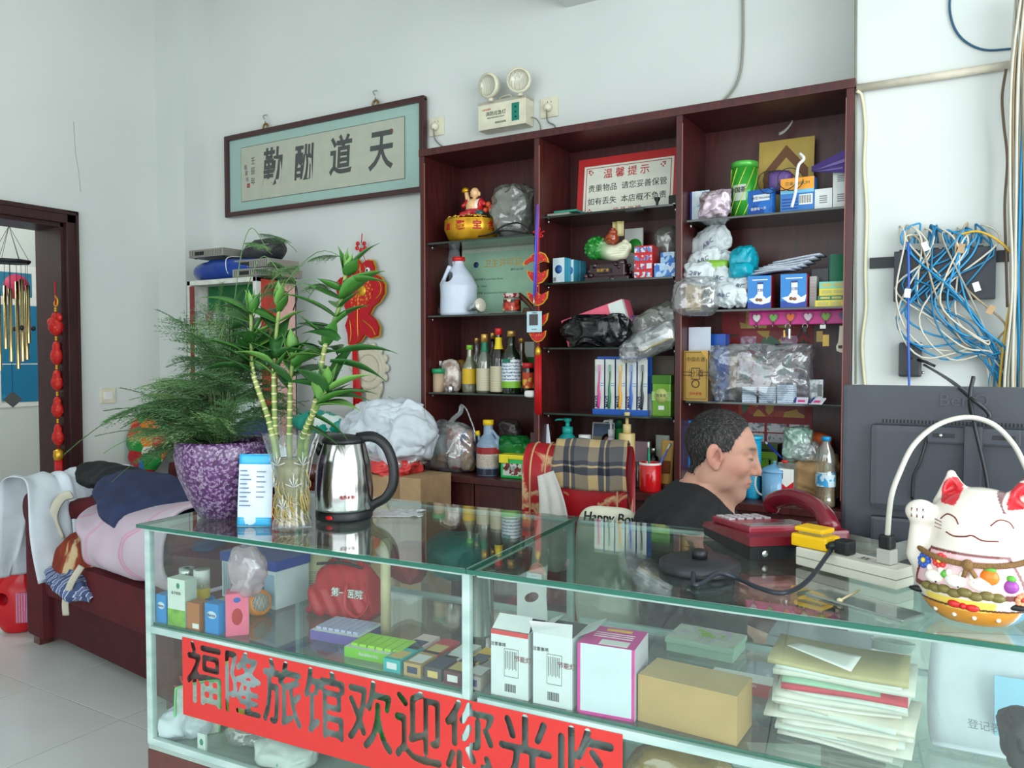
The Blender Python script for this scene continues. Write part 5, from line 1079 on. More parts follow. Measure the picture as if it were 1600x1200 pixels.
br_ = mat('card_brown_print',(110,70,40),.5);MB().prism([(0,h*.93),(w*.4,h*.62),(w*.4,h*.25),(w*.3,h*.25),(w*.3,h*.55),(0,h*.78),(-w*.3,h*.55),(-w*.3,h*.25),(-w*.4,h*.25),(-w*.4,h*.62)],-.0008,0).build('temple_outline',br_,t)
MB().lathe([(.04,0),(.044,0),(.044,.001),(.04,.001),(.04,0)],26,T=Matrix.Translation((0,-.0005,h*.45)) @ Matrix.Rotation(math.pi/2,4,'X'),cap=False).build('halo_ring',br_,t);MB().prism([(0,h*.6),(.012,h*.5),(.03,h*.36),(-.03,h*.36),(-.012,h*.5)],-.0009,0).build('seated_figure',mat('card_orange',(196,110,40),.5),t);fin(t)
t = carton('blue_foil_pack','blue foil pack tilted in front of the green tin','packet',1160,1205,284,2.95,Z + .03,.03,prints('blue_foil',[(30,90,170),(40,110,190),(24,70,150)],12),rz=-.2);panel(t,.3,.9,.55,.8,mat('white_print',(214,220,226),.4));text('纳豆 Nouveau',.012,ink,t,(.01,-.001,t['h']*.67),ext=.0002);text('健康每一天',.012,white,t,(.0,-.001,t['h']*.25),ext=.0002);t.location.z = Z + .001;fin(t)
t = carton('medicine_box','orange and blue medicine box with barcode on the top shelf','box',1216,1268,278,2.94,Z,.06,mat('box_blue',(40,110,180),.4),mat('box_blue',(40,110,180),.4),group=None);w,h = t['w'],t['h']
panel(t,0,1,.65,1,mat('box_orange',(226,150,40),.4));panel(t,0,1,.55,.66,mat('box_sky',(110,180,210),.4),y=-.0004);panel(t,.56,.96,.2,.5,white,'barcode_panel');text('贝亲 MERUM',.015,mat('dk_green',(20,90,60),.5),t,(.0,-.001,h*.83),ext=.0002)
bc = MB()
for i in range(14):bc.box(w*(.08 + .025*i),w*(.08 + .025*i + (.008 if i % 3 else .015)),-.001,-.0006,h*.24,h*.47)
o = bc.build('barcode',ink,t);o['kind'] = 'stuff'
for i in range(4):MB().box(-w*.45,w*.02,-.001,-.0006,h*(.1 + .09*i),h*(.13 + .09*i)).build('print_line',mat('print_navy',(20,50,130),.5),t)
fin(t)
wm = mat('carton_white',(206,210,206),.5)
def wc(label,x0,x1,yt,Y,Z_,rz=0.):
 t = carton('white_carton',label,'carton',x0,x1,yt,Y,Z_,.06,wm,rz=rz,group='white cartons on the top shelf');w,h = t['w'],t['h']
 for i in range(4):MB().box(-w*.22,w*.22,-.0006,0,h*(.32 + .1*i),h*(.37 + .1*i)).build('print_line',mat('print_grey',(110,114,116),.5),t)
 fin(t);return h
wc('white carton beside the medicine box',1269,1296,295,2.945,Z);h1 = wc('lower white carton in the corner of the top shelf',1297,1322,292,2.945,Z);wc('upper white carton in the corner of the top shelf',1297,1322,266,2.95,Z + h1 + .0003)
t = thing('purple_folding_fan','purple folded fan resting on the white cartons','fan',at(1268,262,Y=2.95),0);L0 = Vector(t.location)
for i,(x,y,y2) in enumerate(((1325,232,246),(1330,238,252),(1332,245,258),(1334,252,264),(1330,258,270))):
 a,b,c_ = Vector((0,0,0)),at(x,y,Y=2.9) - L0,at(x - 6,y2,Y=2.9) - L0
 MB().add([a + Vector((0,.004*i,.004)),b,c_,a + Vector((0,.004*i,-.012)),a + Vector((0,.004*i + .002,.004)),b + Vector((0,.003,0)),c_ + Vector((0,.003,0)),a + Vector((0,.004*i + .002,-.012))],[(0,1,2,3),(7,6,5,4),(0,4,5,1),(1,5,6,2),(2,6,7,3),(3,7,4,0)]).build('fan_blade',mat('fan_purple%d' % (i % 2),((64,44,110),(110,96,150))[i % 2],.5),t)
tag(MB().tube(smooth_path([at(1250,240,Y=2.9),at(1256,248,Y=2.885),at(1248,258,Y=2.885),at(1245,275,Y=2.885),at(1243,300,Y=2.885),at(1237,324,Y=2.89)],6),.0055,8).build('white_cable',white),'thick white cable end dangling in front of the medicine box','cable')
bk_ = MB()
for cx_,cy_,r1,r2,sd in ((1200,285,16,22,0),(1218,282,26,20,1),(1235,280,20,22,2)):bk_.tube([at(cx_ + r1*math.cos(a/3),cy_ + r2*math.sin(a/3)*.8,Y=2.925 - .001*(a % 5)) for a in range(17 + sd)],.0016,5)
tag(bk_.build('earphone_lead',black),'thin black lead looped over the medicine box and blue pack','cable')
bagblob('purple_pack','flat purple pack lying behind the medicine box',1200,1236,270,300,3.0,mat('violet_pack',(96,70,130),.4,var=.2),53,dep=.03,cat='packet',sub=3)
tag(MB().sheet(lambda u,v:Vector(at(1217,214,Y=3.13)) + Vector((.05*u,-.004,.04*u*u + .012*v + .005)),6,2,thick=.001).build('ribbon_scrap',mat('grey_ribbon',(150,150,146),.5)),'grey ribbon scrap curling above the golden card','ribbon')
# ---- bay 3 shelf 2
Z = S3[1]
abc = mat('abc_white_film',(196,204,206),.35,var=.06)
pk = [(1082,1138,360,404,3.04,-35,'topmost white packet of the heap leaning against the divider'),(1080,1124,392,424,2.99,-20,'second white packet from the top of the heap'),(1070,1112,412,444,2.95,8,'white packet lying upside down in the heap'),(1108,1140,418,452,2.97,12,'white packet with green flash in the middle of the heap'),(1112,1150,396,426,3.02,-5,'white packet beside the turquoise pouch'),(1140,1172,432,464,2.97,5,'white packet tucked behind the left blue box'),(1118,1150,446,478,2.93,2,'lowest white packet standing on the shelf in front'),(1150,1164,450,478,2.935,0,'narrow white packet right beside the left blue box')]
for i,(x0,x1,y0,y1,Y,an,lb) in enumerate(pk):
 a,b = at(x0,y0,Y=Y),at(x1,y1,Y=Y);w,h = b.x - a.x,a.z - b.z
 t = thing('white_packet',lb,'packet',((a.x + b.x)/2,Y,(a.z + b.z)/2),0,'white lettered packets',rot=(0,math.radians(an),0))
 bl = blob(w*.58,.024,h*.5,5);bl.v = [(math.copysign(abs(v[0]) ** .7*(w*.58) ** .3,v[0]),v[1],math.copysign(abs(v[2]) ** .7*(h*.52) ** .3,v[2])) for v in bl.v];bl.crumple(.008,18,i);bl.crinkle(.011,30,i + 60).build('wrapper',abc,t)
 if i not in (4,7):text('ABC',.022,mat('print_navy2',(50,60,100),.5),t,(0,-.034,0),(math.pi/2,math.pi if i == 2 else 0,0),ext=.0008,shear=.2,sp=1.2)
bagblob('turquoise_pouch','turquoise plastic pouch squeezed among the white packets',1145,1182,386,428,3.0,mat('turq_film',(16,150,170),.25,var=.15),70,dep=.04,sc=16);bagblob('turquoise_pouch','lower turquoise pouch above the left blue box',1140,1178,412,434,2.96,mat('turq_film',(16,150,170),.25,var=.15),71,dep=.04,sc=16,sub=4)
bagblob('green_flash_packet','lime green packet edge showing under the white packets',1088,1138,408,424,2.98,mat('lime_film',(120,170,50),.3,var=.1),72,dep=.03,sub=4,cat='packet')
t = carton('kraft_box','small tan printed box inside a clear bag on the shelf edge','box',1065,1094,441,2.95,Z,.05,mat('tan_card',(196,160,96),.5,var=.1),rz=.1);panel(t,.1,.9,.08,.92,mat('tan_line',(110,80,40),.5));panel(t,.13,.87,.1,.9,mat('tan_card',(196,160,96),.5),y=-.001);text('五香',.022,ink,t,(0,-.0013,t['h']*.5),(math.pi/2,0,0),ext=.0002);fin(t)
bagblob('clear_bag_of_box','clear plastic bag hanging round the tan box at the shelf edge',1056,1122,436,492,2.925,clear_w,73,dep=.07,amp=.012,sc=12)
for i,(x0,x1,lb) in enumerate(((1167,1203,'left of the two blue cartons printed with a milk splash'),(1218,1258,'right of the two blue cartons printed with a milk splash'))):
 t = carton('milk_carton',lb,'carton',x0,x1,431 - 3*i,2.925,Z,.09,mat('milk_blue',(30,120,190),.35),mat('milk_red',(170,26,36),.35),group='blue milk cartons',rz=.06);w,h = t['w'],t['h']
 panel(t,0,1,0,.2,mat('milk_deep',(24,60,150),.4));MB().prism([(-w*.45,h*.3),(-w*.2,h*.34),(-w*.1,h*.44),(w*.15,h*.4),(w*.3,h*.3),(w*.5,h*.38),(w*.45,h*.18),(w*.1,h*.12),(-w*.2,h*.16)],-.0014,0).build('milk_splash',mat('splash_white',(220,226,230),.4),t)
 MB().box(-w*.08,w*.16,-.002,0,h*.3,h*.74,bev=.0008).build('bottle_print',mat('splash_white',(220,226,230),.4),t);MB().box(-w*.08,w*.16,-.0023,0,h*.74,h*.8).build('bottle_cap_print',nv,t);text('优酸',.012,nv,t,(w*.04,-.0024,h*.55),ext=.0002);MB().box(-w*.3,w*.35,-.0014,0,h*.86,h*.89).build('slogan_line',white,t)
 MB().ball((-w*.08,-.002,h*.27),(.007,.002,.006),8,5).ball((w*.06,-.002,h*.26),(.007,.002,.006),8,5).build('nut_print',mat('nut_brown',(140,90,60),.5),t);fin(t)
sl = prints('mask_pack',[(150,160,176),(206,210,214),(70,84,120),(196,204,210)],60,kind='lines',dist=5)
zt = Z + hgt(1210,428,2.925,Z) + .001
for i in range(6):
 x0,x1 = 1172 + i*7,1236 + i*9;a,b = at(x0,600,Y=2.97),at(x1,600,Y=2.97)
 tag(MB().sheet(lambda u,v:((u - .5)*(b.x - a.x),v*.1,.004*math.sin(u*3 + i) + .012*u),8,2,thick=.005).build('sachet',sl,None,((a.x + b.x)/2,2.94,zt + .006 + .0085*i),(0,0,-.08)),('lowest striped sachet on the blue cartons','second striped sachet from the bottom of the pile','third striped sachet of the pile','fourth striped sachet of the pile','fifth striped sachet of the pile','topmost striped sachet of the pile')[i],'sachet','striped sachets')
def sb(label,x0,x1,yt,yb,Y,front,Z_,rz=0.,d=.05):
 a,b = at(x0,600,Y=Y),at(x1,600,Y=Y);h = (yb - yt)*mpp((x0 + x1)/2,Y)*1.0
 t = thing('medicine_packet',label,'packet',((a.x + b.x)/2,Y,Z_),rz,'yellow and green packets');boxmesh(b.x - a.x,d,h).build('box',[front,mat('pk_top',(90,150,120),.4),mat('pk_side',(206,200,190),.5)],t)
 for j in range(2):MB().box(-(b.x - a.x)*.4 + j*(b.x - a.x)*.42,-(b.x - a.x)*.05 + j*(b.x - a.x)*.42,-.0008,0,h*.25,h*.75).build('print_cell',mat('pk_cell',(180,170,90),.4),t)
 return h
yl = mat('pk_yellow',(206,190,60),.4);gn = mat('pk_green',(20,110,76),.4);mt_ = mat('pk_mint',(110,190,170),.4)
z = Z
for lb,m,x0,x1,hp_ in (('lowest yellow packet at the right end of the middle shelf',yl,1272,1318,11),('dark green packet on the lowest yellow one',gn,1276,1318,7),('brown-edged yellow packet in the middle of the packet stack',yl,1278,1322,12),('mint green packet near the top of the packet stack',mt_,1278,1322,11)):
 z += sb(lb,x0,x1,0,hp_,2.935,m,z,rz=.04) + .0004
t = carton('open_green_box','dark green box standing open against the bookcase side','box',1296,1322,397,2.99,z,.06,gn,mt_,rz=.3);panel(t,.86,1,.0,1,mt_);fin(t)
t = carton('black_folder','black flat case leaning beside the striped sachets','case',1266,1292,420,3.02,Z,.05,mat('case_black',(40,42,46),.35));fin(t)
t = carton('ribbed_white_box','narrow white box beside the right blue milk carton','box',1263,1274,432,2.97,Z,.05,prints('ribbed',[(196,196,190),(150,150,146)],60,kind='lines'));fin(t)
# ---- bay 3 shelf 3
Z = S3[2]
t = carton('liquor_box','tall gold liquor box with open white flaps','box',1068,1106,548,2.935,Z,.07,mat('liquor_gold',(166,132,60),.35,.3),mat('liquor_gold_side',(150,116,50),.35,.3),group=None);w,h = t['w'],t['h'];dk = mat('liquor_line',(70,48,24),.5)
for u0,u1,v0,v1 in ((.06,.94,.965,.975),(.06,.94,.03,.04),(.06,.075,.03,.975),(.925,.94,.03,.975),(.0,1,.565,.58),(.0,1,.5,.515)):panel(t,u0,u1,v0,v1,dk,'gilt_line')
panel(t,.32,.68,.42,.66,dk,'crest_panel');panel(t,.35,.65,.44,.64,mat('liquor_gold',(166,132,60),.35,.3),'crest_field',-.0012);text('汾酒',.03,dk,t,(0,-.0016,h*.54),ext=.0003);text('中国名酒',.018,dk,t,(0,-.001,h*.82),ext=.0003)
MB().lathe([(.012,0),(.016,0),(.016,.001),(.012,.001),(.012,0)],20,T=Matrix.Translation((0,0,h*.34)) @ Matrix.Rotation(math.pi/2,4,'X'),cap=False).build('round_mark',dk,t)
text('百年老窖',.012,red_ink,t,(0,-.001,h*.14),ext=.0002);MB().prism([(w*.2,h),(w*.5,h),(w*.5,h*.8)],-.001,0).build('corner_flash',mat('flash_gold',(206,160,70),.4),t)
MB().box(-w/2,w/2,.07,.072,h,h + .02).box(-w/2 + .004,w/2 - .004,.045,.047,h,h + .09,T=None).build('open_flap',mat('flap_white',(196,204,216),.6),t);fin(t)
t = carton('blue_gift_box','tall blue box standing behind the gold liquor box','box',1108,1133,522,3.02,Z,.06,mat('gift_blue',(24,80,170),.35),rz=.0);text('新品',.016,white,t,(.01,-.001,t['h']*.8),ext=.0003);fin(t)
t = carton('cardboard_flat','brown cardboard piece standing behind the big clear bag','cardboard',1128,1150,556,3.08,Z,.02,kraft);fin(t)
X0,X1,Z0,Z1 = rect(1128,478,1268,700,3.18);h0 = at(1200,483,Y=3.18).z;h1 = at(1200,693,Y=3.18).z
t = thing('wall_calendar','red festive wall calendar pinned to the bookcase back panel','calendar',((X0 + X1)/2,3.185,h1));w,h = X1 - X0,h0 - h1
MB().box(-w/2,w/2,0,.002,0,h).build('sheet',mat('calendar_red',(140,34,38),.5),t)
fest = prints('festive_print',[(140,34,38),(170,60,40),(190,150,60),(60,110,80),(150,40,44)],26);MB().box(-w*.3,w*.3,-.0006,0,h*.86,h*.99).build('gold_header',prints('header_print',[(176,150,60),(150,40,40),(190,170,90)],40),t);MB().box(-w*.28,w*.28,-.0006,0,h*.3,h*.84).build('scene_print',fest,t);MB().box(-w*.3,w*.42,-.0006,0,h*.2,h*.29).build('dancers_print',fest,t)
for i,(ch,v) in enumerate((('一',.8),('路',.7),('发',.6),('财',.5))):text(ch,.05,mat('cal_green',(20,60,44),.5),t,(-w*.39,-.001,h*v),ext=.0005,bold=.001)
for i,(ch,v) in enumerate((('八',.82),('方',.72),('进',.6),('宝',.48))):text(ch,.05,mat('cal_green',(20,60,44),.5),t,(w*.4,-.001,h*v),ext=.0005,bold=.001)
for i in range(4):
 for j in range(2):MB().box(w*(-.46 + .24*i),w*(-.25 + .24*i),-.001,0,h*(.01 + .075*j),h*(.075 + .075*j)).build('month_panel',prints('month_print',[(196,200,200),(190,194,196),(120,124,130)],90),t)
for u,v in ((-.2,.77),(.25,.77),(-.2,.68)):MB().box(w*(u - .09),w*(u + .09),-.001,0,h*(v - .03),h*(v + .03)).build('banknote_print',prints('note_print',[(176,120,150),(196,170,186),(150,90,130)],60),t)
X0,X1,Z0,Z1 = rect(1170,488,1330,506,3.0);zt = at(1240,486,Y=3.0).z;zb = at(1240,507,Y=3.0).z
t = thing('heart_hook_rail','magenta key rail with six coloured heart hooks','key rack',((X0 + X1)/2,3.0,zb));w = X1 - X0;h = zt - zb
MB().box(-w/2,w/2,0,.008,0,h,bev=.003).build('rail',mat('magenta_board',(196,36,130),.4),t)
heart = [(.016*math.sin(a) ** 3,.0013*(13*math.cos(a) - 5*math.cos(2*a) - 2*math.cos(3*a) - math.cos(4*a))) for a in [i*2*math.pi/24 for i in range(24)]][::-1]
for i,c_ in enumerate(((206,206,200),(110,170,80),(226,110,40),(210,190,200),(120,170,60),(30,90,150))):
 x = -w/2 + .03 + i*(w - .05)/5.05
 hk = MB().prism([(x + a*1.25,h*.52 + b*1.25) for a,b in heart],-.003,.001).build('heart_plate',mat('heart_rim',(150,40,100),.4),t);MB().prism([(x + a*.85,h*.53 + b*.85) for a,b in heart],-.005,-.002).build('heart',C(*c_),hk)
 MB().tube(smooth_path([(x,-.003,h*.3),(x,-.01,h*.05),(x,-.014,-.004),(x,-.008,-.012)],4),.0016,6).build('hook',steel,hk)
def keys(x,y0,y1,label,items):
 t = thing('key_bunch',label,'keys',at(x,y0,Y=2.985));L0 = Vector(t.location);S = mpp(x,2.985)
 MB().lathe([(.008,0),(.0095,0),(.0095,.0015),(.008,.0015),(.008,0)],14,T=Matrix.Translation((0,0,-.008)) @ Matrix.Rotation(math.pi/2,4,'X'),cap=False).build('key_ring',steel,t)
 for dx,ya,yb,wd,m in items:MB().box(dx*S - wd*S/2,dx*S + wd*S/2,-.004,-.001,-(yb - y0)*S,-(ya - y0)*S,bev=.0008).build('key_tag',m,t)
keys(1231,506,530,'bunch of dark keys under the orange heart',[(-2,512,522,5,black),(3,514,530,3,steel),(-5,516,528,3,mat('key_brass',(170,140,70),.3,.8))])
keys(1286,506,544,'brass tagged keys under the green heart',[(0,508,514,9,white),(-5,518,536,10,mat('tag_bronze',(120,96,50),.4,.4)),(5,524,543,10,mat('tag_yellow',(196,160,60),.4))])
keys(1258,506,520,'small dark key under the white heart',[(0,510,520,5,black)])
t = thing('bottle_opener','cream bottle opener hanging at the end of the key rail','bottle opener',at(1315,509,Y=2.985));S = mpp(1315,2.985)
MB().prism([(x*S,-z*S) for x,z in ((-3,0),(4,0),(5,20),(7,34),(7,42),(0,45),(-7,42),(-8,34),(-5,28),(-4,20))],-.003,.003).build('body',mat('opener_cream',(206,200,176),.4),t);MB().prism([(x*S,-z*S) for x,z in ((-5,33),(5,32),(5,38),(-4,38))],-.0035,-.002).build('mouth',black,t)
o = bagblob('large_clear_bag','large crumpled clear plastic bag on the shelf under the key rail',1122,1262,540,628,2.99,film('thin_bag',(222,228,232),.12,.1,.6,bump=.5,bs=22),81,dep=.09,base=Z,amp=.05,sc=8)
for i,(x0,x1,yt,lb) in enumerate(((1160,1182,605,'white box inside the big clear bag, nearest the gold liquor box'),(1186,1212,604,'middle white box showing through the big clear bag'),(1214,1240,601,'white box inside the big clear bag, nearest the bookcase side'))):
 t = carton('white_soap_box',lb,'box',x0,x1,yt,2.925,Z,.04,prints('soap_print',[(196,206,212),(206,214,218),(120,150,180)],40,kind='lines',dist=3),rz=.1 - .1*i,group='white boxes in the clear bag');fin(t)
t = carton('foil_sachet','small silver sachet standing beside the clear bag','sachet',1265,1286,593,2.98,Z,.012,ramp_mat('sachet_silver','noise',30,[(.45,(130,136,140)),(.55,(206,212,214))],rough=.3),rz=-.1);panel(t,.6,.95,.3,.8,mat('print_grey',(110,114,116),.5));fin(t)
for i,(x0,x1) in enumerate(((1240,1262),(1264,1286))):
 a = at(x0,600,Y=2.915);t = thing('pink_sachet',('pink and white sachet lying at the shelf edge before the clear bag','pink and white sachet lying before the silver sachet')[i],'sachet',(a.x,2.915,Z),0,'pink sachets',rot=(.5,0,.1 - .4*i));w = at(x1,600,Y=2.915).x - a.x
 MB().box(0,w,0,.04,0,.004,bev=.001).build('wrapper',mat('sachet_white',(206,206,216),.4),t);MB().box(w*.3,w*.8,.006,.02,.004,.0046).build('pink_print',mat('print_pink',(206,60,130),.4),t);MB().box(0,w*.18,.0,.04,.004,.0046).build('navy_print',nv,t)
# ---- bay 3 worktop
Z = BB
t = carton('blue_pack','upright bright blue pack beside the man\'s head','packet',1066,1096,657,3.0,Z,.06,mat('pack_sky',(24,130,200),.35,var=.05),rz=.05);panel(t,0,1,.0,.28,mat('pack_white',(200,206,206),.4));panel(t,0,1,.93,.95,nv);panel(t,0,1,.3,.33,nv);fin(t)
t = bot('blue_canister','tall turquoise canister behind the man\'s profile',1178,25,681,2.97,Z,P_TUB,prints('canister_print',[(30,160,196),(36,166,200),(30,150,190),(20,120,170)],40,kind='lines',dist=4),mat('canister_lid',(60,180,210),.35),.96,cat='canister');fin(t)
t = carton('green_tea_box','lime and black tea tin behind the enamel mug','tin',1189,1216,694,3.05,Z,.07,mat('tea_black',(34,40,28),.35),mat('tea_side',(24,30,26),.35),mat('tea_lid',(50,70,40),.35));panel(t,0,1,.5,.85,mat('tea_lime',(120,160,40),.4));panel(t,0,1,.9,1,mat('tea_olive',(80,100,40),.4));text('竹叶',.022,mat('dk_green',(20,90,60),.5),t,(-.005,-.001,t['h']*.68),ext=.0003);panel(t,.5,.62,.6,.7,white);fin(t)
k = mpp(1212,2.95);r = 20*k;h = hgt(1212,737,2.95,Z);t = thing('enamel_mug','light blue enamel mug with domed lid and white handle','mug',(at(1212,600,Y=2.95).x,2.95,Z));en = mat('enamel_blue',(110,160,196),.25,coat=.4)
MB().lathe([(r*.9,0),(r*.95,.003),(r,h),(r*.97,h),(r*.9,.006),(0,.006)],28,cap=False).build('body',en,t);lid = MB().lathe([(r*1.06,h),(r*1.06,h + .004),(r*.8,h + .015),(r*.3,h + .026),(.004,h + .028),(.006,h + .033),(.008,h + .037),(0,h + .04)],28).build('lid',en,t)
MB().tube(smooth_path([(-r*.95,0,h*.85),(-r*1.4,-.004,h*.82),(-r*1.5,-.004,h*.5),(-r*1.3,0,h*.25),(-r*.93,0,h*.15)],5),.004,8).build('handle',white,t)
t = thing('photo_stand','small clear acrylic stand with a red and white card','card stand',(at(1231,600,Y=2.925).x,2.92,Z),-.1);k = mpp(1231,2.925);w = 28*k;h = hgt(1231,723,2.925,Z)
MB().box(-w/2,w/2,0,.022,0,h,bev=.002).build('acrylic_block',film('acrylic',(226,232,232),.12,.03,.8),t);MB().box(-w*.42,w*.42,-.0012,-.0004,h*.25,h*.85).build('card',paper,t);MB().prism([(-w*.42,h*.25),(w*.42,h*.25),(w*.42,h*.55),(0,h*.4),(-w*.42,h*.55)],-.0018,-.001).build('red_print',mat('stand_red',(196,30,36),.4),t);MB().box(-w*.42,w*.42,-.0024,-.001,h*.05,h*.22).build('dark_base',mat('stand_green',(30,70,50),.4),t)
MB().box(-w*.3,-w*.2,-.002,-.001,h*.6,h*.8).build('small_figure',ink,t);MB().lathe([(.012,h),(.012,h + .008),(0,h + .008)],14,T=Matrix.Translation((-.01,.01,0))).build('red_cap',rcap,t)
o = bagblob('paper_sack','crumpled brown paper sack standing behind the drinks bottle',1230,1314,706,790,3.03,ramp_mat('kraft_paper','noise',8,[(.35,(140,106,70)),(.65,(176,142,100))],rough=.8),85,dep=.09,base=Z,amp=.016,sc=10,cat='sack')
bagblob('mint_bag','pale mint plastic bag stuffed in the top of the paper sack',1228,1268,668,722,3.0,film('mint_film',(170,206,190),.6,.15,.8,bump=.4),86,dep=.05,amp=.016,sc=14)
bagblob('clear_sack_bag','clear plastic wrap poking out of the paper sack',1240,1280,688,720,2.97,clear_w,87,dep=.04,amp=.012,sc=16)
bagblob('orange_cloth','orange cloth lump in the top of the paper sack',1262,1300,676,716,3.06,mat('rust_orange',(190,84,36),.7),88,dep=.04,cat='cloth')
t = bot('drink_bottle','clear drinks bottle half full of amber liquid with a blue cap',1292,32,682,2.925,Z,[(.85,0),(1,.03),(1,.12),(.95,.15),(1,.18),(.95,.24),(1,.27),(1,.48),(.94,.5),(1,.53),(.93,.58),(1,.62),(.98,.68),(.8,.8),(.4,.9),(.38,1)],film('pet_clear',(222,230,226),.1,.04,.9),mat('cap_sky',(30,140,190),.35),.94,prints('bottle_blue',[(30,120,180),(60,150,200),(190,210,220),(30,110,170)],30,kind='noise'),(.3,.5))
MB().lathe([(t['w']/2*.83,t['h']*.01),(t['w']/2*.96,t['h']*.035),(t['w']/2*.94,t['h']*.29),(0,t['h']*.29)],20).build('amber_liquid',film('amber',(206,150,30),.35,.05,.3),t);fin(t)
brush('blue toothbrush lying against the tea tin',at(1222,716,Y=2.99),at(1196,690,Y=3.03),(40,70,160));bpy.data.objects['toothbrush.002']['group'] = 'loose toothbrush'
bagblob('white_rag','small white rag on the worktop below the man\'s chin',1134,1162,764,776,2.9,linen,89,dep=.03,cat='cloth',sub=4)
# ================================================================== RED ARMCHAIR
leather = ramp_mat('worn_red_leather','noise',7,[(.0,(150,14,26)),(.56,(164,20,32)),(.6,(206,170,128)),(.66,(170,30,38))],rough=.35,dist=.6)
leather_c = mat('red_leather',(158,18,30),.35,var=.15)
pc = at(897,760,Y=2.32);ch = thing('office_chair','worn red leather office chair with peeling padded back behind the counter','chair',(pc.x,2.36,0),math.radians(14))
ctop = 1.01;th = .1
def padp(k=1.,z0=.5,th_=th):   # inverted-U section in y,z
 return [(-th_*k,z0)] + [(-th_*k*math.cos(a),ctop - th_*k + th_*k*math.sin(a) - (1 - k)*.0) for a in [math.pi*i/14 for i in range(15)]] + [(th_*k,z0)]
pr_ = padp();L = .172
m = MB();n = len(pr_)
vs = []
for x,kk in ((-L,.9),(-L + .012,.98),(-L + .03,1),(L - .03,1),(L - .012,.98),(L,.9)):
 for y,z in padp(kk):vs.append((x,y,z - (1 - kk)*.02))
fs = [(j*n + i,j*n + (i + 1) % n,(j + 1)*n + (i + 1) % n,(j + 1)*n + i) for j in range(5) for i in range(n)] + [tuple(range(n)),tuple(reversed(range(5*n,6*n)))]
m.add(vs,fs,True);m.build('backrest',leather,ch)
for x in (-L + .03,-L + .08,L - .03):MB().tube([(x,y*1.02,z + .001) for y,z in pr_],.0035,6).build('piping',mat('peeling_piping',(196,150,110),.5,var=.25),ch)
MB().box(-.25,.25,-.24,.3,.36,.47,bev=.04).build('seat',leather_c,ch)
for s in (-1,1):MB().tube(smooth_path([(s*.27,-.2,.42),(s*.29,-.2,.6),(s*.29,0,.64),(s*.27,.1,.6)],5),.022,10).build('armrest',black,ch)
MB().lathe([(.03,.08),(.03,.36)],16).build('gas_column',steel,ch)
for k in range(5):
 a_ = 2*math.pi*k/5;MB().tube([(0,0,.1),(.27*math.cos(a_),.27*math.sin(a_),.065)],[.025,.018],8).build('base_arm',black,ch);MB().ball((.27*math.cos(a_),.27*math.sin(a_),.03),.03,12,8).build('caster',black,ch)
def plaid_mat():
 m = bpy.data.materials.new('plaid_wool');m.use_nodes = True;N = m.node_tree.nodes;Lk = m.node_tree.links;b = N['Principled BSDF'];b.inputs['Roughness'].default_value = .9
 uv = N.new('ShaderNodeUVMap');sp_ = N.new('ShaderNodeSeparateXYZ');Lk.new(uv.outputs[0],sp_.inputs[0]);ov = []
 for ax,sc in ((0,2.1),(1,2.6)):
  mu = N.new('ShaderNodeMath');mu.operation = 'MULTIPLY';mu.inputs[1].default_value = sc;Lk.new(sp_.outputs[ax],mu.inputs[0]);fr_ = N.new('ShaderNodeMath');fr_.operation = 'FRACT';Lk.new(mu.outputs[0],fr_.inputs[0])
  r = N.new('ShaderNodeValToRGB');r.color_ramp.interpolation = 'CONSTANT';e = r.color_ramp.elements
  for p_,v in ((.3,.5),(.34,.1),(.42,.5)):e.new(p_)
  for i,(p_,v) in enumerate(((0,1.),(.3,.0),(.45,1.),(.5,.0),(.6,.5))):e[i].position = p_;e[i].color = (v,v,v,1)
  Lk.new(fr_.outputs[0],r.inputs[0]);ov.append(r.outputs[0])
 ad = N.new('ShaderNodeMix');ad.data_type = 'FLOAT';ad.inputs[0].default_value = .5;Lk.new(ov[0],ad.inputs[2]);Lk.new(ov[1],ad.inputs[3])
 cr = N.new('ShaderNodeValToRGB');e = cr.color_ramp.elements;e.new(.35);e.new(.65)
 for i,(p_,c_) in enumerate(((0,(24,26,38)),(.35,(66,66,74)),(.65,(96,94,94)),(1,(182,156,110)))):e[i].position = p_;e[i].color = (*lin(c_),1)
 Lk.new(ad.outputs[0],cr.inputs[0]);Lk.new(cr.outputs[0],b.inputs['Base Color']);return m
pp = smooth_path([(0,-th*1.05,.87),(0,-th*1.06,ctop - th*.7),(0,-th*.72,ctop - .02),(0,0,ctop + .012),(0,th*.75,ctop - .02),(0,th*1.08,ctop - th),(0,th*1.08,.95)],8)
def pf(u,v):
 q = pp[int(round(v*(len(pp) - 1)))];n_ = mnoise.noise_vector(Vector((u*4,v*4,2)))
 return (-.085 + .235*u + .02*v + n_.x*.008 + .05*(.5 - v),q.y*(1.03 + .05*abs(n_.y)),q.z + .004 + .01*abs(n_.z))
mb = MB().sheet(pf,26,len(pp) - 1,thick=.004)
o = mb.build('plaid_cloth',plaid_mat(),None,ch.location,ch.rotation_euler);tag(o,'black, grey and tan plaid cloth draped over the red chair back','cloth')
uvl = o.data.uv_layers.new(name='UVMap');nu_,nv_ = 27,len(pp)
for l in o.data.loops:i_ = l.vertex_index % (nu_*nv_);uvl.data[l.index].uv = ((i_ % nu_)/(nu_ - 1),(i_ // nu_)/(nv_ - 1))
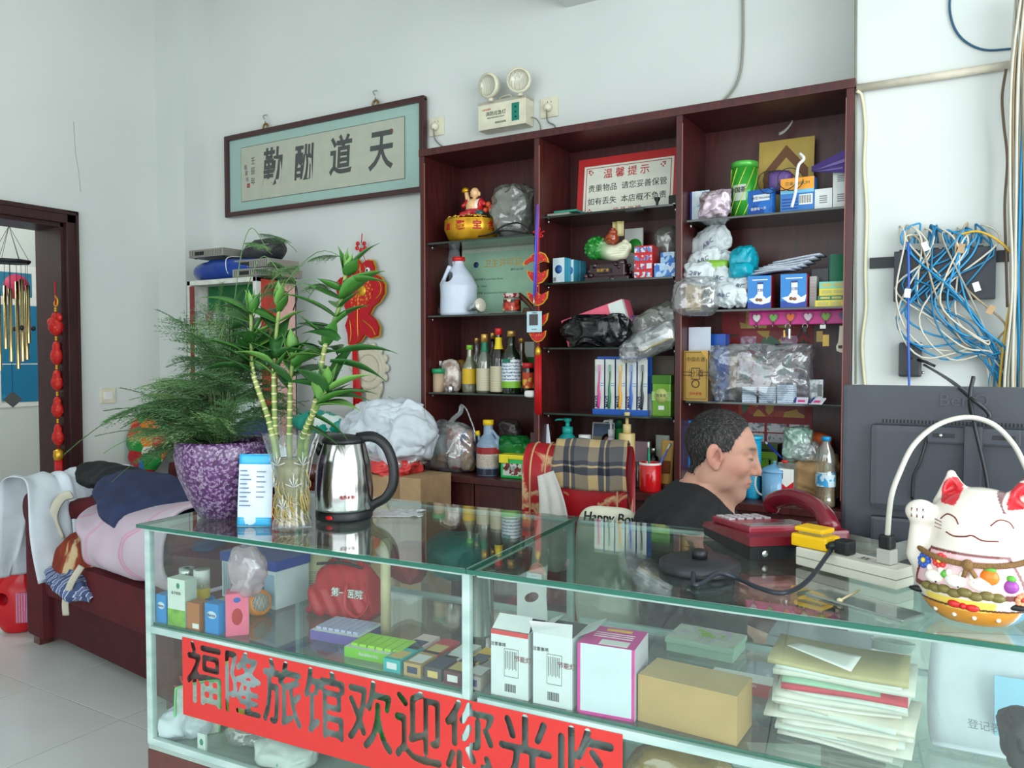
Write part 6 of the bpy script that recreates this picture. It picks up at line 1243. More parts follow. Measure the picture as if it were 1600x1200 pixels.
q = at(868,800,Y=2.2);o = MB().sheet(lambda u,v:(-.05 + .15*u*(.35 + .65*v) + .01*math.sin(v*5),-.012*math.sin(u*14)*v - .03*v,.11 - .3*v + .02*u),30,16,thick=.003).build('white_drape',mat('grey_white_cloth',(196,192,186),.85,bump=.2,bs=200),None,(q.x - .01,2.2,q.z),(0,0,.2));tag(o,'off-white cloth hanging in folds from the red chair corner','cloth')
a = at(893,790,Y=2.05);b = at(1003,790,Y=2.05);w = b.x - a.x
t = thing('cream_cushion','cream cushion with black lettering leaning beside the seated man','cushion',((a.x + b.x)/2,2.07,.47),math.radians(8));hC = at(950,783,Y=2.05).z - .47
bl = blob(.5,.5,.5,5);cm_ = mat('cream_canvas',(206,204,184),.85,bump=.15,bs=300)
bl.v = [(math.copysign(min(.5,abs(v[0]) ** .45*.62),v[0])*w,v[1]*.09*(1 - .2*abs(v[0])),(math.copysign(min(.5,abs(v[2]) ** .45*.62),v[2]) + .5)*hC) for v in bl.v];bl.build('pad',cm_,t)
text('Happy Boy',.038,ink,t,(.015,-.05,hC*.9),ext=.004,shear=.15,sx=.9)
# ================================================================== SEATED MAN
HC = at(1122,706,Y=2.09)
man = thing('person','seated man in a black T-shirt looking down to his side','person',HC,math.radians(14))
HP = rotm(0,11,0)                                     # head nod
def hd(P):return P @ HP                                # body frame -> head frame
def hw(p):return tuple(HP @ np.array(p))
prims = []
def add(fn,lo,hi,k):prims.append((fn,lo,hi,k))
def bb(p,r):return tuple(np.array(p) - r),tuple(np.array(p) + r)
def hell(c,r,k,R=None):q = hw(c);l,h = bb(q,max(r) + .035);add(lambda P:s_ell(hd(P),c,r,R),l,h,k)
def hcap(a,b,ra,rb,k):l,h = bb((np.array(hw(a)) + np.array(hw(b)))/2,np.linalg.norm(np.array(a) - np.array(b))/2 + max(ra,rb) + .03);add(lambda P:s_cap(hd(P),a,b,ra,rb),l,h,k)
hell((-.002,0,.028),(.085,.073,.08),.02)
hell((.028,0,-.012),(.066,.061,.085),.03)
hell((.03,0,-.07),(.054,.051,.045),.025)
hell((.066,0,-.1),(.024,.026,.018),.02)
for s in (-1,1):
 hell((.05,s*.046,-.022),(.034,.022,.024),.02);hcap((.083,s*.014,.028),(.066,s*.05,.026),.0095,.008,.014)
 hell((.012,s*.052,-.06),(.04,.014,.03),.02)
hcap((.088,0,.02),(.108,0,-.026),.0075,.011,.012)
hell((.104,0,-.032),(.0135,.011,.0095),.006)
for s in (-1,1):hell((.096,s*.0125,-.034),(.0105,.0065,.0075),.004)
for s in (-1,1):hell((.098,s*.031,.008),(.018,.017,.011),-.014)
for s in (-1,1):hell((.076,s*.032,.006),(.0135,.0155,.0115),.004)
for s in (-1,1):hcap((.0885,s*.021,.0055),(.0805,s*.043,.0045),.0012,.0012,-.002)
hell((.082,0,-.062),(.014,.024,.016),.014)
hell((.0925,0,-.0585),(.008,.021,.0055),.004);hell((.09,0,-.0705),(.008,.018,.0065),.004)
hcap((.103,0,-.0645),(.09,.021,-.066),.0016,.0012,-.003);hcap((.103,0,-.0645),(.09,-.021,-.066),.0016,.0012,-.003)
ER = rotm(0,-14,0)
for s in (-1,1):
 hell((-.006,s*.0765,-.004),(.0205,.0075,.033),.004,ER);hell((.0,s*.087,.0),(.0135,.0105,.022),-.003,ER);hcap((-.004,s*.0815,.016),(-.0105,s*.0815,-.006),.0028,.0028,.002);hell((.012,s*.078,-.006),(.005,.006,.009),.003);hell((.004,s*.0765,-.032),(.008,.006,.009),.005)
NB = (-.07,0,-.15)
add(lambda P:s_cap(P,(-.016,0,-.05),NB,.052,.058),(-.2,-.12,-.26),(.1,.12,.05),.025)
add(lambda P:s_cap(P,(.035,0,-.105),(-.03,0,-.2),.022,.03),(-.12,-.1,-.28),(.1,.1,-.03),.03)
def torso(P,o=0.):
 P = P - np.array((.034,0,.012));hump = s_ell(P,(-.145,0,-.28),(.115 + o,.17 + o,.15 + o))
 d = s_ell(P,(-.09,0,-.33),(.15 + o,.178 + o,.2 + o));d = smin(d,hump,.05);d = smin(d,s_ell(P,(-.1,0,-.55),(.112 + o,.16 + o,.17 + o)),.08)
 for s in (-1,1):
  d = smin(d,s_cap(P,(-.095,s*.045,-.155),(-.11,s*.18,-.2),.052 + o,.06 + o),.05)
  d = smin(d,s_cap(P,(-.1,s*.19,-.21),(.0,s*.225,-.44),.058 + o,.046 + o),.03)
 return d
add(torso,(-.34,-.36,-.78),(.14,.36,-.08),.035)
for s in (-1,1):
 el = (.03,s*.225,-.414);wr = (.21,s*.13,-.49)
 add(lambda P,el=el,wr=wr:s_cap(P,el,wr,.042,.027),(-.1,min(s*.05,s*.34),-.56),(.3,max(s*.05,s*.34),-.36),.02)
 pm = (.265,s*.105,-.50)
 add(lambda P,wr=wr,pm=pm,s=s:s_ell(P,pm,(.05,.04,.02),rotm(0,0,-s*22)),(.15,min(s*.0,s*.2),-.6),(.4,max(s*.0,s*.2),-.42),.015)
 for i in range(4):
  b0 = np.array((.295,s*(.078 + .018*i),-.5));l1 = (.04,.045,.042,.033)[3 - i];b1 = b0 + np.array((l1,-s*.008,-.004));b2 = b1 + np.array((l1*.55,-s*.004,-.022))
  for a_,c_,ra,rb in ((b0,b1,.0092,.0085),(b1,b2,.0085,.0072)):add(lambda P,a_=a_,c_=c_,ra=ra,rb=rb:s_cap(P,a_,c_,ra,rb),tuple(np.minimum(a_,c_) - .03),tuple(np.maximum(a_,c_) + .03),.003)
 a_,c_,d_ = np.array((.24,s*.075,-.497)),np.array((.275,s*.052,-.505)),np.array((.305,s*.05,-.512))
 for u_,v_ in ((a_,c_),(c_,d_)):add(lambda P,u_=u_,v_=v_:s_cap(P,u_,v_,.0105,.009),tuple(np.minimum(u_,v_) - .03),tuple(np.maximum(u_,v_) + .03),.004)
def legs(P,o=0.):
 d = s_ell(P,(-.09,0,-.645),(.13 + o,.17 + o,.1 + o))
 for s in (-1,1):d = smin(d,s_cap(P,(-.06,s*.09,-.645),(.34,s*.13,-.61),.078 + o,.058 + o),.04);d = smin(d,s_cap(P,(.34,s*.13,-.61),(.33,s*.12,-HC.z + .09),.056 + o,.04 + o),.03)
 return d
add(legs,(-.3,-.3,-HC.z + .02),(.48,.3,-.48),.04)
for s in (-1,1):add(lambda P,s=s:smax(s_cap(P,(.3,s*.12,-HC.z + .045),(.46,s*.14,-HC.z + .03),.045,.035),-(P[...,2] + HC.z - .004),.01),(.2,s*.13 - .12,-HC.z - .01),(.55,s*.13 + .12,-HC.z + .14),.03)
axx = np.concatenate([np.arange(-.32,-.14,.009),np.arange(-.14,.13,.003),np.arange(.13,.56,.006)]);axy = np.concatenate([np.arange(-.34,-.1,.007),np.arange(-.1,.1,.003),np.arange(.1,.345,.007)]);axz = np.concatenate([np.arange(-HC.z - .02,-.6,.01),np.arange(-.6,-.2,.006),np.arange(-.2,.13,.003)])
def skinp(v):
 q = v @ HP;c = np.tile(np.array(lin((190,144,124))),(len(v),1))
 def mixc(mask,col,a):
  m_ = np.clip(mask,0,1)[:,None]*a;c[:] = c*(1 - m_) + np.array(lin(col))*m_
 g = lambda p,r:np.exp(-(((q - np.array(p))/np.array(r)) ** 2).sum(1))
 for s in (-1,1):mixc(g((.06,s*.05,-.025),(.03,.03,.022)),(206,126,110),.5);mixc(g((-.004,s*.08,-.004),(.025,.02,.035)),(206,130,116),.55)
 [mixc(g((.001,s*.084,.0),(.0095,.012,.017)),(110,58,50),.75) for s in (-1,1)];mixc(g((.104,0,-.03),(.02,.016,.015)),(206,124,108),.5);mixc(g((.094,0,-.064),(.012,.022,.0085))*1.4,(176,84,80),.75)  # inner ear painted darker: shade of its hollow put into the skin colour
 mixc(g((.05,0,-.09),(.05,.055,.028)),(140,110,98),.45);mixc(g((.085,0,-.05),(.014,.024,.006)),(140,108,96),.4)
 for s in (-1,1):mixc(g((.086,s*.032,.0045),(.012,.015,.0028))*1.3,(44,28,24),.8);mixc(g((.082,s*.035,.03),(.02,.021,.0045))*1.4,(40,30,28),.75)
 n_ = np.sin(v[:,0]*90 + 3*np.sin(v[:,2]*70))*np.sin(v[:,2]*83) ;return np.clip(c*(1 + .035*n_[:,None]),0,1)
skin_m = paint_mat('skin',.5,spec=.35,sub=.12,bump=.05,bs=300)
sdf_obj('body',prims,None,None,[axx,axy,axz],skin_m,man,skinp)
def hairf(P):
 q = hd(P);x,y,z = q[...,0],q[...,1],q[...,2]
 d = smin(s_ell(q,(-.002,0,.028),(.0885,.0765,.0845)),s_cap(P,(-.018,0,-.05),(-.045,0,-.1),.052,.052),.02) - .0015
 d = d + .0016*np.sin(x*420 + 4*np.sin(z*150))*np.sin(z*380 + y*260)*(z > .0)
 ay = np.abs(y)
 lim = np.interp(z,[-.08,-.03,.004,.012,.02,.045,.06,.085,.12],[-.045,-.03,-.018,.022,.034,.036,.042,.046,.036]) + np.where((z > .05),(.07 - ay)*.25,0)
 mask = np.maximum(x - lim,-(z + .07))
 return smax(d,mask,.006)
hm = ramp_mat('cropped_dark_hair','noise',220,[(.35,(18,17,18)),(.6,(44,41,40)),(.8,(110,106,102))],rough=.6,stretch=(1,1,.5),bump=.5)
hair_o = sdf_obj('hair',hairf,(-.16,-.1,-.13),(.1,.1,.14),.003,hm,man)
hv_ = hair_o.data;rd = random.Random(3);sets = [MB(),MB()];vn_ = [(v.co.copy(),v.normal.copy()) for v in hv_.vertices]
for k in range(9000):
 p_,n_ = vn_[rd.randrange(len(vn_))];d_ = Vector((.55 if p_.z > .05 else .1,rd.uniform(-.25,.25),-.9 if p_.z < .07 else -.2));d_ = (d_ - n_*d_.dot(n_)).normalized()*.8 + n_*rd.uniform(.15,.5);d_ = d_.normalized()*rd.uniform(.006,.011);w_ = d_.cross(n_).normalized()*.00045;sets[1 if rd.random() < (.34 if p_.x > .0 else .16) else 0].add([p_ - w_,p_ + w_,p_ + d_],[(0,1,2)])
for m_,c_ in zip(sets,((26,24,25),(112,106,102))):m_.build('hair_strands',mat('hair_strand_%d' % c_[0],c_,.5),hair_o)['kind'] = 'stuff'
for s in (-1,1):
 e = MB().ball(hw((.0775,s*.032,.0045)),.0118,14,10).build('eye',mat('eye_white',(206,200,196),.2),man);MB().ball(hw((.0855,s*.032,.0025)),(.0048,.0048,.0048),10,8).build('iris',mat('iris_dark',(26,18,16),.15),e)
def shirt(P):
 d = torso(P,.011) + .003*np.sin(P[...,2]*70 + P[...,0]*40)*np.sin(P[...,1]*30 + P[...,2]*22) + .003*np.sin((P[...,0] - P[...,2])*95)*(np.abs(P[...,1]) > .1)
 d = smin(d,s_cap(P,(-.075,0,-.16),(-.1,0,-.26),.07,.1),.03);neck = s_cap(P,(-.04,0,-.09),(.055,0,-.095),.058,.066);neck = smin(neck,s_cap(P,(.03,0,-.13),(.095,0,-.19),.036,.01),.015)
 d = smax(d,-neck,.006);d = np.maximum(d,-(P[...,2] + .7))
 for s in (-1,1):d = np.maximum(d,-(.44 + P[...,2] - .9*np.maximum(0,.17 - np.abs(P[...,1])))*1.0 + np.where(np.abs(P[...,1]) < .17,-.6,0)) if s == 1 else d
 return d
sdf_obj('t_shirt',shirt,(-.34,-.36,-.74),(.14,.36,-.07),.006,mat('black_jersey',(24,25,29),.8,var=.15,bump=.1,bs=200),man)
sdf_obj('trousers',lambda P:np.maximum(legs(P,.012),-(P[...,2] + HC.z - .07)),(-.3,-.3,-HC.z),(.48,.3,-.5),.012,mat('dark_denim',(38,44,60),.85,var=.2),man)
for s in (-1,1):MB().ball((.38,s*.13,-HC.z + .042),(.14,.055,.045),18,10).build('shoe',mat('shoe_black',(26,26,28),.5),man)
st = thing('wooden_stool','low wooden stool under the seated man','stool',(HC.x - .09,HC.y - .03,0),math.radians(23));zs_ = HC.z - .757
MB().box(-.17,.17,-.17,.17,zs_ - .035,zs_,bev=.01).build('seat',swood,st)
for sx_ in (-1,1):
 for sy_ in (-1,1):MB().tube([(sx_*.13,sy_*.13,zs_ - .03),(sx_*.15,sy_*.15,0)],.018,8).build('leg',swood,st)
# ================================================================== THINGS ON THE COUNTER TOP
def ct(x,y):return at(x,y,Z=CT)
def zc_of(p):return float((np.array(p) - _C) @ _F)
# ---- purple pot with asparagus fern
pb = ct(352,806);S = zc_of(pb)/F_PX
pt = thing('potted_fern','feathery asparagus fern in a speckled purple pot on the counter','potted plant',pb)
speck = ramp_mat('purple_speckle_glaze','noise',130,[(.32,(34,30,44)),(.43,(66,30,74)),(.53,(96,52,108)),(.6,(150,142,158)),(.66,(76,44,82)),(.72,(104,96,110))],rough=.3,coat=.3)
R_ = 74*S;hP = 120*S
MB().lathe([(R_*.46,0),(R_*.52,.004),(R_*.72,hP*.25),(R_*.92,hP*.55),(R_*1.0,hP*.82),(R_*.98,hP*.97),(R_*.94,hP),(R_*.88,hP*.98),(R_*.85,hP*.85),(0,hP*.82)],40,cap=False).build('pot',speck,pt)
MB().lathe([(R_*.9,hP*.86),(R_*.4,hP*.89),(0,hP*.9)],24,cap=False).build('soil',mat('dark_soil',(40,32,26),.95,var=.3,bump=.6),pt)
def frond(seed,L=.3,fan=.09):
 """a wiry stem with flat layered sprays of needle leaves; local +x outwards, +z up"""
 rd = random.Random(seed);m = MB();st = []
 for i in range(13):t_ = i/12;st.append(Vector((L*t_*(.75 + .25*t_),.01*math.sin(t_*5 + seed),L*(.55*t_ - .5*t_*t_))))
 m.tube(st,[.0016 - .001*i/12 for i in range(13)],4,caps=False)
 vs = [];fs = []
 for i in range(2,52):
  t_ = i/52;p = st[int(t_*12)].lerp(st[min(12,int(t_*12) + 1)],t_*12 % 1);ln = fan*(math.sin(min(1,t_*1.25 + .12)*math.pi) ** .7 + .1)*rd.uniform(.7,1.1)
  for sd in (-1,1):
   dr = Vector((.75 + .2*rd.random(),sd*(1 - .4*t_),rd.uniform(-.22,.12))).normalized()
   n_ = 9
   for j in range(n_):
    q = p + dr*ln*(j + .5)/n_ + Vector((0,0,-.15*ln*(j/n_) ** 2));l2 = ln*.2*(1 - .5*j/n_)
    for sd2 in (-1,1):
     d2 = (dr + Vector((-dr.y,dr.x,0))*sd2*rd.uniform(.6,1.1) + Vector((0,0,rd.uniform(-.5,.5)))).normalized()*l2;k = len(vs);sw = Vector((0,0,.0009)) if j % 2 else Vector((-d2.y,d2.x,0)).normalized()*.0009
     vs += [q - sw,q + sw,q + d2];fs.append((k,k + 1,k + 2))
   k = len(vs);vs += [p,p + Vector((0,0,.0009)),p + dr*ln];fs.append((k,k + 1,k + 2))
 m.add(vs,fs);return m
fern_m = mat('fern_green',(56,92,48),.6,var=.3,vs=9);fern_m2 = mat('fern_green_light',(92,128,74),.6,var=.3,vs=9)
fv = []
for i in range(6):o = frond(i,.2 + .035*(i % 3),.085 + .015*(i % 2)).build('frond',fern_m if i % 3 else fern_m2,pt);fv.append(o)
rd = random.Random(11);cnt = 0
def put(i,az,el,sc,zz,rr=.03,roll=0.):
 global cnt
 if cnt < 6 and fv[i].location.length == 0:o = fv[i]
 else:o = fv[i].copy();COL.objects.link(o)
 cnt += 1;o.location = (rr*math.cos(az),rr*math.sin(az),hP*.88 + zz);o.rotation_euler = (roll,-el,az);o.scale = (sc,)*3
for i in range(6):put(i,rd.uniform(0,6.28),.5,1.,.01)
for k in range(46):       # bushy middle, leaning left (image) and up
 az = rd.choice([math.pi + rd.uniform(-.9,1.0),math.pi*.7 + rd.uniform(-.8,.8),rd.uniform(0,6.28)])
 put(k % 6,az,rd.uniform(-.25,.65),rd.uniform(.7,1.05),rd.uniform(.01,.23),rd.uniform(.0,.04),rd.uniform(-.3,.3))
for k in range(14):put(k % 6,math.pi + YAW + rd.uniform(-.7,.5),rd.uniform(-.6,.15),rd.uniform(.85,1.2),rd.uniform(.0,.14),.05)      # long sprays drooping at the left
for k in range(7):put(k % 6,rd.uniform(1.2,2.8),rd.uniform(.9,1.35),rd.uniform(.8,1.1),rd.uniform(.1,.2),.02)
for k,(x,y) in enumerate(((405,372),(430,415),(470,440),(550,405),(520,450))):     # thin stray stems arching up to the right
 e = at(x,y,Y=pb.y + .05) - pb;sm_ = smooth_path([Vector((.0,0,hP)),Vector((e.x*.35,e.y*.3,hP + (e.z - hP)*.7)),Vector((e.x*.75,e.y*.7,e.z + .02)),e + Vector((.03,0,-.03))],6);MB().tube(sm_,.0011,4).build('trailing_stem',fern_m2,pt)
 for j in range(2):
  o = fv[(k + j) % 6].copy();COL.objects.link(o);o.location = sm_[10 + 5*j];o.rotation_euler = (0,.4,.2 + k + j);o.scale = (.45,.45,.45)
for i in range(14):
 a_ = rd.uniform(0,6.28);MB().tube([(.02*math.cos(a_),.02*math.sin(a_),hP*.86),(.035*math.cos(a_),.035*math.sin(a_),hP + .09 + .1*rd.random())],.0014,4).build('stem',mat('fern_stem',(70,84,50),.6),pt)
# ---- cut-glass vase with lucky bamboo
vb = ct(457,824);S = zc_of(vb)/F_PX;hv = 150*S
vt = thing('bamboo_vase','fluted cut-glass vase of lucky bamboo canes with rooty water','vase',vb)
vr = [(30,0),(30,.06),(25,.12),(24,.3),(27,.55),(32,.73),(39,.88),(46,.99)]
seg = 48;vs = [];fs = []
for r,z in vr:
 for i in range(seg):
  a_ = 2*math.pi*i/seg;q = r*S*(1 + (.045*math.cos(a_*12) if z < .9 else .05*math.cos(a_*8)));vs.append((q*math.cos(a_),q*math.sin(a_),hv*z + (.004*math.cos(a_*8) if z > .9 else 0)))
fs = [(j*seg + i,j*seg + (i + 1) % seg,(j + 1)*seg + (i + 1) % seg,(j + 1)*seg + i) for j in range(len(vr) - 1) for i in range(seg)];fs.append(tuple(reversed(range(seg))))
vgl = film('cut_glass',(238,244,242),.05,.03,.4,bump=.12,bs=70);MB().add(vs,fs,True).build('glass',vgl,vt)
MB().lathe([(22*S,hv*.07),(22*S,hv*.3),(25*S,hv*.55),(28*S,hv*.72),(0,hv*.72)],28).build('water',film('rooty_water',(112,106,42),.78,.1,.0),vt)
rt = MB();rd = random.Random(5)
for i in range(170):
 a_ = rd.uniform(0,6.28);r = rd.uniform(.9,1.1)*23*S;z0 = rd.uniform(.25,.68)*hv;p0 = Vector((r*.9*math.cos(a_),r*.9*math.sin(a_),z0));rt.tube(smooth_path([p0,p0 + Vector((rd.uniform(-.01,.01),rd.uniform(-.01,.01),-.03)),Vector((r*math.cos(a_ + 1),r*math.sin(a_ + 1),max(.012,z0 - rd.uniform(.05,.1))))],3),.0014,4)
o = rt.build('roots',mat('root_tan',(170,150,84),.7,var=.2),vt);o['kind'] = 'stuff'
for k,z_ in ((0,.72),(1,.5),(2,.28),(3,.72),(4,.5)):
 for j in range(5):a0 = -math.pi/2 + YAW + (-.5,.35,-.3,.8,-1.1)[k];da = (j - 2)*.22;dz_c = .02 - .012*abs(j - 2);r_ = (31 if z_ > .6 else 27.5 if z_ > .4 else 25.5)*S;MB().tube([(r_*math.cos(a0),r_*math.sin(a0),hv*z_ - .012),(r_*1.04*math.cos(a0 + da),r_*1.04*math.sin(a0 + da),hv*z_ + dz_c)],[.0008,.0018],5).build('cut_line',film('cut_line_glass',(236,242,240),.3,.05,.5),vt)
cane = ramp_mat('bamboo_cane','noise',20,[(.35,(84,120,54)),(.65,(150,160,90))],rough=.4);node_m = mat('cane_node',(206,196,150),.6)
leaf_ms = [mat('bamboo_leaf_%d' % i,c_,.35,var=.2,vs=14) for i,c_ in enumerate(((38,84,34),(58,110,42),(96,144,66)))]
def leafm(L,wd,curl):
 m = MB()
 def fn(u,v):
  t_ = u;w_ = wd*(math.sin(math.pi*min(1,t_*.9 + .1)) ** .8)*(1 - t_ ** 3) + .0005
  return (L*t_*(1 - .12*curl*t_),(v - .5)*2*w_,L*(.28*t_ - curl*t_*t_) - .35*w_*(1 - abs(v - .5)*2) + .001)
 return m.sheet(fn,10,4,thick=.0006)
lmesh = [leafm(.09,.018,.25),leafm(.12,.0195,.4),leafm(.075,.016,.1),leafm(.105,.026,.55)]
lob = [[None]*3 for _ in range(4)]
def leaf(k,mi,loc,az,el,sc):
 if lob[k][mi] is None:o = lmesh[k].build('leaf',leaf_ms[mi],vt);lob[k][mi] = o
 else:o = lob[k][mi].copy();COL.objects.link(o)
 o.location = loc;o.rotation_euler = (rd.uniform(-.4,.4),-el,az);o.scale = (sc,)*3
VY = vb.y
def vp_(x,y,d=0.):q = at(x,y,Y=VY + d) - vb;return q
canes = [[(428,690,-.01),(418,650,-.01),(402,605,-.015),(394,575,-.02),(393,535,-.02),(392,490,-.02)],[(430,690,.0),(429,640,.0),(428,590,0),(430,540,.005),(436,480,.01)],[(452,690,.01),(453,640,.01),(454,592,.012),(458,560,.015)],[(478,690,.01),(490,640,.01),(500,590,.015),(508,540,.02),(530,480,.03),(540,430,.03)],[(470,690,.0),(482,660,-.012),(496,635,-.025),(510,610,-.03)]]
for ci,c_ in enumerate(canes):
 pts = smooth_path([vp_(*q) for q in c_],8);base = vp_(457 + (c_[0][0] - 452)*.5,790,c_[0][2]);pts = [base] + pts;n = len(pts)
 cn = MB().tube(pts,[.0072 - .003*i/n for i in range(n)],10).build('cane',cane,vt)
 for i in range(3,int(n*.62),2):
  d_ = (pts[i + 1] - pts[i - 1]).normalized();T = Matrix.Translation(pts[i]) @ d_.to_track_quat('Z','Y').to_matrix().to_4x4();r_ = .0072 - .003*i/n;MB().lathe([(r_*1.02,-.0018),(r_*1.12,0),(r_*1.02,.0018)],10,T=T,cap=False).build('node_ring',node_m,cn)
 i0 = int(n*.55) if ci != 4 else int(n*.7)
 for j,i in enumerate(range(i0,n,2)):
  for q in range(2 if ci != 2 else 1):
   az = rd.uniform(0,6.28) if j % 2 else rd.choice([YAW + rd.uniform(-.5,.5),YAW + math.pi + rd.uniform(-.5,.5)])
   leaf(rd.randrange(4),rd.choice([0,0,1,1,2]),pts[i],az,rd.uniform(.05,.9),rd.uniform(.8,1.2))
 for q in range(4):leaf(rd.choice([0,2]),2 if q else 1,pts[-1],q*1.6 + ci,rd.uniform(.8,1.35),rd.uniform(.6,.9))
for x,y,az,el,k,sc in ((556,545,YAW - .1,.1,1,1.2),(545,558,YAW + .2,-.25,1,1.15),(520,615,YAW,.05,1,1.1),(512,640,YAW - .2,-.45,1,1.),(505,655,YAW + .1,-.65,0,1.1),(408,570,YAW + 1.6,1.3,3,1.1),(432,545,YAW + 1.4,1.2,3,1.1),(520,590,YAW + .9,1.1,3,1.2),(500,525,YAW + 2.8,.4,3,1.),(470,540,YAW + .6,.3,3,.9),(380,520,YAW + 3.,.1,1,.8),(478,600,YAW + 3.,.2,1,.9)):leaf(k,0,vp_(x - (30 if el < .7 else 0)*math.cos(az - YAW),y + 6,-.01),az,el,sc)
# ---- blue and white sachet leaning on the pot
a = ct(384,822);S = zc_of(a)/F_PX
t = thing('snack_sachet','white and sky blue printed sachet leaning on the purple pot','sachet',(ct(397,822).x,ct(397,822).y,CT),YAW - .12,rot=(-.12,0,YAW - .06));w,h = 54*S,112*S
m = MB().sheet(lambda u,v:((u - .5)*w,-.012*math.sin(u*math.pi)*math.sin(v*math.pi),h*v),10,14);m.sheet(lambda u,v:((.5 - u)*w,.012*math.sin(u*math.pi)*math.sin(v*math.pi) + .0005,h*v),10,14);m.crinkle(.0015,50,3).build('pouch',mat('sachet_pale',(200,214,224),.3),t)
MB().sheet(lambda u,v:((u - .5)*w*1.01,-.001 - .012*math.sin(u*math.pi)*math.sin((.86 + .14*v)*math.pi),h*(.86 + .14*v)),8,3,thick=.0005).build('blue_top_print',mat('sachet_sky',(60,170,220),.3),t);MB().sheet(lambda u,v:((u - .5)*w*1.01,-.001 - .012*math.sin(u*math.pi)*math.sin((.1*v)*math.pi),h*.12*v),8,3,thick=.0005).build('blue_base_print',mat('sachet_sky',(60,170,220),.3),t)
for i in range(9):MB().box(-w*.4,-w*(.08 + .06*(i % 3)),-.0135,-.012,h*(.28 + .06*i),h*(.295 + .06*i)).build('print_line',mat('print_slate',(90,104,130),.5),t)
for i in range(6):MB().box(w*.08,w*(.3 + .05*(i % 2)),-.0125,-.011,h*(.4 + .07*i),h*(.412 + .07*i)).build('print_line',mat('print_slate',(90,104,130),.5),t)
# ---- electric kettle
kb = ct(538,808);S = zc_of(kb)/F_PX
t = thing('electric_kettle','polished steel electric kettle with black handle on the counter','kettle',kb,YAW);stl = mat('brushed_steel',(190,190,188),.16,1.,var=.03)
MB().lathe([(43*S,0),(44*S,3*S),(44*S,12*S),(42*S,14*S)],40).build('base',black,t)
MB().lathe([(43*S,13*S),(44*S,18*S),(45*S,45*S),(41*S,85*S),(33*S,116*S),(31*S,120*S),(0,120*S)],44).build('body',stl,t)
MB().lathe([(33*S,117*S),(34*S,121*S),(30*S,126*S),(10*S,130*S),(0,130*S)],36).build('lid',black,t)
MB().tube(smooth_path([(20*S,0,124*S),(45*S,0,126*S),(65*S,0,112*S),(76*S,0,85*S),(77*S,0,55*S),(66*S,0,32*S),(46*S,0,20*S),(38*S,0,12*S)],6),[9*S]*8 + [8.5*S]*36,12,flat=.8).build('handle',black,t)
MB().tube([(-34*S,0,100*S),(-44*S,0,116*S)],[8*S,5*S],10).build('spout',black,t)
MB().ball((8*S,-44*S,7*S),(7*S,2*S,3.5*S),10,6,T=Matrix.Rotation(-.5,4,'Z')).build('switch_light',mat('switch_red',(206,30,30),.3),t)
text('电热水壶',6*S,red_ink,t,(14*S,-44.3*S,38*S),(math.pi/2,0,.3),ext=.001)
o = MB().sheet(lambda u,v:(-.02 + .15*u + .01*math.sin(v*9),-.02 + .1*v,.0008 + .007*abs(mnoise.noise(Vector((u*6,v*6,1))))*(.2 + u)),24,16,thick=.0006).build('plastic_sheet',film('cloudy_sheet',(222,228,232),.5,.2,.6),None,ct(575,806) ,(0,0,YAW));tag(o,'crumpled cloudy plastic sheet lying beside the kettle','plastic sheet')
gk = ct(495,812);t = thing('green_sachet','green and yellow sachet tucked between vase and kettle','sachet',(gk.x,gk.y + .02,CT),rot=(-.1,.08,YAW));S = zc_of(gk)/F_PX
MB().sheet(lambda u,v:((u - .5)*22*S,-.004*math.sin(u*3.1),95*S*v),6,10,thick=.004).build('pouch',mat('sachet_green',(80,160,40),.35,var=.2),t);MB().box(-9*S,2*S,-.008,-.004,12*S,40*S).box(-9*S,2*S,-.008,-.004,55*S,75*S).build('yellow_print',ycap,t)
# ---- telephone
A,B,D = ct(1099,834),ct(1172,877),ct(1262,866)
ang = math.atan2((B - A).y,(B - A).x);lu = (B - A).length;wv = .2
t = thing('telephone','maroon desk telephone with black base on the counter','telephone',A,ang)
mar = mat('maroon_plastic',(112,20,36),.25,var=.08,coat=.3)
MB().prism([(.004,0),(lu - .004,0),(lu,.028),(0,.016)],0,wv).build('base',black,t)
top = MB();top.prism([(-.002,.017),(lu + .002,.029),(lu,.046),(lu - .02,.05),(.012,.03)],-.002,wv + .002);top.build('upper_shell',mar,t)
Tt = Matrix.Translation((0,0,.0305)) @ Matrix.Rotation(-math.atan2(.02,lu),4,'Y')
MB().box(.02,lu - .03,.012,wv*.6,0,.012,bev=.003,T=Tt).build('keypad_deck',mat('maroon_light',(140,40,56),.3),t)
MB().box(lu*.68,lu - .035,.016,wv*.56,.012,.014,T=Tt).build('display_window',mat('lcd_grey',(120,110,110),.2),t)
kp = mat('key_grey',(176,170,174),.4)
for i in range(4):
 for j in range(5):MB().box(.03 + i*.019,.044 + i*.019,.018 + j*.02,.032 + j*.02,.012,.016,bev=.001,T=Tt).build('key',kp,t)
hs_ = smooth_path([(-.0,wv*.8,.05),(.02,wv*.8,.075),(lu*.45,wv*.82,.098),(lu*.85,wv*.82,.09),(lu + .02,wv*.8,.06)],6)
MB().tube(hs_,[.016,.018,.019,.02,.02,.02] + [.02]*12 + [.021,.022,.023,.024,.024,.023,.021],12,flat=.8).build('handset',mar,t)
MB().box(lu*.75,lu + .03,wv*.68,wv*.95,.04,.062,bev=.006).build('cradle',mar,t)
MB().lathe([(0,0),(.007,0),(.006,.002),(0,.002)],16,T=Matrix.Translation((lu + .0005,.03,.014)) @ Matrix.Rotation(math.pi/2,4,'Y')).build('round_jack',steel,t)
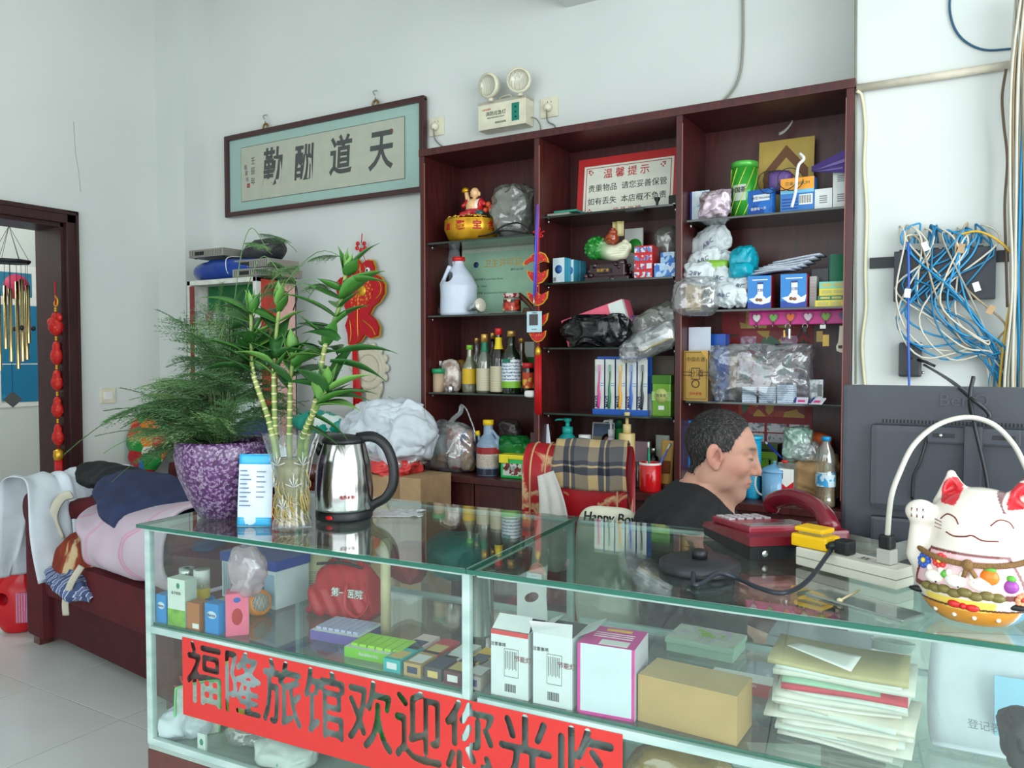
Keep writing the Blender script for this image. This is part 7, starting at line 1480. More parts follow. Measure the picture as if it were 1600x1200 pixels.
# ---- kettle power base with its cord
kb2 = ct(1093,890);S = zc_of(kb2)/F_PX;t = thing('kettle_dock','round black kettle power base with central connector','kettle dock',kb2)
MB().lathe([(62*S,0),(63*S,4*S),(62*S,12*S),(56*S,16*S),(40*S,15*S),(30*S,18*S),(0,18*S)],44).build('dish',mat('charcoal_plastic',(40,42,46),.4,var=.15),t)
MB().lathe([(12*S,17*S),(12*S,30*S),(9*S,32*S),(0,32*S)],24).build('connector',black,t)
# ---- power strip, adapter, plugs
a,b = ct(1243,884),ct(1400,925);d = (b - a);L = d.length;an = math.atan2(d.y,d.x)
t = thing('power_strip','long white power strip lying on the counter before the telephone','power strip',a,an);PSA = an;PSL = Vector(a)
MB().box(0,L,0,.055,.003,.037,bev=.003).build('casing',mat('yellowed_white',(206,204,190),.4,var=.06),t);MB().box(-.0005,L + .0005,-.0006,.0556,.019,.0203).build('seam',mat('seam_grey',(120,118,108),.6),t)
for i in range(4):MB().box(L*(.14 + .22*i),L*(.14 + .22*i) + .02,.015,.04,.0368,.0376).build('socket_plate',mat('socket_grey',(176,174,162),.4),t);
for i in range(4):MB().box(L*(.14 + .22*i) + .004,L*(.14 + .22*i) + .007,.022,.033,.0374,.038).box(L*(.14 + .22*i) + .012,L*(.14 + .22*i) + .015,.022,.033,.0374,.038).build('slot',black,t)
q = PSL + Matrix.Rotation(PSA,3,'Z') @ Vector((.0,.0,.0375));t = thing('yellow_adapter','bright yellow plug adapter on the end of the power strip','adapter',(q.x,q.y,CT + .0378),an + .1)
yp = mat('adapter_yellow',(232,184,10),.35);MB().box(-.012,.062,.002,.05,0,.024,bev=.005).build('body',yp,t);MB().box(.0,.05,.008,.044,.024,.03,bev=.002).build('neck',film('clear_yellow',(206,190,120),.5,.1,.6),t);MB().box(-.006,.052,.004,.048,.029,.038,bev=.004).build('top_plate',yp,t)
q = PSL + Matrix.Rotation(PSA,3,'Z') @ Vector((.085,.026,.0));t = thing('black_plug','moulded black plug in the power strip beside the yellow adapter','plug',(q.x,q.y,CT + .0378),an)
MB().box(-.012,.016,-.014,.014,0,.026,bev=.005).build('plug_body',black,t);MB().tube([(-.01,-.004,.014),(-.028,-.014,.01)],[.009,.006],8).build('strain_relief',black,t)
tag(MB().tube(smooth_path([q + Vector((-.02,-.016,.045)),ct(1262,916) + Vector((0,0,.01)),ct(1225,930) + Vector((0,0,.004)),ct(1185,922) + Vector((0,0,.004)),ct(1150,908) + Vector((0,0,.006)),ct(1122,908) + Vector((0,0,.014)),ct(1098,916) + Vector((0,0,.006)),ct(1084,918) + Vector((0,0,.006)),ct(1083,905) + Vector((0,0,.012))],8),.0042,8).build('dock_cable',mat('dark_cord',(40,44,54),.35)),'dark cord curving from the black plug to the kettle base','cord')
q = ct(1375,880);t = thing('clear_tray','clear plastic tray of oddments behind the power strip','tray',(q.x - .02,q.y + .05,CT),an);cp_ = film('tray_plastic',(214,218,212),.25,.05,.8)
for x0,x1,y0,y1,z0,z1 in ((-.06,.07,-.04,-.038,0,.045),(-.06,.07,.05,.052,0,.045),(-.06,-.058,-.04,.052,0,.045),(.068,.07,-.04,.052,0,.045),(-.06,.07,-.04,.052,0,.002)):MB().box(x0,x1,y0,y1,z0,z1).build('tray_wall',cp_,t)
tag(MB().box(0,.05,0,.03,0,.004,bev=.001).build('paper_slip',mat('slip_cream',(206,196,150),.7),None,(q.x - .05,q.y + .04,CT + .0025),(0,0,.7)),'cream paper slip lying in the clear tray','paper');tag(MB().box(0,.045,0,.012,0,.006,bev=.001).build('blue_eraser',mat('eraser_blue',(110,160,190),.6),None,(q.x - .04,q.y + .015,CT + .0025),(0,0,.2)),'pale blue eraser lying in the clear tray','eraser')
q = ct(1415,872);t = thing('battery_pack','pack of blue and white batteries standing behind the cat figurine','batteries',(q.x - .008,q.y + .03,CT),.2)
for i in range(4):bt = MB().lathe([(.007,-.025),(.007,.025)],12,T=Matrix.Translation((0,0,.008 + i*.0143)) @ Matrix.Rotation(math.pi/2,4,'Y')).build('battery',mat('battery_blue',(36,60,150),.3),t);MB().lathe([(.0071,-.008),(.0071,.012)],12,T=Matrix.Translation((0,0,.008 + i*.0143)) @ Matrix.Rotation(math.pi/2,4,'Y'),cap=False).build('white_band',white,bt)
t = thing('cable_plug','grey-ended plug with black tape standing on the power strip','plug',PSL + Matrix.Rotation(PSA,3,'Z') @ Vector((L*.83,.028,.0378)),an)
MB().box(-.013,.013,-.012,.012,0,.026,bev=.003).build('plug_body',mat('plug_grey',(176,176,170),.4),t);MB().box(-.011,.011,-.01,.01,.026,.05,bev=.004).build('tape_wrap',black,t)
cpx = Vector(t.location) + Vector((0,0,.045))
tag(MB().tube(smooth_path([cpx,at(1392,780,Y=cpx.y + .005),at(1405,740,Y=cpx.y + .02),at(1428,695,Y=cpx.y + .05),at(1465,664,Y=cpx.y + .08),at(1510,652,Y=cpx.y + .1),at(1550,662,Y=cpx.y + .1),at(1580,690,Y=cpx.y + .1),at(1600,725,Y=cpx.y + .1),at(1630,800,Y=cpx.y + .1),at(1640,900,Y=cpx.y + .1)],8),.0046,10).build('white_arched_cable',mat('dirty_white_cable',(190,186,176),.45,var=.15)),'thick off-white cable arching over in front of the monitor back','cable')
tag(MB().tube([ct(1312,942) + Vector((0,0,.003)),ct(1342,926) + Vector((0,0,.004))],.0022,8).ball(ct(1312,942) + Vector((0,0,.004)),(.005,.004,.004),8,6).build('cotton_swab',mat('swab_cream',(206,190,150),.7)),'single cotton swab lying on the glass counter top','swab')
q = ct(1345,950);tag(MB().box(-.085,.085,-.03,.03,0,.004,bev=.0015).build('flat_plastic_case',film('flat_case',(176,186,182),.3,.08,.8),None,(q.x,q.y + .02,CT),(0,0,an)),'flat clear plastic case lying in front of the power strip','case')
# ---- monitor (seen from behind)
MY = 1.72;a = at(1318,601,Y=MY);zb = at(1330,846,Y=MY).z;w = .52;h = a.z - zb
t = thing('monitor','black flat monitor seen from behind with raised lettering','monitor',(a.x + w/2,MY,CT),.03);mp = mat('monitor_black',(52,56,64),.4,var=.1,bump=.05,bs=500);z0 = zb - CT
MB().box(-w/2,w/2,0,.03,z0,z0 + h,bev=.008).build('back_shell',mp,t);MB().box(-w/2 + .01,w/2 - .01,.028,.033,z0 + .012,z0 + h - .012).build('screen',mat('screen_dark',(12,12,14),.15),t)
cx0 = at(1362,655,Y=MY).x - (a.x + w/2);MB().box(cx0,-cx0,-.022,.002,z0 + .075,z0 + h - .075,bev=.012).build('rear_bulge',mp,t)
vt_ = MB()
for i in range(60):x = cx0 + .02 + i*(-2*cx0 - .04)/60;vt_.box(x,x + .0025,-.001,.001,z0 + h - .073,z0 + h - .066)
o = vt_.build('vent_slots',mat('vent_black',(10,10,12),.6),t);o['kind'] = 'stuff'
text('BenQ',.034,mat('raised_logo',(60,63,70),.4),t,(at(1506,626,Y=MY).x - (a.x + w/2),-.0005,at(1506,626,Y=MY).z - CT),ext=.0015,sp=1.05)
vx = at(1520,680,Y=MY).x - (a.x + w/2);vz = at(1520,680,Y=MY).z - CT;MB().box(vx - .075,vx + .075,-.034,-.02,vz - .016,vz + .016,bev=.004).build('mount_block',mp,t)
for s_ in (-1,1):sl_ = MB().box(vx + s_*.048 - .018,vx + s_*.048 + .018,-.0348,-.033,vz - .004,vz + .004,bev=.0008).build('mount_slot',black,t);MB().ball((vx + s_*.053,-.035,vz),.004,8,6).build('screw',steel,sl_)
MB().box(vx - .015,vx + .015,-.045,-.03,.012,vz + .02,bev=.004).build('stand_neck',mp,t);MB().lathe([(.12,0),(.12,.008),(.03,.014),(0,.014)],36,T=Matrix.Translation((vx,-.02,0)),squash=.75).build('stand_foot',mp,t)
MB().box(-w/2 + .055,-w/2 + .2,-.016,.004,z0 + .01,z0 + .06,bev=.006).build('port_cover',mp,t)
blk = mat('glossy_black_cable',(24,26,30),.35)
def cab_(label,pts,r=.0032,m=blk,name='black_cable'):return tag(MB().tube(smooth_path([at(x,y,Y=Y_) for x,y,Y_ in pts],7),r,8).build(name,m),label,'cable')
cab_('black cable running down the middle of the monitor back',[(1521,588,1.66),(1516,620,1.655),(1522,660,1.66),(1531,700,1.66),(1540,740,1.66),(1545,775,1.66)]);cab_('black cable looping over the top of the monitor',[(1444,570,2.87),(1468,584,2.4),(1492,600,1.8),(1515,620,1.66),(1540,640,1.655),(1546,652,1.655),(1535,656,1.655),(1518,645,1.66),(1516,615,1.66),(1521,590,1.665)],.0038)
cab_('thin black cable curving down the monitor beside the white arch',[(1450,678,1.69),(1438,720,1.685),(1427,745,1.685),(1425,780,1.69)],.0026)
# ---- beckoning cat
cb_ = ct(1524,967);cb_ = Vector((cb_.x,cb_.y,CT));t = thing('beckoning_cat','white ceramic beckoning cat with painted belly on the counter corner','figurine',cb_,math.atan2(-cb_.y,-cb_.x) + math.pi/2 - .18)
Sc = .94
def catf(P):
 P = P/Sc
 b = s_ell(P,(0,0,.078),(.094,.084,.092));b = smax(b,-P[...,2],.006)
 b = smin(b,s_ell(P,(.006,-.004,.165),(.072,.066,.05)),.016)
 b = smin(b,s_ell(P,(.008,-.045,.148),(.05,.03,.03)),.03)
 for sx,yy,ax in ((-.04,.0,-16),(.054,.0,20)):
  e = s_cap(P,(sx + .006,yy,.19),(sx*1.12 + .006,yy,.232),.03,.007);e = smax(e,np.abs(P[...,1] - yy) - .013,.008);e = smax(e,-s_cap(P,(sx + .007,yy - .014,.195),(sx*1.1 + .007,yy - .013,.222),.017,.004),.003);b = smin(b,e,.01)
 b = smin(b,s_cap(P,(-.078,-.03,.1),(-.074,-.036,.158),.019,.016),.012);b = smin(b,s_ell(P,(-.073,-.042,.172),(.024,.02,.02)),.008)
 return b*Sc
def catp(v):
 v = v/Sc;x,y,z = v.T;c = np.tile(np.array(lin((226,218,206))),(len(v),1));az = np.degrees(np.arctan2(x,-y));L_ = lambda*q:np.array(lin(q));fr_ = np.abs(az) < 100
 bod = (z < .128) & (np.hypot(x,y) > .05) & ~((x < -.05) & (z > .095) & (y < -.005) & (x < -.058))
 low = bod & (z < .030 - .012*np.cos(np.radians(az)) + .01);
 c[bod & (z < .034) & (np.abs(az + 5) < 62)] = L_(226,150,50);c[bod & (z < .05) & (z >= .03 + .0002*az ** 2*.02) & (np.abs(az + 8) < 38)] = L_(236,206,90)
 c[bod & (z < .036) & (np.abs(az) >= 62)] = L_(110,170,210)
 pan = bod & (z > .058 + .0003*np.abs(az)*.4) & (z < .118) & (np.abs(az) < 58 - (z - .06)*300);edg = bod & (z > .054) & (z < .122) & (np.abs(az) < 62 - (z - .06)*300) & ~pan
 c[edg] = L_(110,50,46);c[pan] = L_(226,186,190);c[bod & (z >= .034) & (z < .037) & (np.abs(az + 5) < 70)] = L_(90,44,30)
 for a0,z0,col in ((-75,.1,(226,150,60)),(-82,.06,(216,110,50)),(70,.1,(226,180,80)),(66,.062,(226,140,110)),(82,.06,(230,160,60))):c[bod & (np.hypot((az - a0)*.0015,z - z0) < .014)] = L_(*col)
 ear = (z > .19) & (y < -.003)
 for sx in (-.034,.061):c[ear & (np.hypot((x - sx)*1.15,(z - .206)*.8) < .0185)] = L_(206,40,50)
 c[(x > .03) & (z > .185) & (np.hypot(x - .061,(z - .206)*.8) > .0205) & (x > .03 + (.21 - z)*.6)] = L_(120,80,86)
 return c
cer = paint_mat('ceramic_glaze',.18,coat=.5)
sdf_obj('body',catf,(-.12,-.11,-.004),(.12,.11,.26),.0022,cer,t,catp)
from mathutils.bvhtree import BVHTree
_cm = t.children[0].data;_bv = BVHTree.FromPolygons([v.co.copy() for v in _cm.vertices],[tuple(p.vertices) for p in _cm.polygons])
def cs(az,z,o=.001):     # point on the belly surface
 a_ = math.radians(az);k = math.sqrt(max(0,1 - ((z - .078)/.092) ** 2));return Vector(((.094*k + o)*math.sin(a_),-(.084*k + o)*math.cos(a_),z))*Sc
line = mat('glaze_line_brown',(110,40,36),.3)
def hs(x,z):
 h_ = _bv.ray_cast(Vector((x*Sc,-.3,z*Sc)),Vector((0,1,0)))[0];return (h_ if h_ else Vector((x,-.07,z))*Sc) + Vector((0,-.0004,0))
MB().tube(smooth_path([hs(-.03,.15),hs(-.018,.146),hs(-.002,.148),hs(.008,.151),hs(.022,.145),hs(.042,.1455)],5),.0011,5).build('mouth',line,t)
for x in (-.026,.045):MB().tube(smooth_path([hs(x - .014,.168),hs(x - .004,.177),hs(x + .008,.174),hs(x + .014,.165)],5),.0011,5).build('closed_eye',line,t)
for i in range(3):MB().tube([hs(-.05,.165 - .006*i),hs(-.038,.163 - .005*i)],.0007,4).build('whisker',line,t)
for i in range(3):MB().tube([hs(-.083 + .0085*i,.18),hs(-.083 + .0085*i,.165)],.0011,5).build('toe_line',line,t)
rope = mat('twisted_rope',(130,98,58),.9,var=.3,bump=.6,bs=400)
rp_ = smooth_path([cs(a_,.126 - .02*math.cos(math.radians(a_)),.004) for a_ in range(-100,101,12)],3)
MB().tube(rp_,.0042,8).build('rope_collar',rope,t)
kn_ = cs(2,.106,.006);MB().ball(kn_,.008,10,8).tube([kn_,kn_ + Vector((.012,-.003,-.016))],.0035,6).tube([kn_,kn_ + Vector((-.004,-.003,-.018))],.0035,6).build('rope_knot',rope,t)
MB().lathe([(0,0),(.006,.001),(.007,.008),(.003,.014),(0,.015)],12,T=Matrix.Translation(cs(-58,.122,.006))).build('bell',steel,t)
def flower(az,z,r,cp,cc_):
 c = cs(az,z,.0015);f = MB()
 for k in range(8):a_ = k*math.pi/4;d_ = cs(az + math.degrees(r*.7*math.cos(a_)/.085),z + r*.7*math.sin(a_),.0015);f.ball(d_,r*.38,8,6)
 f.build('painted_petals',C(*cp),t);MB().ball(c + (c - Vector((0,0,c.z))).normalized()*.001,r*.36,8,6).build('flower_heart',C(*cc_),t)
flower(-42,.098,.012,(50,90,180),(230,210,90));flower(-24,.104,.011,(206,56,56),(240,200,80));flower(-72,.1,.009,(226,120,60),(240,220,120));flower(72,.1,.009,(230,180,70),(240,220,120));flower(50,.058,.01,(230,150,110),(180,60,40));flower(62,.066,.01,(230,130,100),(180,60,40))
MB().ball(cs(20,.09,-.002),(.013,.009,.012),12,8).build('persimmon',mat('glaze_orange',(232,120,30),.2),t);MB().ball(cs(20,.102,.002),(.009,.004,.004),8,6).build('persimmon_leaf',mat('glaze_green',(90,170,60),.2),t);MB().ball(cs(38,.078,-.001),(.011,.008,.01),12,8).build('aubergine',mat('glaze_violet',(150,70,160),.2),t);MB().ball(cs(38,.09,.001),(.007,.004,.005),8,6).build('aubergine_cap',mat('glaze_green',(90,170,60),.2),t)
for az in (-28,-8,12):
 k_ = MB().ball(cs(az,.078,-.002),(.0155,.01,.0105),12,8).ball(cs(az - 6,.089,.0),(.005,.005,.006),8,6).ball(cs(az + 6,.089,.0),(.005,.005,.006),8,6).build('kitten_head',mat('glaze_white',(232,226,214),.2),t);MB().ball(cs(az + 3,.071,.004),(.0018,.0018,.0018),6,4).build('kitten_eye',black,k_);MB().tube([cs(az - 5,.081,.0055),cs(az + 4,.082,.0055)],.0008,4).build('kitten_stripe',line,k_)
MB().ball(cs(-18,.085,.0),(.006,.005,.006),8,6).build('leaf_dot',mat('glaze_green',(90,170,60),.2),t)
bt_ = MB()
for az in range(-36,30,9):bt_.ball(cs(az,.06 + .002*math.cos(az),.0),(.011,.007,.007),10,6)
bt_.build('basket_rim',mat('glaze_olive',(110,100,50),.25),t)
MB().ball(cs(-10,.04,.0),(.01,.005,.006),10,6).ball(cs(6,.038,.0),(.01,.005,.006),10,6).ball(cs(-2,.039,.001),.005,8,6).build('bow',mat('glaze_red',(206,36,36),.2),t)
for az in (-40,-14,8,34):MB().ball(cs(az,.02,.0),.0035,8,6).build('white_dot',mat('glaze_white',(232,226,214),.2),t)
for s_,a0 in ((-1,-56),(1,46)):MB().ball(cs(a0,.045,.0),(.016,.005,.005),10,6).build('black_tab',black,t)
# ================================================================== THINGS INSIDE THE COUNTERS
SZ,FZ = .66,.366
def sbase(x,y,Z):p = at(x,y,Z=Z);return p,zc_of(p)/F_PX
def ibox(name,label,cat,x,y,Z,w,h,d,rz,front,side=None,top=None,group=None,hm=None):
 p,S = sbase(x,y,Z);v_ = (p - c0).dot(cv);lo_ = .017 + w*S/2*abs(math.sin(rz)) + (d*math.sin(rz) if rz > 1 else 0)
 if v_ < lo_:k_ = (lo_ - (Vector(_C) - c0).dot(cv))/(v_ - (Vector(_C) - c0).dot(cv));p = Vector((p.x*k_,p.y*k_,Z));S *= k_
 t = thing(name,label,cat,p,CA + rz,group);boxmesh(w*S,d,hm or h*S).build('box',[front,top or front,side or front],t);t['w'] = w*S;t['h'] = hm or h*S;return t
def tp(t,x0,x1,y0,y1,m,name='printed_panel'):w,h = t['w'],t['h'];MB().box((x0 - .5)*w,(x1 - .5)*w,y0,y1,h,h + .0006).build(name,m,t)
skb = prints('sky_box',[(30,110,180),(40,130,196),(90,170,210)],30,kind='noise');lg = mat('leafy',(120,170,60),.5,var=.4,vs=40)
for x,y,w,h,lb in ((252,974,22,44,'small blue box at the very end of the case shelf'),(331,993,29,47,'small blue box beside the brown one in the case'),(312,960,26,26,'small blue box standing behind the brown one')):
 t = ibox('blue_box',lb,'box',x,y,SZ,w,h,.03,0,skb,group='small blue boxes in the case');MB().ball((0,0,t['h']*.62),(t['w']*.36,.0012,t['h']*.13),14,6).build('oval_logo',mat('oval_pale',(190,206,216),.4),t);text('durex',t['w']*.26,nv,t,(0,-.0016,t['h']*.62),ext=.0002);fin(t)
t = ibox('herbal_box','tall white and green leaf-printed box in the case corner','box',276,979,SZ,38,74,.035,0,mat('herb_white',(206,216,206),.4),mat('herb_side',(180,196,186),.4));panel(t,0,1,0,.35,lg);MB().ball((.006,0,t['h']*.86),(.006,.001,.007),10,6).build('green_emblem',mat('cal_green2',(30,130,90),.5),t);text('五子衍宗',.008,ink,t,(0,-.001,t['h']*.7),ext=.0002);fin(t)
t = ibox('brown_box','small brown box between the herbal box and a blue box','box',302,986,SZ,27,42,.03,0,mat('box_tan_brown',(170,104,60),.5));panel(t,.45,.95,.06,.24,white);fin(t)
def can(name,label,cat,x,y,Z,w,h,prof,body,cap=None,capz=.85,lab=None):
 p,S = sbase(x,y,Z);t = thing(name,label,cat,p + Vector((0,w*S/2,0)));r,H_ = w*S/2,h*S;MB().lathe([(r*a,H_*b) for a,b in prof],24).build('body',body,t)
 if cap:MB().lathe([(r*1.02,H_*capz),(r*1.02,H_),(0,H_)],24).build('cap',cap,t)
 if lab:MB().lathe([(r*1.01,H_*.1),(r*1.01,H_*.6)],24,cap=False).build('paper_label',lab,t)
can('medicine_bottle','brown bottle with silver screw cap behind the herbal box','bottle',283,955,SZ,22,66,P_SHAMP,mat('pill_brown',(110,60,30),.25),steel,.78);can('pill_jar','white-capped jar of yellow pills behind the brown box','jar',306,962,SZ,24,70,P_JAR,film('jar_clear',(222,220,190),.4,.05,.6),white,.7,ycap);can('beige_canister','squat beige canister behind the orange bottle','canister',472,930,SZ,54,66,P_TUB,mat('canister_beige',(196,188,150),.4),None,.85,lp);can('steel_canister','brushed steel canister beside the counter post','canister',735,996,SZ,48,100,[(.97,0),(1,.02),(1,.97),(1.04,.98),(1.04,1)],stl)
t = ibox('washing_tub','white ribbed storage tub with blue lid in the case','tub',388,942,SZ,128,58,.11,-.12,mat('tub_white',(206,214,220),.4));w,h = t['w'],t['h']
for i in range(11):MB().box(-w/2 + .006 + i*.0085,-w/2 + .0105 + i*.0085,-.0015,0,.006,h - .004).build('rib',mat('tub_rib',(176,188,200),.4),t)
MB().box(-w/2 - .004,w/2 + .004,-.004,.114,h,h + .026,bev=.005).build('lid',mat('lid_blue',(24,60,150),.35),t);panel(t,.62,.98,.1,.9,mat('tub_label',(150,180,206),.4));panel(t,.68,.8,.4,.8,bl_);fin(t)
t = ibox('pink_carton','pink and white carton wrapped in clear film in the case','carton',371,1000,SZ,34,66,.045,.75,mat('carton_pink',(222,100,130),.4),mat('carton_paper',(206,206,214),.4));MB().ball((0,0,t['h']*.45),(.012,.001,.02),12,6).build('red_print',red_ink,t);MB().ball((0,0,t['h']*.85),(.008,.001,.006),12,6).build('swirl_print',bl_,t);fin(t)
def ibag(name,label,x0,x1,y0,y1,Z,v,m,seed,dep=.04,amp=.012,sc=14,cat='bag',rest=True):
 """crumpled bag standing on the case board at Z, pixel box at its own depth v behind the front pane"""
 d_ = _F + _R*((x0 + x1)/2 - 800)/F_PX - _U*((y0 + y1)/2 - 600)/F_PX;o_ = np.array(c0);nv_ = np.array(cv);k_ = ((o_ + nv_*v - _C) @ nv_)/(d_ @ nv_);c = Vector(_C + d_*k_);S = zc_of(c)/F_PX;w,h = (x1 - x0)*S/2,(y1 - y0)*S/2
 if rest and c.z - h < Z:h = (c.z + h - Z)/2;c.z = Z + h
 bl = blob(w,dep,h,4);bl.v = [(math.copysign(abs(a/w) ** .6,a)*w,b,math.copysign(abs(e/h) ** .6,e)*h) for a,b,e in bl.v];bl.crumple(amp,sc*.8,seed);bl.crinkle(amp,sc*1.9,seed,floor=-h if rest else None);return tag(bl.build(name,m,None,c,(0,0,CA)),label,cat)
ibag('clear_film_wrap','clear film gathered above the pink carton',362,412,850,935,SZ + .05,.07,film('pink_film',(226,200,210),.35,.1,.8,bump=.3),3,.03,rest=False)
p,S = sbase(408,962,SZ);t = thing('orange_bottle','orange squeeze bottle lying in the case with ringed cap','bottle',p + Vector((0,0,21*S)),rot=(math.pi/2 - .25,0,CA + math.radians(72)))
MB().lathe([(0,0),(17*S,0),(20*S,3*S),(20*S,16*S),(15*S,40*S),(9*S,58*S),(0,60*S)],24,T=Matrix.Rotation(math.pi,4,'X')).build('body',mat('juice_orange',(232,130,20),.3),t);MB().lathe([(0,0),(14*S,0),(14*S,2*S),(0,2*S)],20).build('ringed_cap',ramp_mat('ring_cap','wave',90,[(.4,(206,200,196)),(.6,(110,90,84))],rough=.4),t)
p,S = sbase(535,962,SZ);t = thing('red_zip_bag','red zipped pouch bag with white lettering in the case','bag',p + Vector((0,.02,0)),CA + .1);w,h = 62*S,84*S
def rb(P):
 q = np.abs(P[...,0]) - np.interp(P[...,2],[0,h*.5,h],[w,w*.9,w*.62]);r = np.abs(P[...,1]) - np.interp(P[...,2],[0,h*.5,h],[.05,.046,.012]);z = np.abs(P[...,2] - h/2) - h/2;return smax(smax(q,r,.02),z,.02)*.7 + .0022*np.sin(P[...,0]*150 + P[...,2]*90)
sdf_obj('pouch',rb,(-.12,-.07,-.01),(.12,.07,h + .02),.0045,mat('red_nylon',(176,20,34),.4,var=.12),t);MB().tube(smooth_path([(-w*.7,-.03,h*.95),(0,-.024,h*1.0),(w*.6,-.026,h*.95)],5),.004,6).build('zip',black,t);text('第一医院',.022,white,t,(.03,-.05,h*.5),(math.pi/2 - .1,0,0),ext=.004);MB().tube(smooth_path([(w*.3,-.05,h*.7),(w*.35,-.065,h*.3),(w*.7,-.065,h*.15),(w*.9,-.05,h*.4),(w*.8,-.05,h*.75)],5),.006,6,flat=.3).build('strap',mat('red_nylon',(176,20,34),.4),t)
p,S = sbase(603,1000,SZ);tag(MB().lathe([(8*S,0),(8*S,CT - .009 - SZ)],14).build('wooden_prop',mat('pale_wood',(176,164,130),.6,var=.15),None,p),'pale wooden prop standing inside the left case','post')
def tray(x,y,w,d,h,m,label,n,stick,rz=.0):
 t = ibox('sweet_tray',label,'tray',x,y,SZ,w,h,d,rz,m,m,mat('tray_inner',(206,210,206),.5),group='open sweet trays')
 for i in range(n):MB().box(-t['w']*.44 + i*t['w']*.88/n,-t['w']*.44 + (i + .8)*t['w']*.88/n,.012,d - .012,t['h'],t['h'] + .006,bev=.001).build('sweet_stick',stick,t)
 fin(t);return t
tray(522,1005,92,.1,15,mat('tray_violet',(110,96,160),.4),'violet tray of wrapped sweets on the case shelf',7,mat('stick_lilac',(176,176,206),.4),.05);t = tray(582,1034,108,.09,16,mat('tray_lime',(120,190,60),.4),'lime green tray of chewing gum sticks on the case shelf',6,mat('stick_lime',(150,206,60),.4),.02);text('doublemint',.011,white,t,(-.01,-.001,.012),ext=.0003)
pk_ = [(612,1054,(24,160,160),'turquoise cigarette pack in the front row of packs'),(644,1068,(170,140,90),'gold and navy cigarette pack in the front row'),(676,1074,(60,62,66),'black and gold cigarette pack in the front row'),(707,1083,(84,36,44),'maroon cigarette pack in the front row'),(737,1091,(140,130,122),'taupe cigarette pack next to the counter post'),(640,1032,(206,180,176),'pale pink cigarette pack in the second row'),(672,1040,(176,34,44),'red cigarette pack in the second row'),(706,1048,(206,206,200),'white cigarette pack in the second row'),(740,1056,(222,176,30),'yellow cigarette pack in the second row')]
for i,(x,y,c_,lb) in enumerate(pk_):
 t = ibox('cigarette_pack',lb,'cigarette pack',x,y,SZ,31,24,.088,.0,C(*c_),None,None,'cigarette packs',hm=.026);w = t['w'];tp(t,.1,.9,.012,.05,mat('pack_top_%d' % (i % 3),((196,170,100),(206,206,206),(40,50,80))[i % 3],.4));panel(t,.2,.8,.25,.75,mat('pack_top_%d' % ((i + 1) % 3),((196,170,100),(206,206,206),(40,50,80))[(i + 1) % 3],.4));fin(t)
for i,(x,y,w,h,lb) in enumerate(((796,1097,64,104,'white bulb carton with red rim beside the counter post'),(863,1112,66,112,'white bulb carton beside the magenta one'))):
 t = ibox('bulb_carton',lb,'carton',x,y,SZ,w,h,.085,.02,mat('carton_offwhite',(204,210,210),.5),None,mat('carton_in',(60,60,62),.6),'white bulb cartons');w,h = t['w'],t['h']
 if i == 0:panel(t,0,1,.93,1,mat('rim_red',(196,50,50),.5))
 for u0,u1,v0,v1 in ((.36,.74,.73,.735),(.36,.74,.31,.315),(.36,.365,.31,.735),(.735,.74,.31,.735)):panel(t,u0,u1,v0,v1,ink,'outline')
 for j in range(7):MB().box((-.1 + .045*j)*w,(-.09 + .045*j)*w,-.0007,0,h*(.42 + .02*(j % 2)),h*.7).build('print_line',ink,t)
 text('节能灯',.012,mat('logo_maroon',(120,30,34),.5),t,(w*.36,-.001,h*.6),ext=.0002);text('注意事项',.008,ink,t,(-w*.3,-.001,h*.78),ext=.0002)
 bc = MB()
 for j in range(10):bc.box(w*(-.12 + .03*j),w*(-.12 + .03*j + .01 + .006*(j % 2)),-.0008,0,h*.08,h*.2)
 bc.build('barcode',ink,t)['kind'] = 'stuff'
 MB().add([(-w/2,0,h),(w/2,0,h),(w/2 + .005,-.012,h + .03),(-w/2,-.018,h + .028)] if i == 1 else [(-w/2,.004,h),(w/2,.004,h),(w*.45,.03,h + .022),(-w*.45,.03,h + .022)],[(0,1,2,3)]).build('open_flap',mat('flap_pale',(206,210,208),.5),t);MB().add([(w/2,0,h),(w/2,.085,h),(w/2 + .04,.08,h + .02),(w/2 + .04,.01,h + .018)],[(0,1,2,3)]).build('open_flap',mat('flap_pale',(206,210,208),.5),t);fin(t)
t = ibox('magenta_carton','magenta and white bulb carton with barcode on top','carton',946,1122,SZ,92,112,.1,.06,mat('carton_sky',(196,208,214),.5),prints('magenta_side',[(206,50,150),(206,200,210),(210,120,180)],9,kind='noise'),mat('magenta_top',(206,44,146),.4));w,h = t['w'],t['h'];tp(t,.35,.85,.008,.032,white,'barcode_panel');panel(t,0,.05,0,1,mat('magenta_top',(206,44,146),.4));panel(t,.95,1,0,1,mat('magenta_top',(206,44,146),.4));panel(t,0,1,0,.04,mat('magenta_top',(206,44,146),.4));tp(t,.3,.75,.08,.09,ycap)
for j in range(3):tp(t,.15,.85,.045 + .01*j,.047 + .01*j,white,'print_line')
fin(t)
p,S = sbase(798,1010,SZ);t = thing('handle_card','white card box flap with an oval hand hole','carton flap',p + Vector((0,.1,0)),CA + .1);S *= 1.05
c_ = bpy.data.curves.new('f','CURVE');c_.dimensions = '2D';c_.fill_mode = 'BOTH';c_.extrude = .001
for pts in ([(-26,0),(26,0),(22,60),(24,108),(-10,96),(-26,86)],[(12*math.cos(a_/6*math.pi) - 2,56 + 8*math.sin(a_/6*math.pi) + 3.5*math.cos(a_/6*math.pi)) for a_ in range(12)]):
 s_ = c_.splines.new('POLY');s_.points.add(len(pts) - 1);s_.use_cyclic_u = True
 for q_,(x,y) in zip(s_.points,pts):q_.co = (x*S,y*S,0,1)
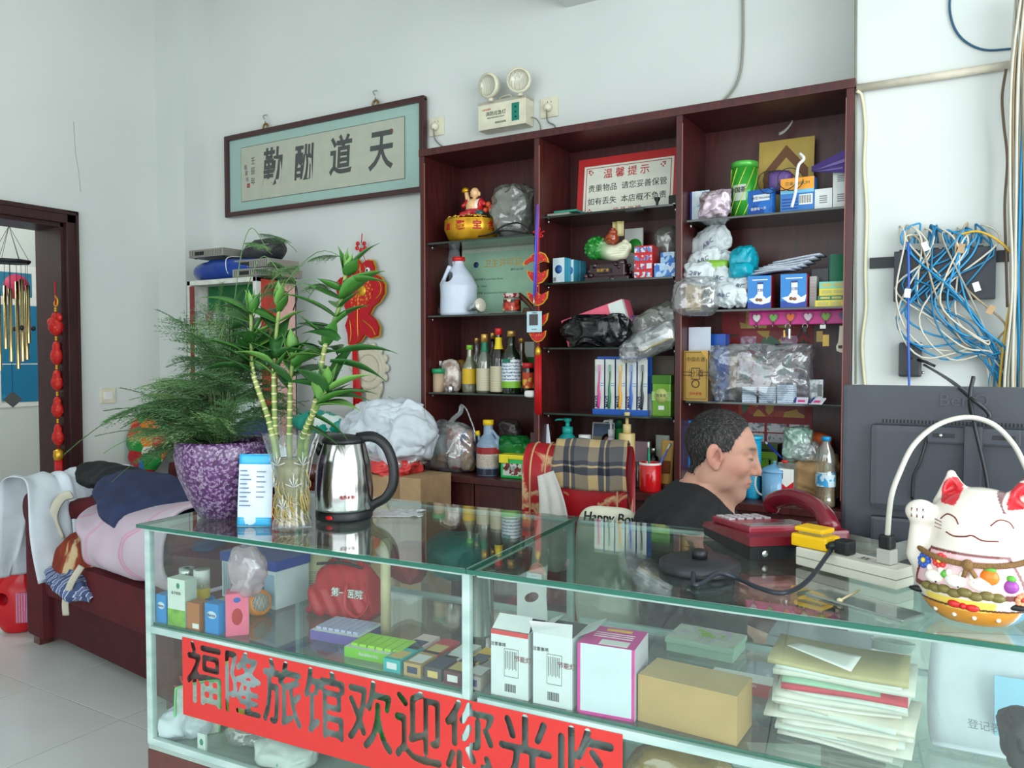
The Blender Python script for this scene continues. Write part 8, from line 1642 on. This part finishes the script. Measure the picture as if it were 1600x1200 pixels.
def curve_mesh(c_,name,m,parent,loc=(0,0,0),rot=(math.pi/2,0,0)):
 o = bpy.data.objects.new('f',c_);COL.objects.link(o);me = bpy.data.meshes.new_from_object(o.evaluated_get(bpy.context.evaluated_depsgraph_get()));bpy.data.objects.remove(o);me.materials.clear();me.materials.append(m);q_ = bpy.data.objects.new(name,me);COL.objects.link(q_);q_.parent = parent;q_.location = loc;q_.rotation_euler = rot;return q_
curve_mesh(c_,'card',mat('flap_pale',(206,210,208),.5),t)
t = ibox('floral_tin','pale green lidded box with leaf and blossom print','box',1092,1026,SZ,106,22,.1,-.08,mat('mint_tin',(170,206,184),.4),None,ramp_mat('floral_lid','noise',24,[(.0,(196,206,190)),(.5,(190,200,196)),(.53,(200,176,200)),(.58,(190,206,180)),(.62,(140,190,50))],rough=.35,constant=True));w,h = t['w'],t['h'];MB().box(-w/2 - .003,w/2 + .003,-.003,.103,h - .012,h - .001,bev=.002).build('lid_rim',mat('mint_tin',(170,206,184),.4),t);fin(t)
t = ibox('silver_case','flat silver metal case with clasp at the back of the shelf','case',1275,1020,SZ,150,14,.12,-.05,mat('case_silver',(150,160,166),.35,.3));MB().box(-t['w']*.33,-t['w']*.26,-.003,0,.004,.014,bev=.001).build('clasp',steel,t);fin(t)
t = ibox('receipt_pad','white and red bound receipt pad beside the kraft carton','notepad',1150,1082,SZ,98,10,.075,-.04,mat('pad_red',(196,70,70),.5),None,paper);tp(t,0,1,0,.03,mat('pad_red',(206,96,90),.5));text('SEK',.014,white,t,(.025,.014,t['h'] + .001),(0,0,0),ext=.0003);fin(t)
t = ibox('kraft_carton','plain kraft cardboard carton lying on the case shelf','carton',1071,1166,SZ,160,76,.09,-.1,mat('kraft_front',(176,144,90),.7,var=.06),None,mat('kraft_top',(186,162,116),.7));fin(t)
tag(MB().tube([at(1072,1050,Z=SZ) + Vector((0,0,.004)),at(1098,1060,Z=SZ) + Vector((0,0,.004))],.004,8).build('blue_pen',mat('pen_blue',(60,130,200),.3)),'short blue pen lying between the magenta carton and receipt pad','pen')
for i in range(3):tag(MB().box(-.03,.03,-.006,.006,0,.0008).build('paper_strip',paper,None,at(1020 + 14*i,1052 + 5*i,Z=SZ) + Vector((0,0,.001*i)),(0,0,.5 + .2*i)),('paper strip nearest the magenta carton','middle one of three paper strips on the shelf','paper strip nearest the blue pen')[i],'paper strip','paper strips on the case shelf')
p,S = sbase(1310,1176,SZ);rd = random.Random(8);z = 0
for i in range(16):
 th_ = rd.choice([.004,.006,.009]);w = 200*S*rd.uniform(.85,1.05);dx = rd.uniform(-.012,.012);rz = CA + rd.uniform(-.13,.13);cc_ = ((214,212,202),(206,206,194),(204,212,202),(212,206,190))[i % 4];cc_ = {11:(190,60,76),12:(150,190,160),15:(176,166,120)}.get(i,cc_);bw = rd.uniform(-.006,.006)
 tag(MB().sheet(lambda u,v:((u - .5)*w,v*.13,z + .002*math.sin(u*5 + i) + bw*u),10,2,thick=th_).build('booklet',mat('book_%d_%d_%d' % cc_,cc_,.75,var=.08),None,p + Vector((dx,.01,th_ + .003)),(0,0,rz)),'%s booklet, %s from the bottom of the tall paper stack' % ({11:'red',12:'green',15:'tan'}.get(i,('cream','grey-green','pale green','buff')[i % 4]),('first','second','third','fourth','fifth','sixth','seventh','eighth','ninth','tenth','eleventh','twelfth','thirteenth','fourteenth','fifteenth','sixteenth')[i]),'booklet','booklets in the tall stack');z += th_ + .0015
o = MB().sheet(lambda u,v:(-.05 + .1*u,.01 + .06*v,z + .012 + .02*(1 - u)*(1 - v)),8,6,thick=.0006).build('curled_slip',paper,None,p + Vector((-.03,-.005,0)),(.1,0,CA - .2));tag(o,'printed slip curling up on top of the paper stack','paper')
o = MB().sheet(lambda u,v:(.005 + .3*u - .03*v*(1 - v),.02 + .1*math.sin(v*1.6),.012 + .15*v*v + .02*math.sin(u*2)*v),14,14,thick=.004).build('curled_document',mat('document_white',(206,212,220),.7),None,at(1452,1180,Z=SZ),(0,0,CA));tag(o,'large curled white document leaning in the case under the cat','document')
for i in range(3):text('登记表 ',.016,mat('print_grey2',(120,124,130),.5),o,(.08 + .05*i,.03,.05 - .012*i),(.9,0,0),ext=.0002)
o = MB().box(0,.09,0,.004,0,.12).build('blue_folder',mat('folder_blue',(140,190,214),.5),None,at(1555,1190,Z=SZ) + Vector((0,.03,0)),(-.3,0,CA));tag(o,'pale blue folder leaning at the end of the case','folder')
ibag('black_net','black netting bundle beside the pale blue folder',1576,1640,1115,1200,SZ,.05,mat('black_net_m',(30,32,34),.7,var=.3),9)
q = at(1385,1022,Z=SZ);cl = MB()
for i in range(6):cl.tube([q + Vector((.045*math.cos(a_/3) + .002*i,.03 + .018*math.sin(a_/3),.004 + .003*i)) for a_ in range(20)],.0022,5)
tag(cl.build('coiled_cable',mat('coil_grey',(190,194,190),.5)),'coil of thin white cable at the back of the case shelf','cable')
def atc(x,y,v=.0):
 d = _F + _R*(x - 800)/F_PX - _U*(y - 600)/F_PX;o_ = np.array(c0);n_ = np.array(cv);k = ((o_ + n_*v - _C) @ n_)/(d @ n_);q = _C + d*k - o_;return float(q @ np.array(cu)),q[2]
u0,z1 = atc(284,993);u1,z1b = atc(975,1155);_,z0 = atc(286,1117)
t = thing('lettered_strip','red vinyl strip with cut-out welcome characters stuck on the counter front','sign',cpt(u0,-.0012,z0),CA);W_,H_ = u1 - u0,z1 - z0
from mathutils.bvhtree import BVHTree
to = text('福隆旅馆欢迎您光临',1,red,t,(0,0,0),ext=0.);bv_ = BVHTree.FromPolygons([v.co.copy() for v in to.data.vertices],[tuple(q_.vertices) for q_ in to.data.polygons]);bpy.data.objects.remove(to)
gx = np.arange(0,W_ + .0015,.0015);gy = np.arange(0,H_ + .0015,.0015);mk = np.array([[1. if bv_.ray_cast(Vector(((x/W_ - .5)*9.25,(y/H_ - .52)*1.2,1)),Vector((0,0,-1)))[0] else 0. for y in gy] for x in gx])
for _ in range(3):
 for ax_ in (0,1):mk = (mk + np.roll(mk,1,ax_) + np.roll(mk,-1,ax_) + np.roll(mk,2,ax_)*.5 + np.roll(mk,-2,ax_)*.5)/4
bx_ = np.minimum(np.minimum(gx,W_ - gx)[:,None],np.minimum(gy,H_ - gy)[None,:]) - .002;gz = np.array([-.003,-.0008,.0008,.003])
V_ = np.maximum(np.maximum((mk - .3)*.006,-bx_)[:,:,None],(np.abs(gz) - .0014)[None,None,:]);o = sdf_obj('vinyl_sheet',lambda P:V_,None,None,[gx,gy,gz],mat('vinyl_red',(196,46,42),.45,var=.04),t,rot=(math.pi/2,0,0));o.scale = (1,1,.3)
q = at(258,1165,Z=FZ);t = thing('net_fly_swat','white netted fly swat with green rim in the lower case','fly swat',q + Vector((0,.03,0)),CA + .9);MB().box(0,.1,0,.002,.0,.13,bev=.0008).build('net',mat('net_white',(196,206,196),.6,var=.2,vs=90),t);MB().tube(smooth_path([(0,0,0),(0,0,.11),(.012,0,.13),(.09,0,.132),(.102,0,.11),(.1,0,0)],5),.003,6).build('green_rim',mat('rim_green',(110,200,120),.4),t)
for a in (('white_glove','white cotton glove slumped in the corner of the lower case',268,305,1105,1160,.07,linen,4,'glove'),('white_sock','second white glove lying further along the lower case',296,330,1120,1170,.1,linen,6,'glove'),('plastic_sack','cloudy plastic sack lying behind the red lettered strip',350,470,1130,1195,.12,clear_w,7,'bag'),('paper_bag','white and green paper bag in the lower case',400,500,1160,1215,.08,prints('paperbag',[(206,212,206),(196,206,200),(110,180,150)],6,kind='noise'),8,'bag'),('white_poly_bag','white plastic bag showing through the cut-out second character',360,430,1030,1100,.16,mat('poly_white',(196,204,212),.4),10,'bag'),('grey_poly_bag','grey plastic bag showing through the third and fourth characters',430,545,1060,1160,.16,mat('poly_grey',(150,158,160),.4,var=.2),11,'bag'),('green_pack','green pack showing through the cut-out fifth character',585,640,1090,1150,.16,mat('pack_leaf',(40,130,60),.4,var=.2),12,'packet'),('brown_bundle','brown bundle showing through the sixth and seventh characters',630,740,1100,1200,.16,mat('bundle_brown',(120,106,90),.6,var=.3),13,'bundle'),('grey_bundle','grey wrapped bundle showing through the eighth character',780,960,1120,1210,.16,mat('bundle_grey',(96,104,104),.5,var=.3),14,'bundle'),('amber_bag','amber tinted plastic bag in the lower right case',985,1140,1165,1260,.1,film('amber_bag_film',(176,150,80),.5,.15,.6,bump=.3),15,'bag')):ibag(a[0],a[1],a[2],a[3],a[4],a[5],FZ,a[6],a[7],a[8],.05,cat=a[9])
q = at(300,1130,Z=FZ);t = ibox('black_red_case','black case with red edge showing through the first character','case',340,1125,FZ,60,60,.05,0,mat('case_black2',(34,34,38),.4));panel(t,.1,.9,.5,.56,rp);fin(t)
for i,(x,y,w,h,c_) in enumerate(((330,1160,16,110,(206,186,90)),(348,1165,14,90,(190,166,60)))):p,S = sbase(x,y,FZ);tag(MB().box(-w*S/2,w*S/2,0,.004,0,h*S,bev=.001).build('yellow_ruler',C(*c_),None,p + Vector((0,.06,.0)),(-.25,-.35,CA)),('longer yellow plastic strip leaning in the lower case','shorter yellow plastic strip leaning in the lower case')[i],'plastic strip')
q = at(276,1120,Z=FZ) + Vector((0,.03,.07));f = MB();rd = random.Random(2)
for k in range(16):d_ = Vector((rd.uniform(-1,1),rd.uniform(-.6,.3),rd.uniform(-1,1))).normalized();f.tube([Vector((0,0,0)),d_*.018,d_*.03 + Vector((0,0,.004))],[.004,.0035,.001],5)
tag(f.build('red_pompom',mat('pompom_red',(206,70,56),.6),None,q),'spiky red plastic flower at the edge of the fly swat','plastic flower')
t = ibox('palm_sachet','small white sachet with green palm print in the lower case','sachet',315,1186,FZ,17,34,.006,0,mat('sachet_mint',(200,212,206),.4));MB().ball((0,0,t['h']*.6),(.006,.001,.008),10,6).build('palm_print',mat('cal_green2',(30,130,90),.5),t);fin(t)
ibag('teal_bag','crumpled teal plastic bag at the back of the left case',668,748,838,900,SZ,.42,mat('teal_film',(16,110,104),.3,var=.3),21,.05)
ibag('red_cloth','dark red cloth bundle beside the teal bag in the case',610,668,850,905,SZ,.42,mat('cloth_crimson',(130,30,34),.7,var=.3),22,.05,cat='cloth')
ibag('pink_card_bundle','pinkish packet seen through the glass under the kettle dock',1150,1235,900,950,SZ,.36,mat('dusty_rose',(170,110,106),.5,var=.2),23,.04,cat='packet')
# ================================================================== COLUMN: PIPE, SWITCH BOX, CABLES
CY = 2.93;pipe_m = mat('dusty_pipe',(196,188,170),.5,var=.15)
tag(MB().tube([at(1339,138,Y=CY - .018),at(1460,120,Y=CY - .018),at(1600,98,Y=CY - .018)],.013,12).build('conduit_pipe',pipe_m),'dusty cream conduit pipe running across the white column','pipe')
tag(MB().tube(smooth_path([at(1339,142,Y=CY - .03),at(1347,152,Y=CY - .012),at(1352,200,Y=CY - .008),at(1350,260,Y=CY - .008),at(1354,330,Y=CY - .008),at(1352,420,Y=CY - .008),at(1353,480,Y=CY - .008),at(1347,540,Y=CY - .008),at(1353,620,Y=CY - .008)],6),.0055,8).build('cream_cable',mat('cream_cable',(206,200,170),.5)),'cream cable running down the column beside the bookcase','cable')
tag(MB().tube([at(1337,0,Y=2.925),at(1337,600,Y=2.9)],.004,6).build('edge_cable',mat('grey_cable',(140,142,128),.5)),'grey cable down the edge between bookcase and column','cable')
tag(MB().tube(smooth_path([at(1486,-20,Y=CY - .006),at(1484,15,Y=CY - .006),at(1492,45,Y=CY - .006),at(1510,66,Y=CY - .006),at(1540,78,Y=CY - .006),at(1584,76,Y=CY - .006)],7),.0035,8).build('blue_cable',mat('cable_blue_dark',(30,80,110),.4)),'dark blue cable looping across the top of the column','cable')
t = thing('network_switch','black network switch box screwed to the column','network switch',at(1473,470,Y=CY - .012));L0 = Vector(t.location);S = mpp(1473,CY - .03)
MB().box(-121*S,111*S,.004,.011,64*S,84*S,bev=.001).build('mount_bar',mat('bar_black',(30,34,40),.5),t);MB().box(-78*S,80*S,-.04,.004,0,90*S,bev=.003).build('casing',mat('switch_black',(36,42,50),.45,var=.08),t);text('TENDA',.03,mat('raised_dark',(56,64,72),.4),t,(-8*S,-.0405,44*S),ext=.0015)
for i in range(8):MB().box((-70 + 17*i)*S,(-58 + 17*i)*S,-.03,-.01,90*S,93*S).build('port',black,t)
cols = [mat('cab_white',(196,192,178),.5),mat('cab_blue',(40,140,190),.45),mat('cab_grey',(150,150,140),.5),mat('cab_teal',(30,110,150),.45),mat('cab_tan',(170,150,120),.5)]
cn_ = ('off-white','light blue','grey','deep blue','tan');rd = random.Random(4)
for i in range(26):
 c_ = rd.choice([0,0,1,1,2,3,4]);x0 = 1408 + i*5.2;y0 = 372;pts = [at(x0,y0 + 8,Y=2.9),at(x0 + rd.uniform(-6,6),y0 - rd.uniform(4,24),Y=2.885)]
 xm = x0 + rd.uniform(-25,40);pts.append(at(max(1395,min(1560,xm)),y0 + rd.uniform(0,30),Y=2.865));x1,y1 = rd.uniform(1398,1520),rd.uniform(430,500);x2 = x1 + rd.uniform(20,80);y2 = y1 + rd.uniform(40,70)
 pts += [at(x1,y1,Y=rd.uniform(2.84,2.87)),at(min(1570,x2),y2,Y=rd.uniform(2.85,2.88)),at(1548 + rd.uniform(-14,14),545 + rd.uniform(-20,20),Y=2.88),at(1560 + rd.uniform(-16,24),600 + rd.uniform(-10,20),Y=2.89),at(1565 + rd.uniform(-10,30),700,Y=2.9)]
 tag(MB().tube(smooth_path(pts,6),.0032,6).build('network_cable',cols[c_]),cn_[c_] + ' network cable in the tangle below the black switch box','cable',cn_[c_] + ' cables in the tangle')
tag(MB().tube(smooth_path([at(1500,366,Y=2.87),at(1530,362,Y=2.86),at(1565,380,Y=2.85),at(1590,410,Y=2.85),at(1592,440,Y=2.85),at(1578,480,Y=2.85),at(1568,540,Y=2.86),at(1562,600,Y=2.87),at(1560,640,Y=2.88)],7),.004,8).build('yellow_cable',mat('cab_yellow',(206,166,60),.45)),'single yellow cable bowing out beside the black switch box','cable')
tag(MB().tube(smooth_path([at(1419,378,Y=2.86),at(1420,430,Y=2.85),at(1419,500,Y=2.85),at(1420,560,Y=2.85),at(1421,640,Y=2.86)],6),.0036,8).build('vertical_blue_cable',mat('cab_ultra',(50,96,190),.4)),'blue cable hanging straight down past the black power plug','cable')
for x,y,rz,lb in ((1418,458,.1,'white paper tag on the straight blue cable'),(1446,385,-.4,'folded paper tag hanging in front of the switch box'),(1548,484,.5,'white paper tag low in the cable tangle'),(1526,448,-.3,'small white tag right of the switch box'),(1502,388,.2,'tan tag at the top of the cable tangle')):tag(MB().box(-.009,.009,-.001,.001,-.014,.014,bev=.0004).build('cable_tag',paper if 'tan' not in lb else kraft,None,at(x,y,Y=2.835),(0,rz,.1)),lb,'tag','paper tags on the cables')
for i in range(30):
 x = 1583 + (i % 10)*3.4;Y_ = 2.86 - .012*(i // 10) - .004*(i % 3);c_ = cols[(0,4,2,0,1,4,2,3,1,0)[i % 10]] if i % 10 < 4 or i // 10 else cols[(0,2,4)[i % 3]];wob = [rd.uniform(-4,4) for _ in range(5)]
 nm = [k for k,v in zip(cn_,cols) if v == c_][0]
 tag(MB().tube(smooth_path([at(x + 6 + wob[0]*2,-20,Y=Y_),at(x + wob[1],120,Y=Y_),at(x - 3 + wob[2],300,Y=Y_),at(x + wob[3] - 4,450,Y=Y_),at(x + wob[4]*2 - 8,620,Y=Y_ + .02),at(x,760,Y=Y_ + .03)],5),.0042,6).build('riser_cable',c_),nm + ' cable in the thick upright bundle at the column edge','cable',nm + ' cables in the upright bundle')
tag(MB().tube(smooth_path([at(1572,108,Y=2.9),at(1566,150,Y=2.9),at(1568,190,Y=2.905),at(1574,250,Y=2.905),at(1570,320,Y=2.905),at(1572,400,Y=2.905),at(1574,480,Y=2.9)],6),.004,8).build('loose_cable',mat('cab_brown',(110,90,70),.5)),'brown cable strand hanging just left of the upright bundle','cable')
p = at(1422,562,Y=2.905);t = thing('power_plug','large square black power plug hung up behind the monitor','plug',p,.12);S = zc_of(p)/F_PX
MB().box(-16*S,16*S,-.02,.02,-27*S,27*S,bev=.008).build('plug_body',mat('plug_dark',(44,46,52),.4,var=.08),t);MB().ball((2*S,-.021,2*S),.003,8,6).ball((4*S,-.021,18*S),.002,6,4).ball((-4*S,-.021,-18*S),.002,6,4).build('screw',black,t)
for dz in (18,-20):MB().lathe([(0,0),(.005,0),(.005,.008),(0,.008)],10,T=Matrix.Translation((16*S,-.006,dz*S)) @ Matrix.Rotation(math.pi/2,4,'Y')).build('pin',steel,t)
MB().tube([(10*S,-.02,0),(20*S,-.03,-3*S),(34*S,-.03,-10*S)],.0045,8).build('cord_stub',blk,t)
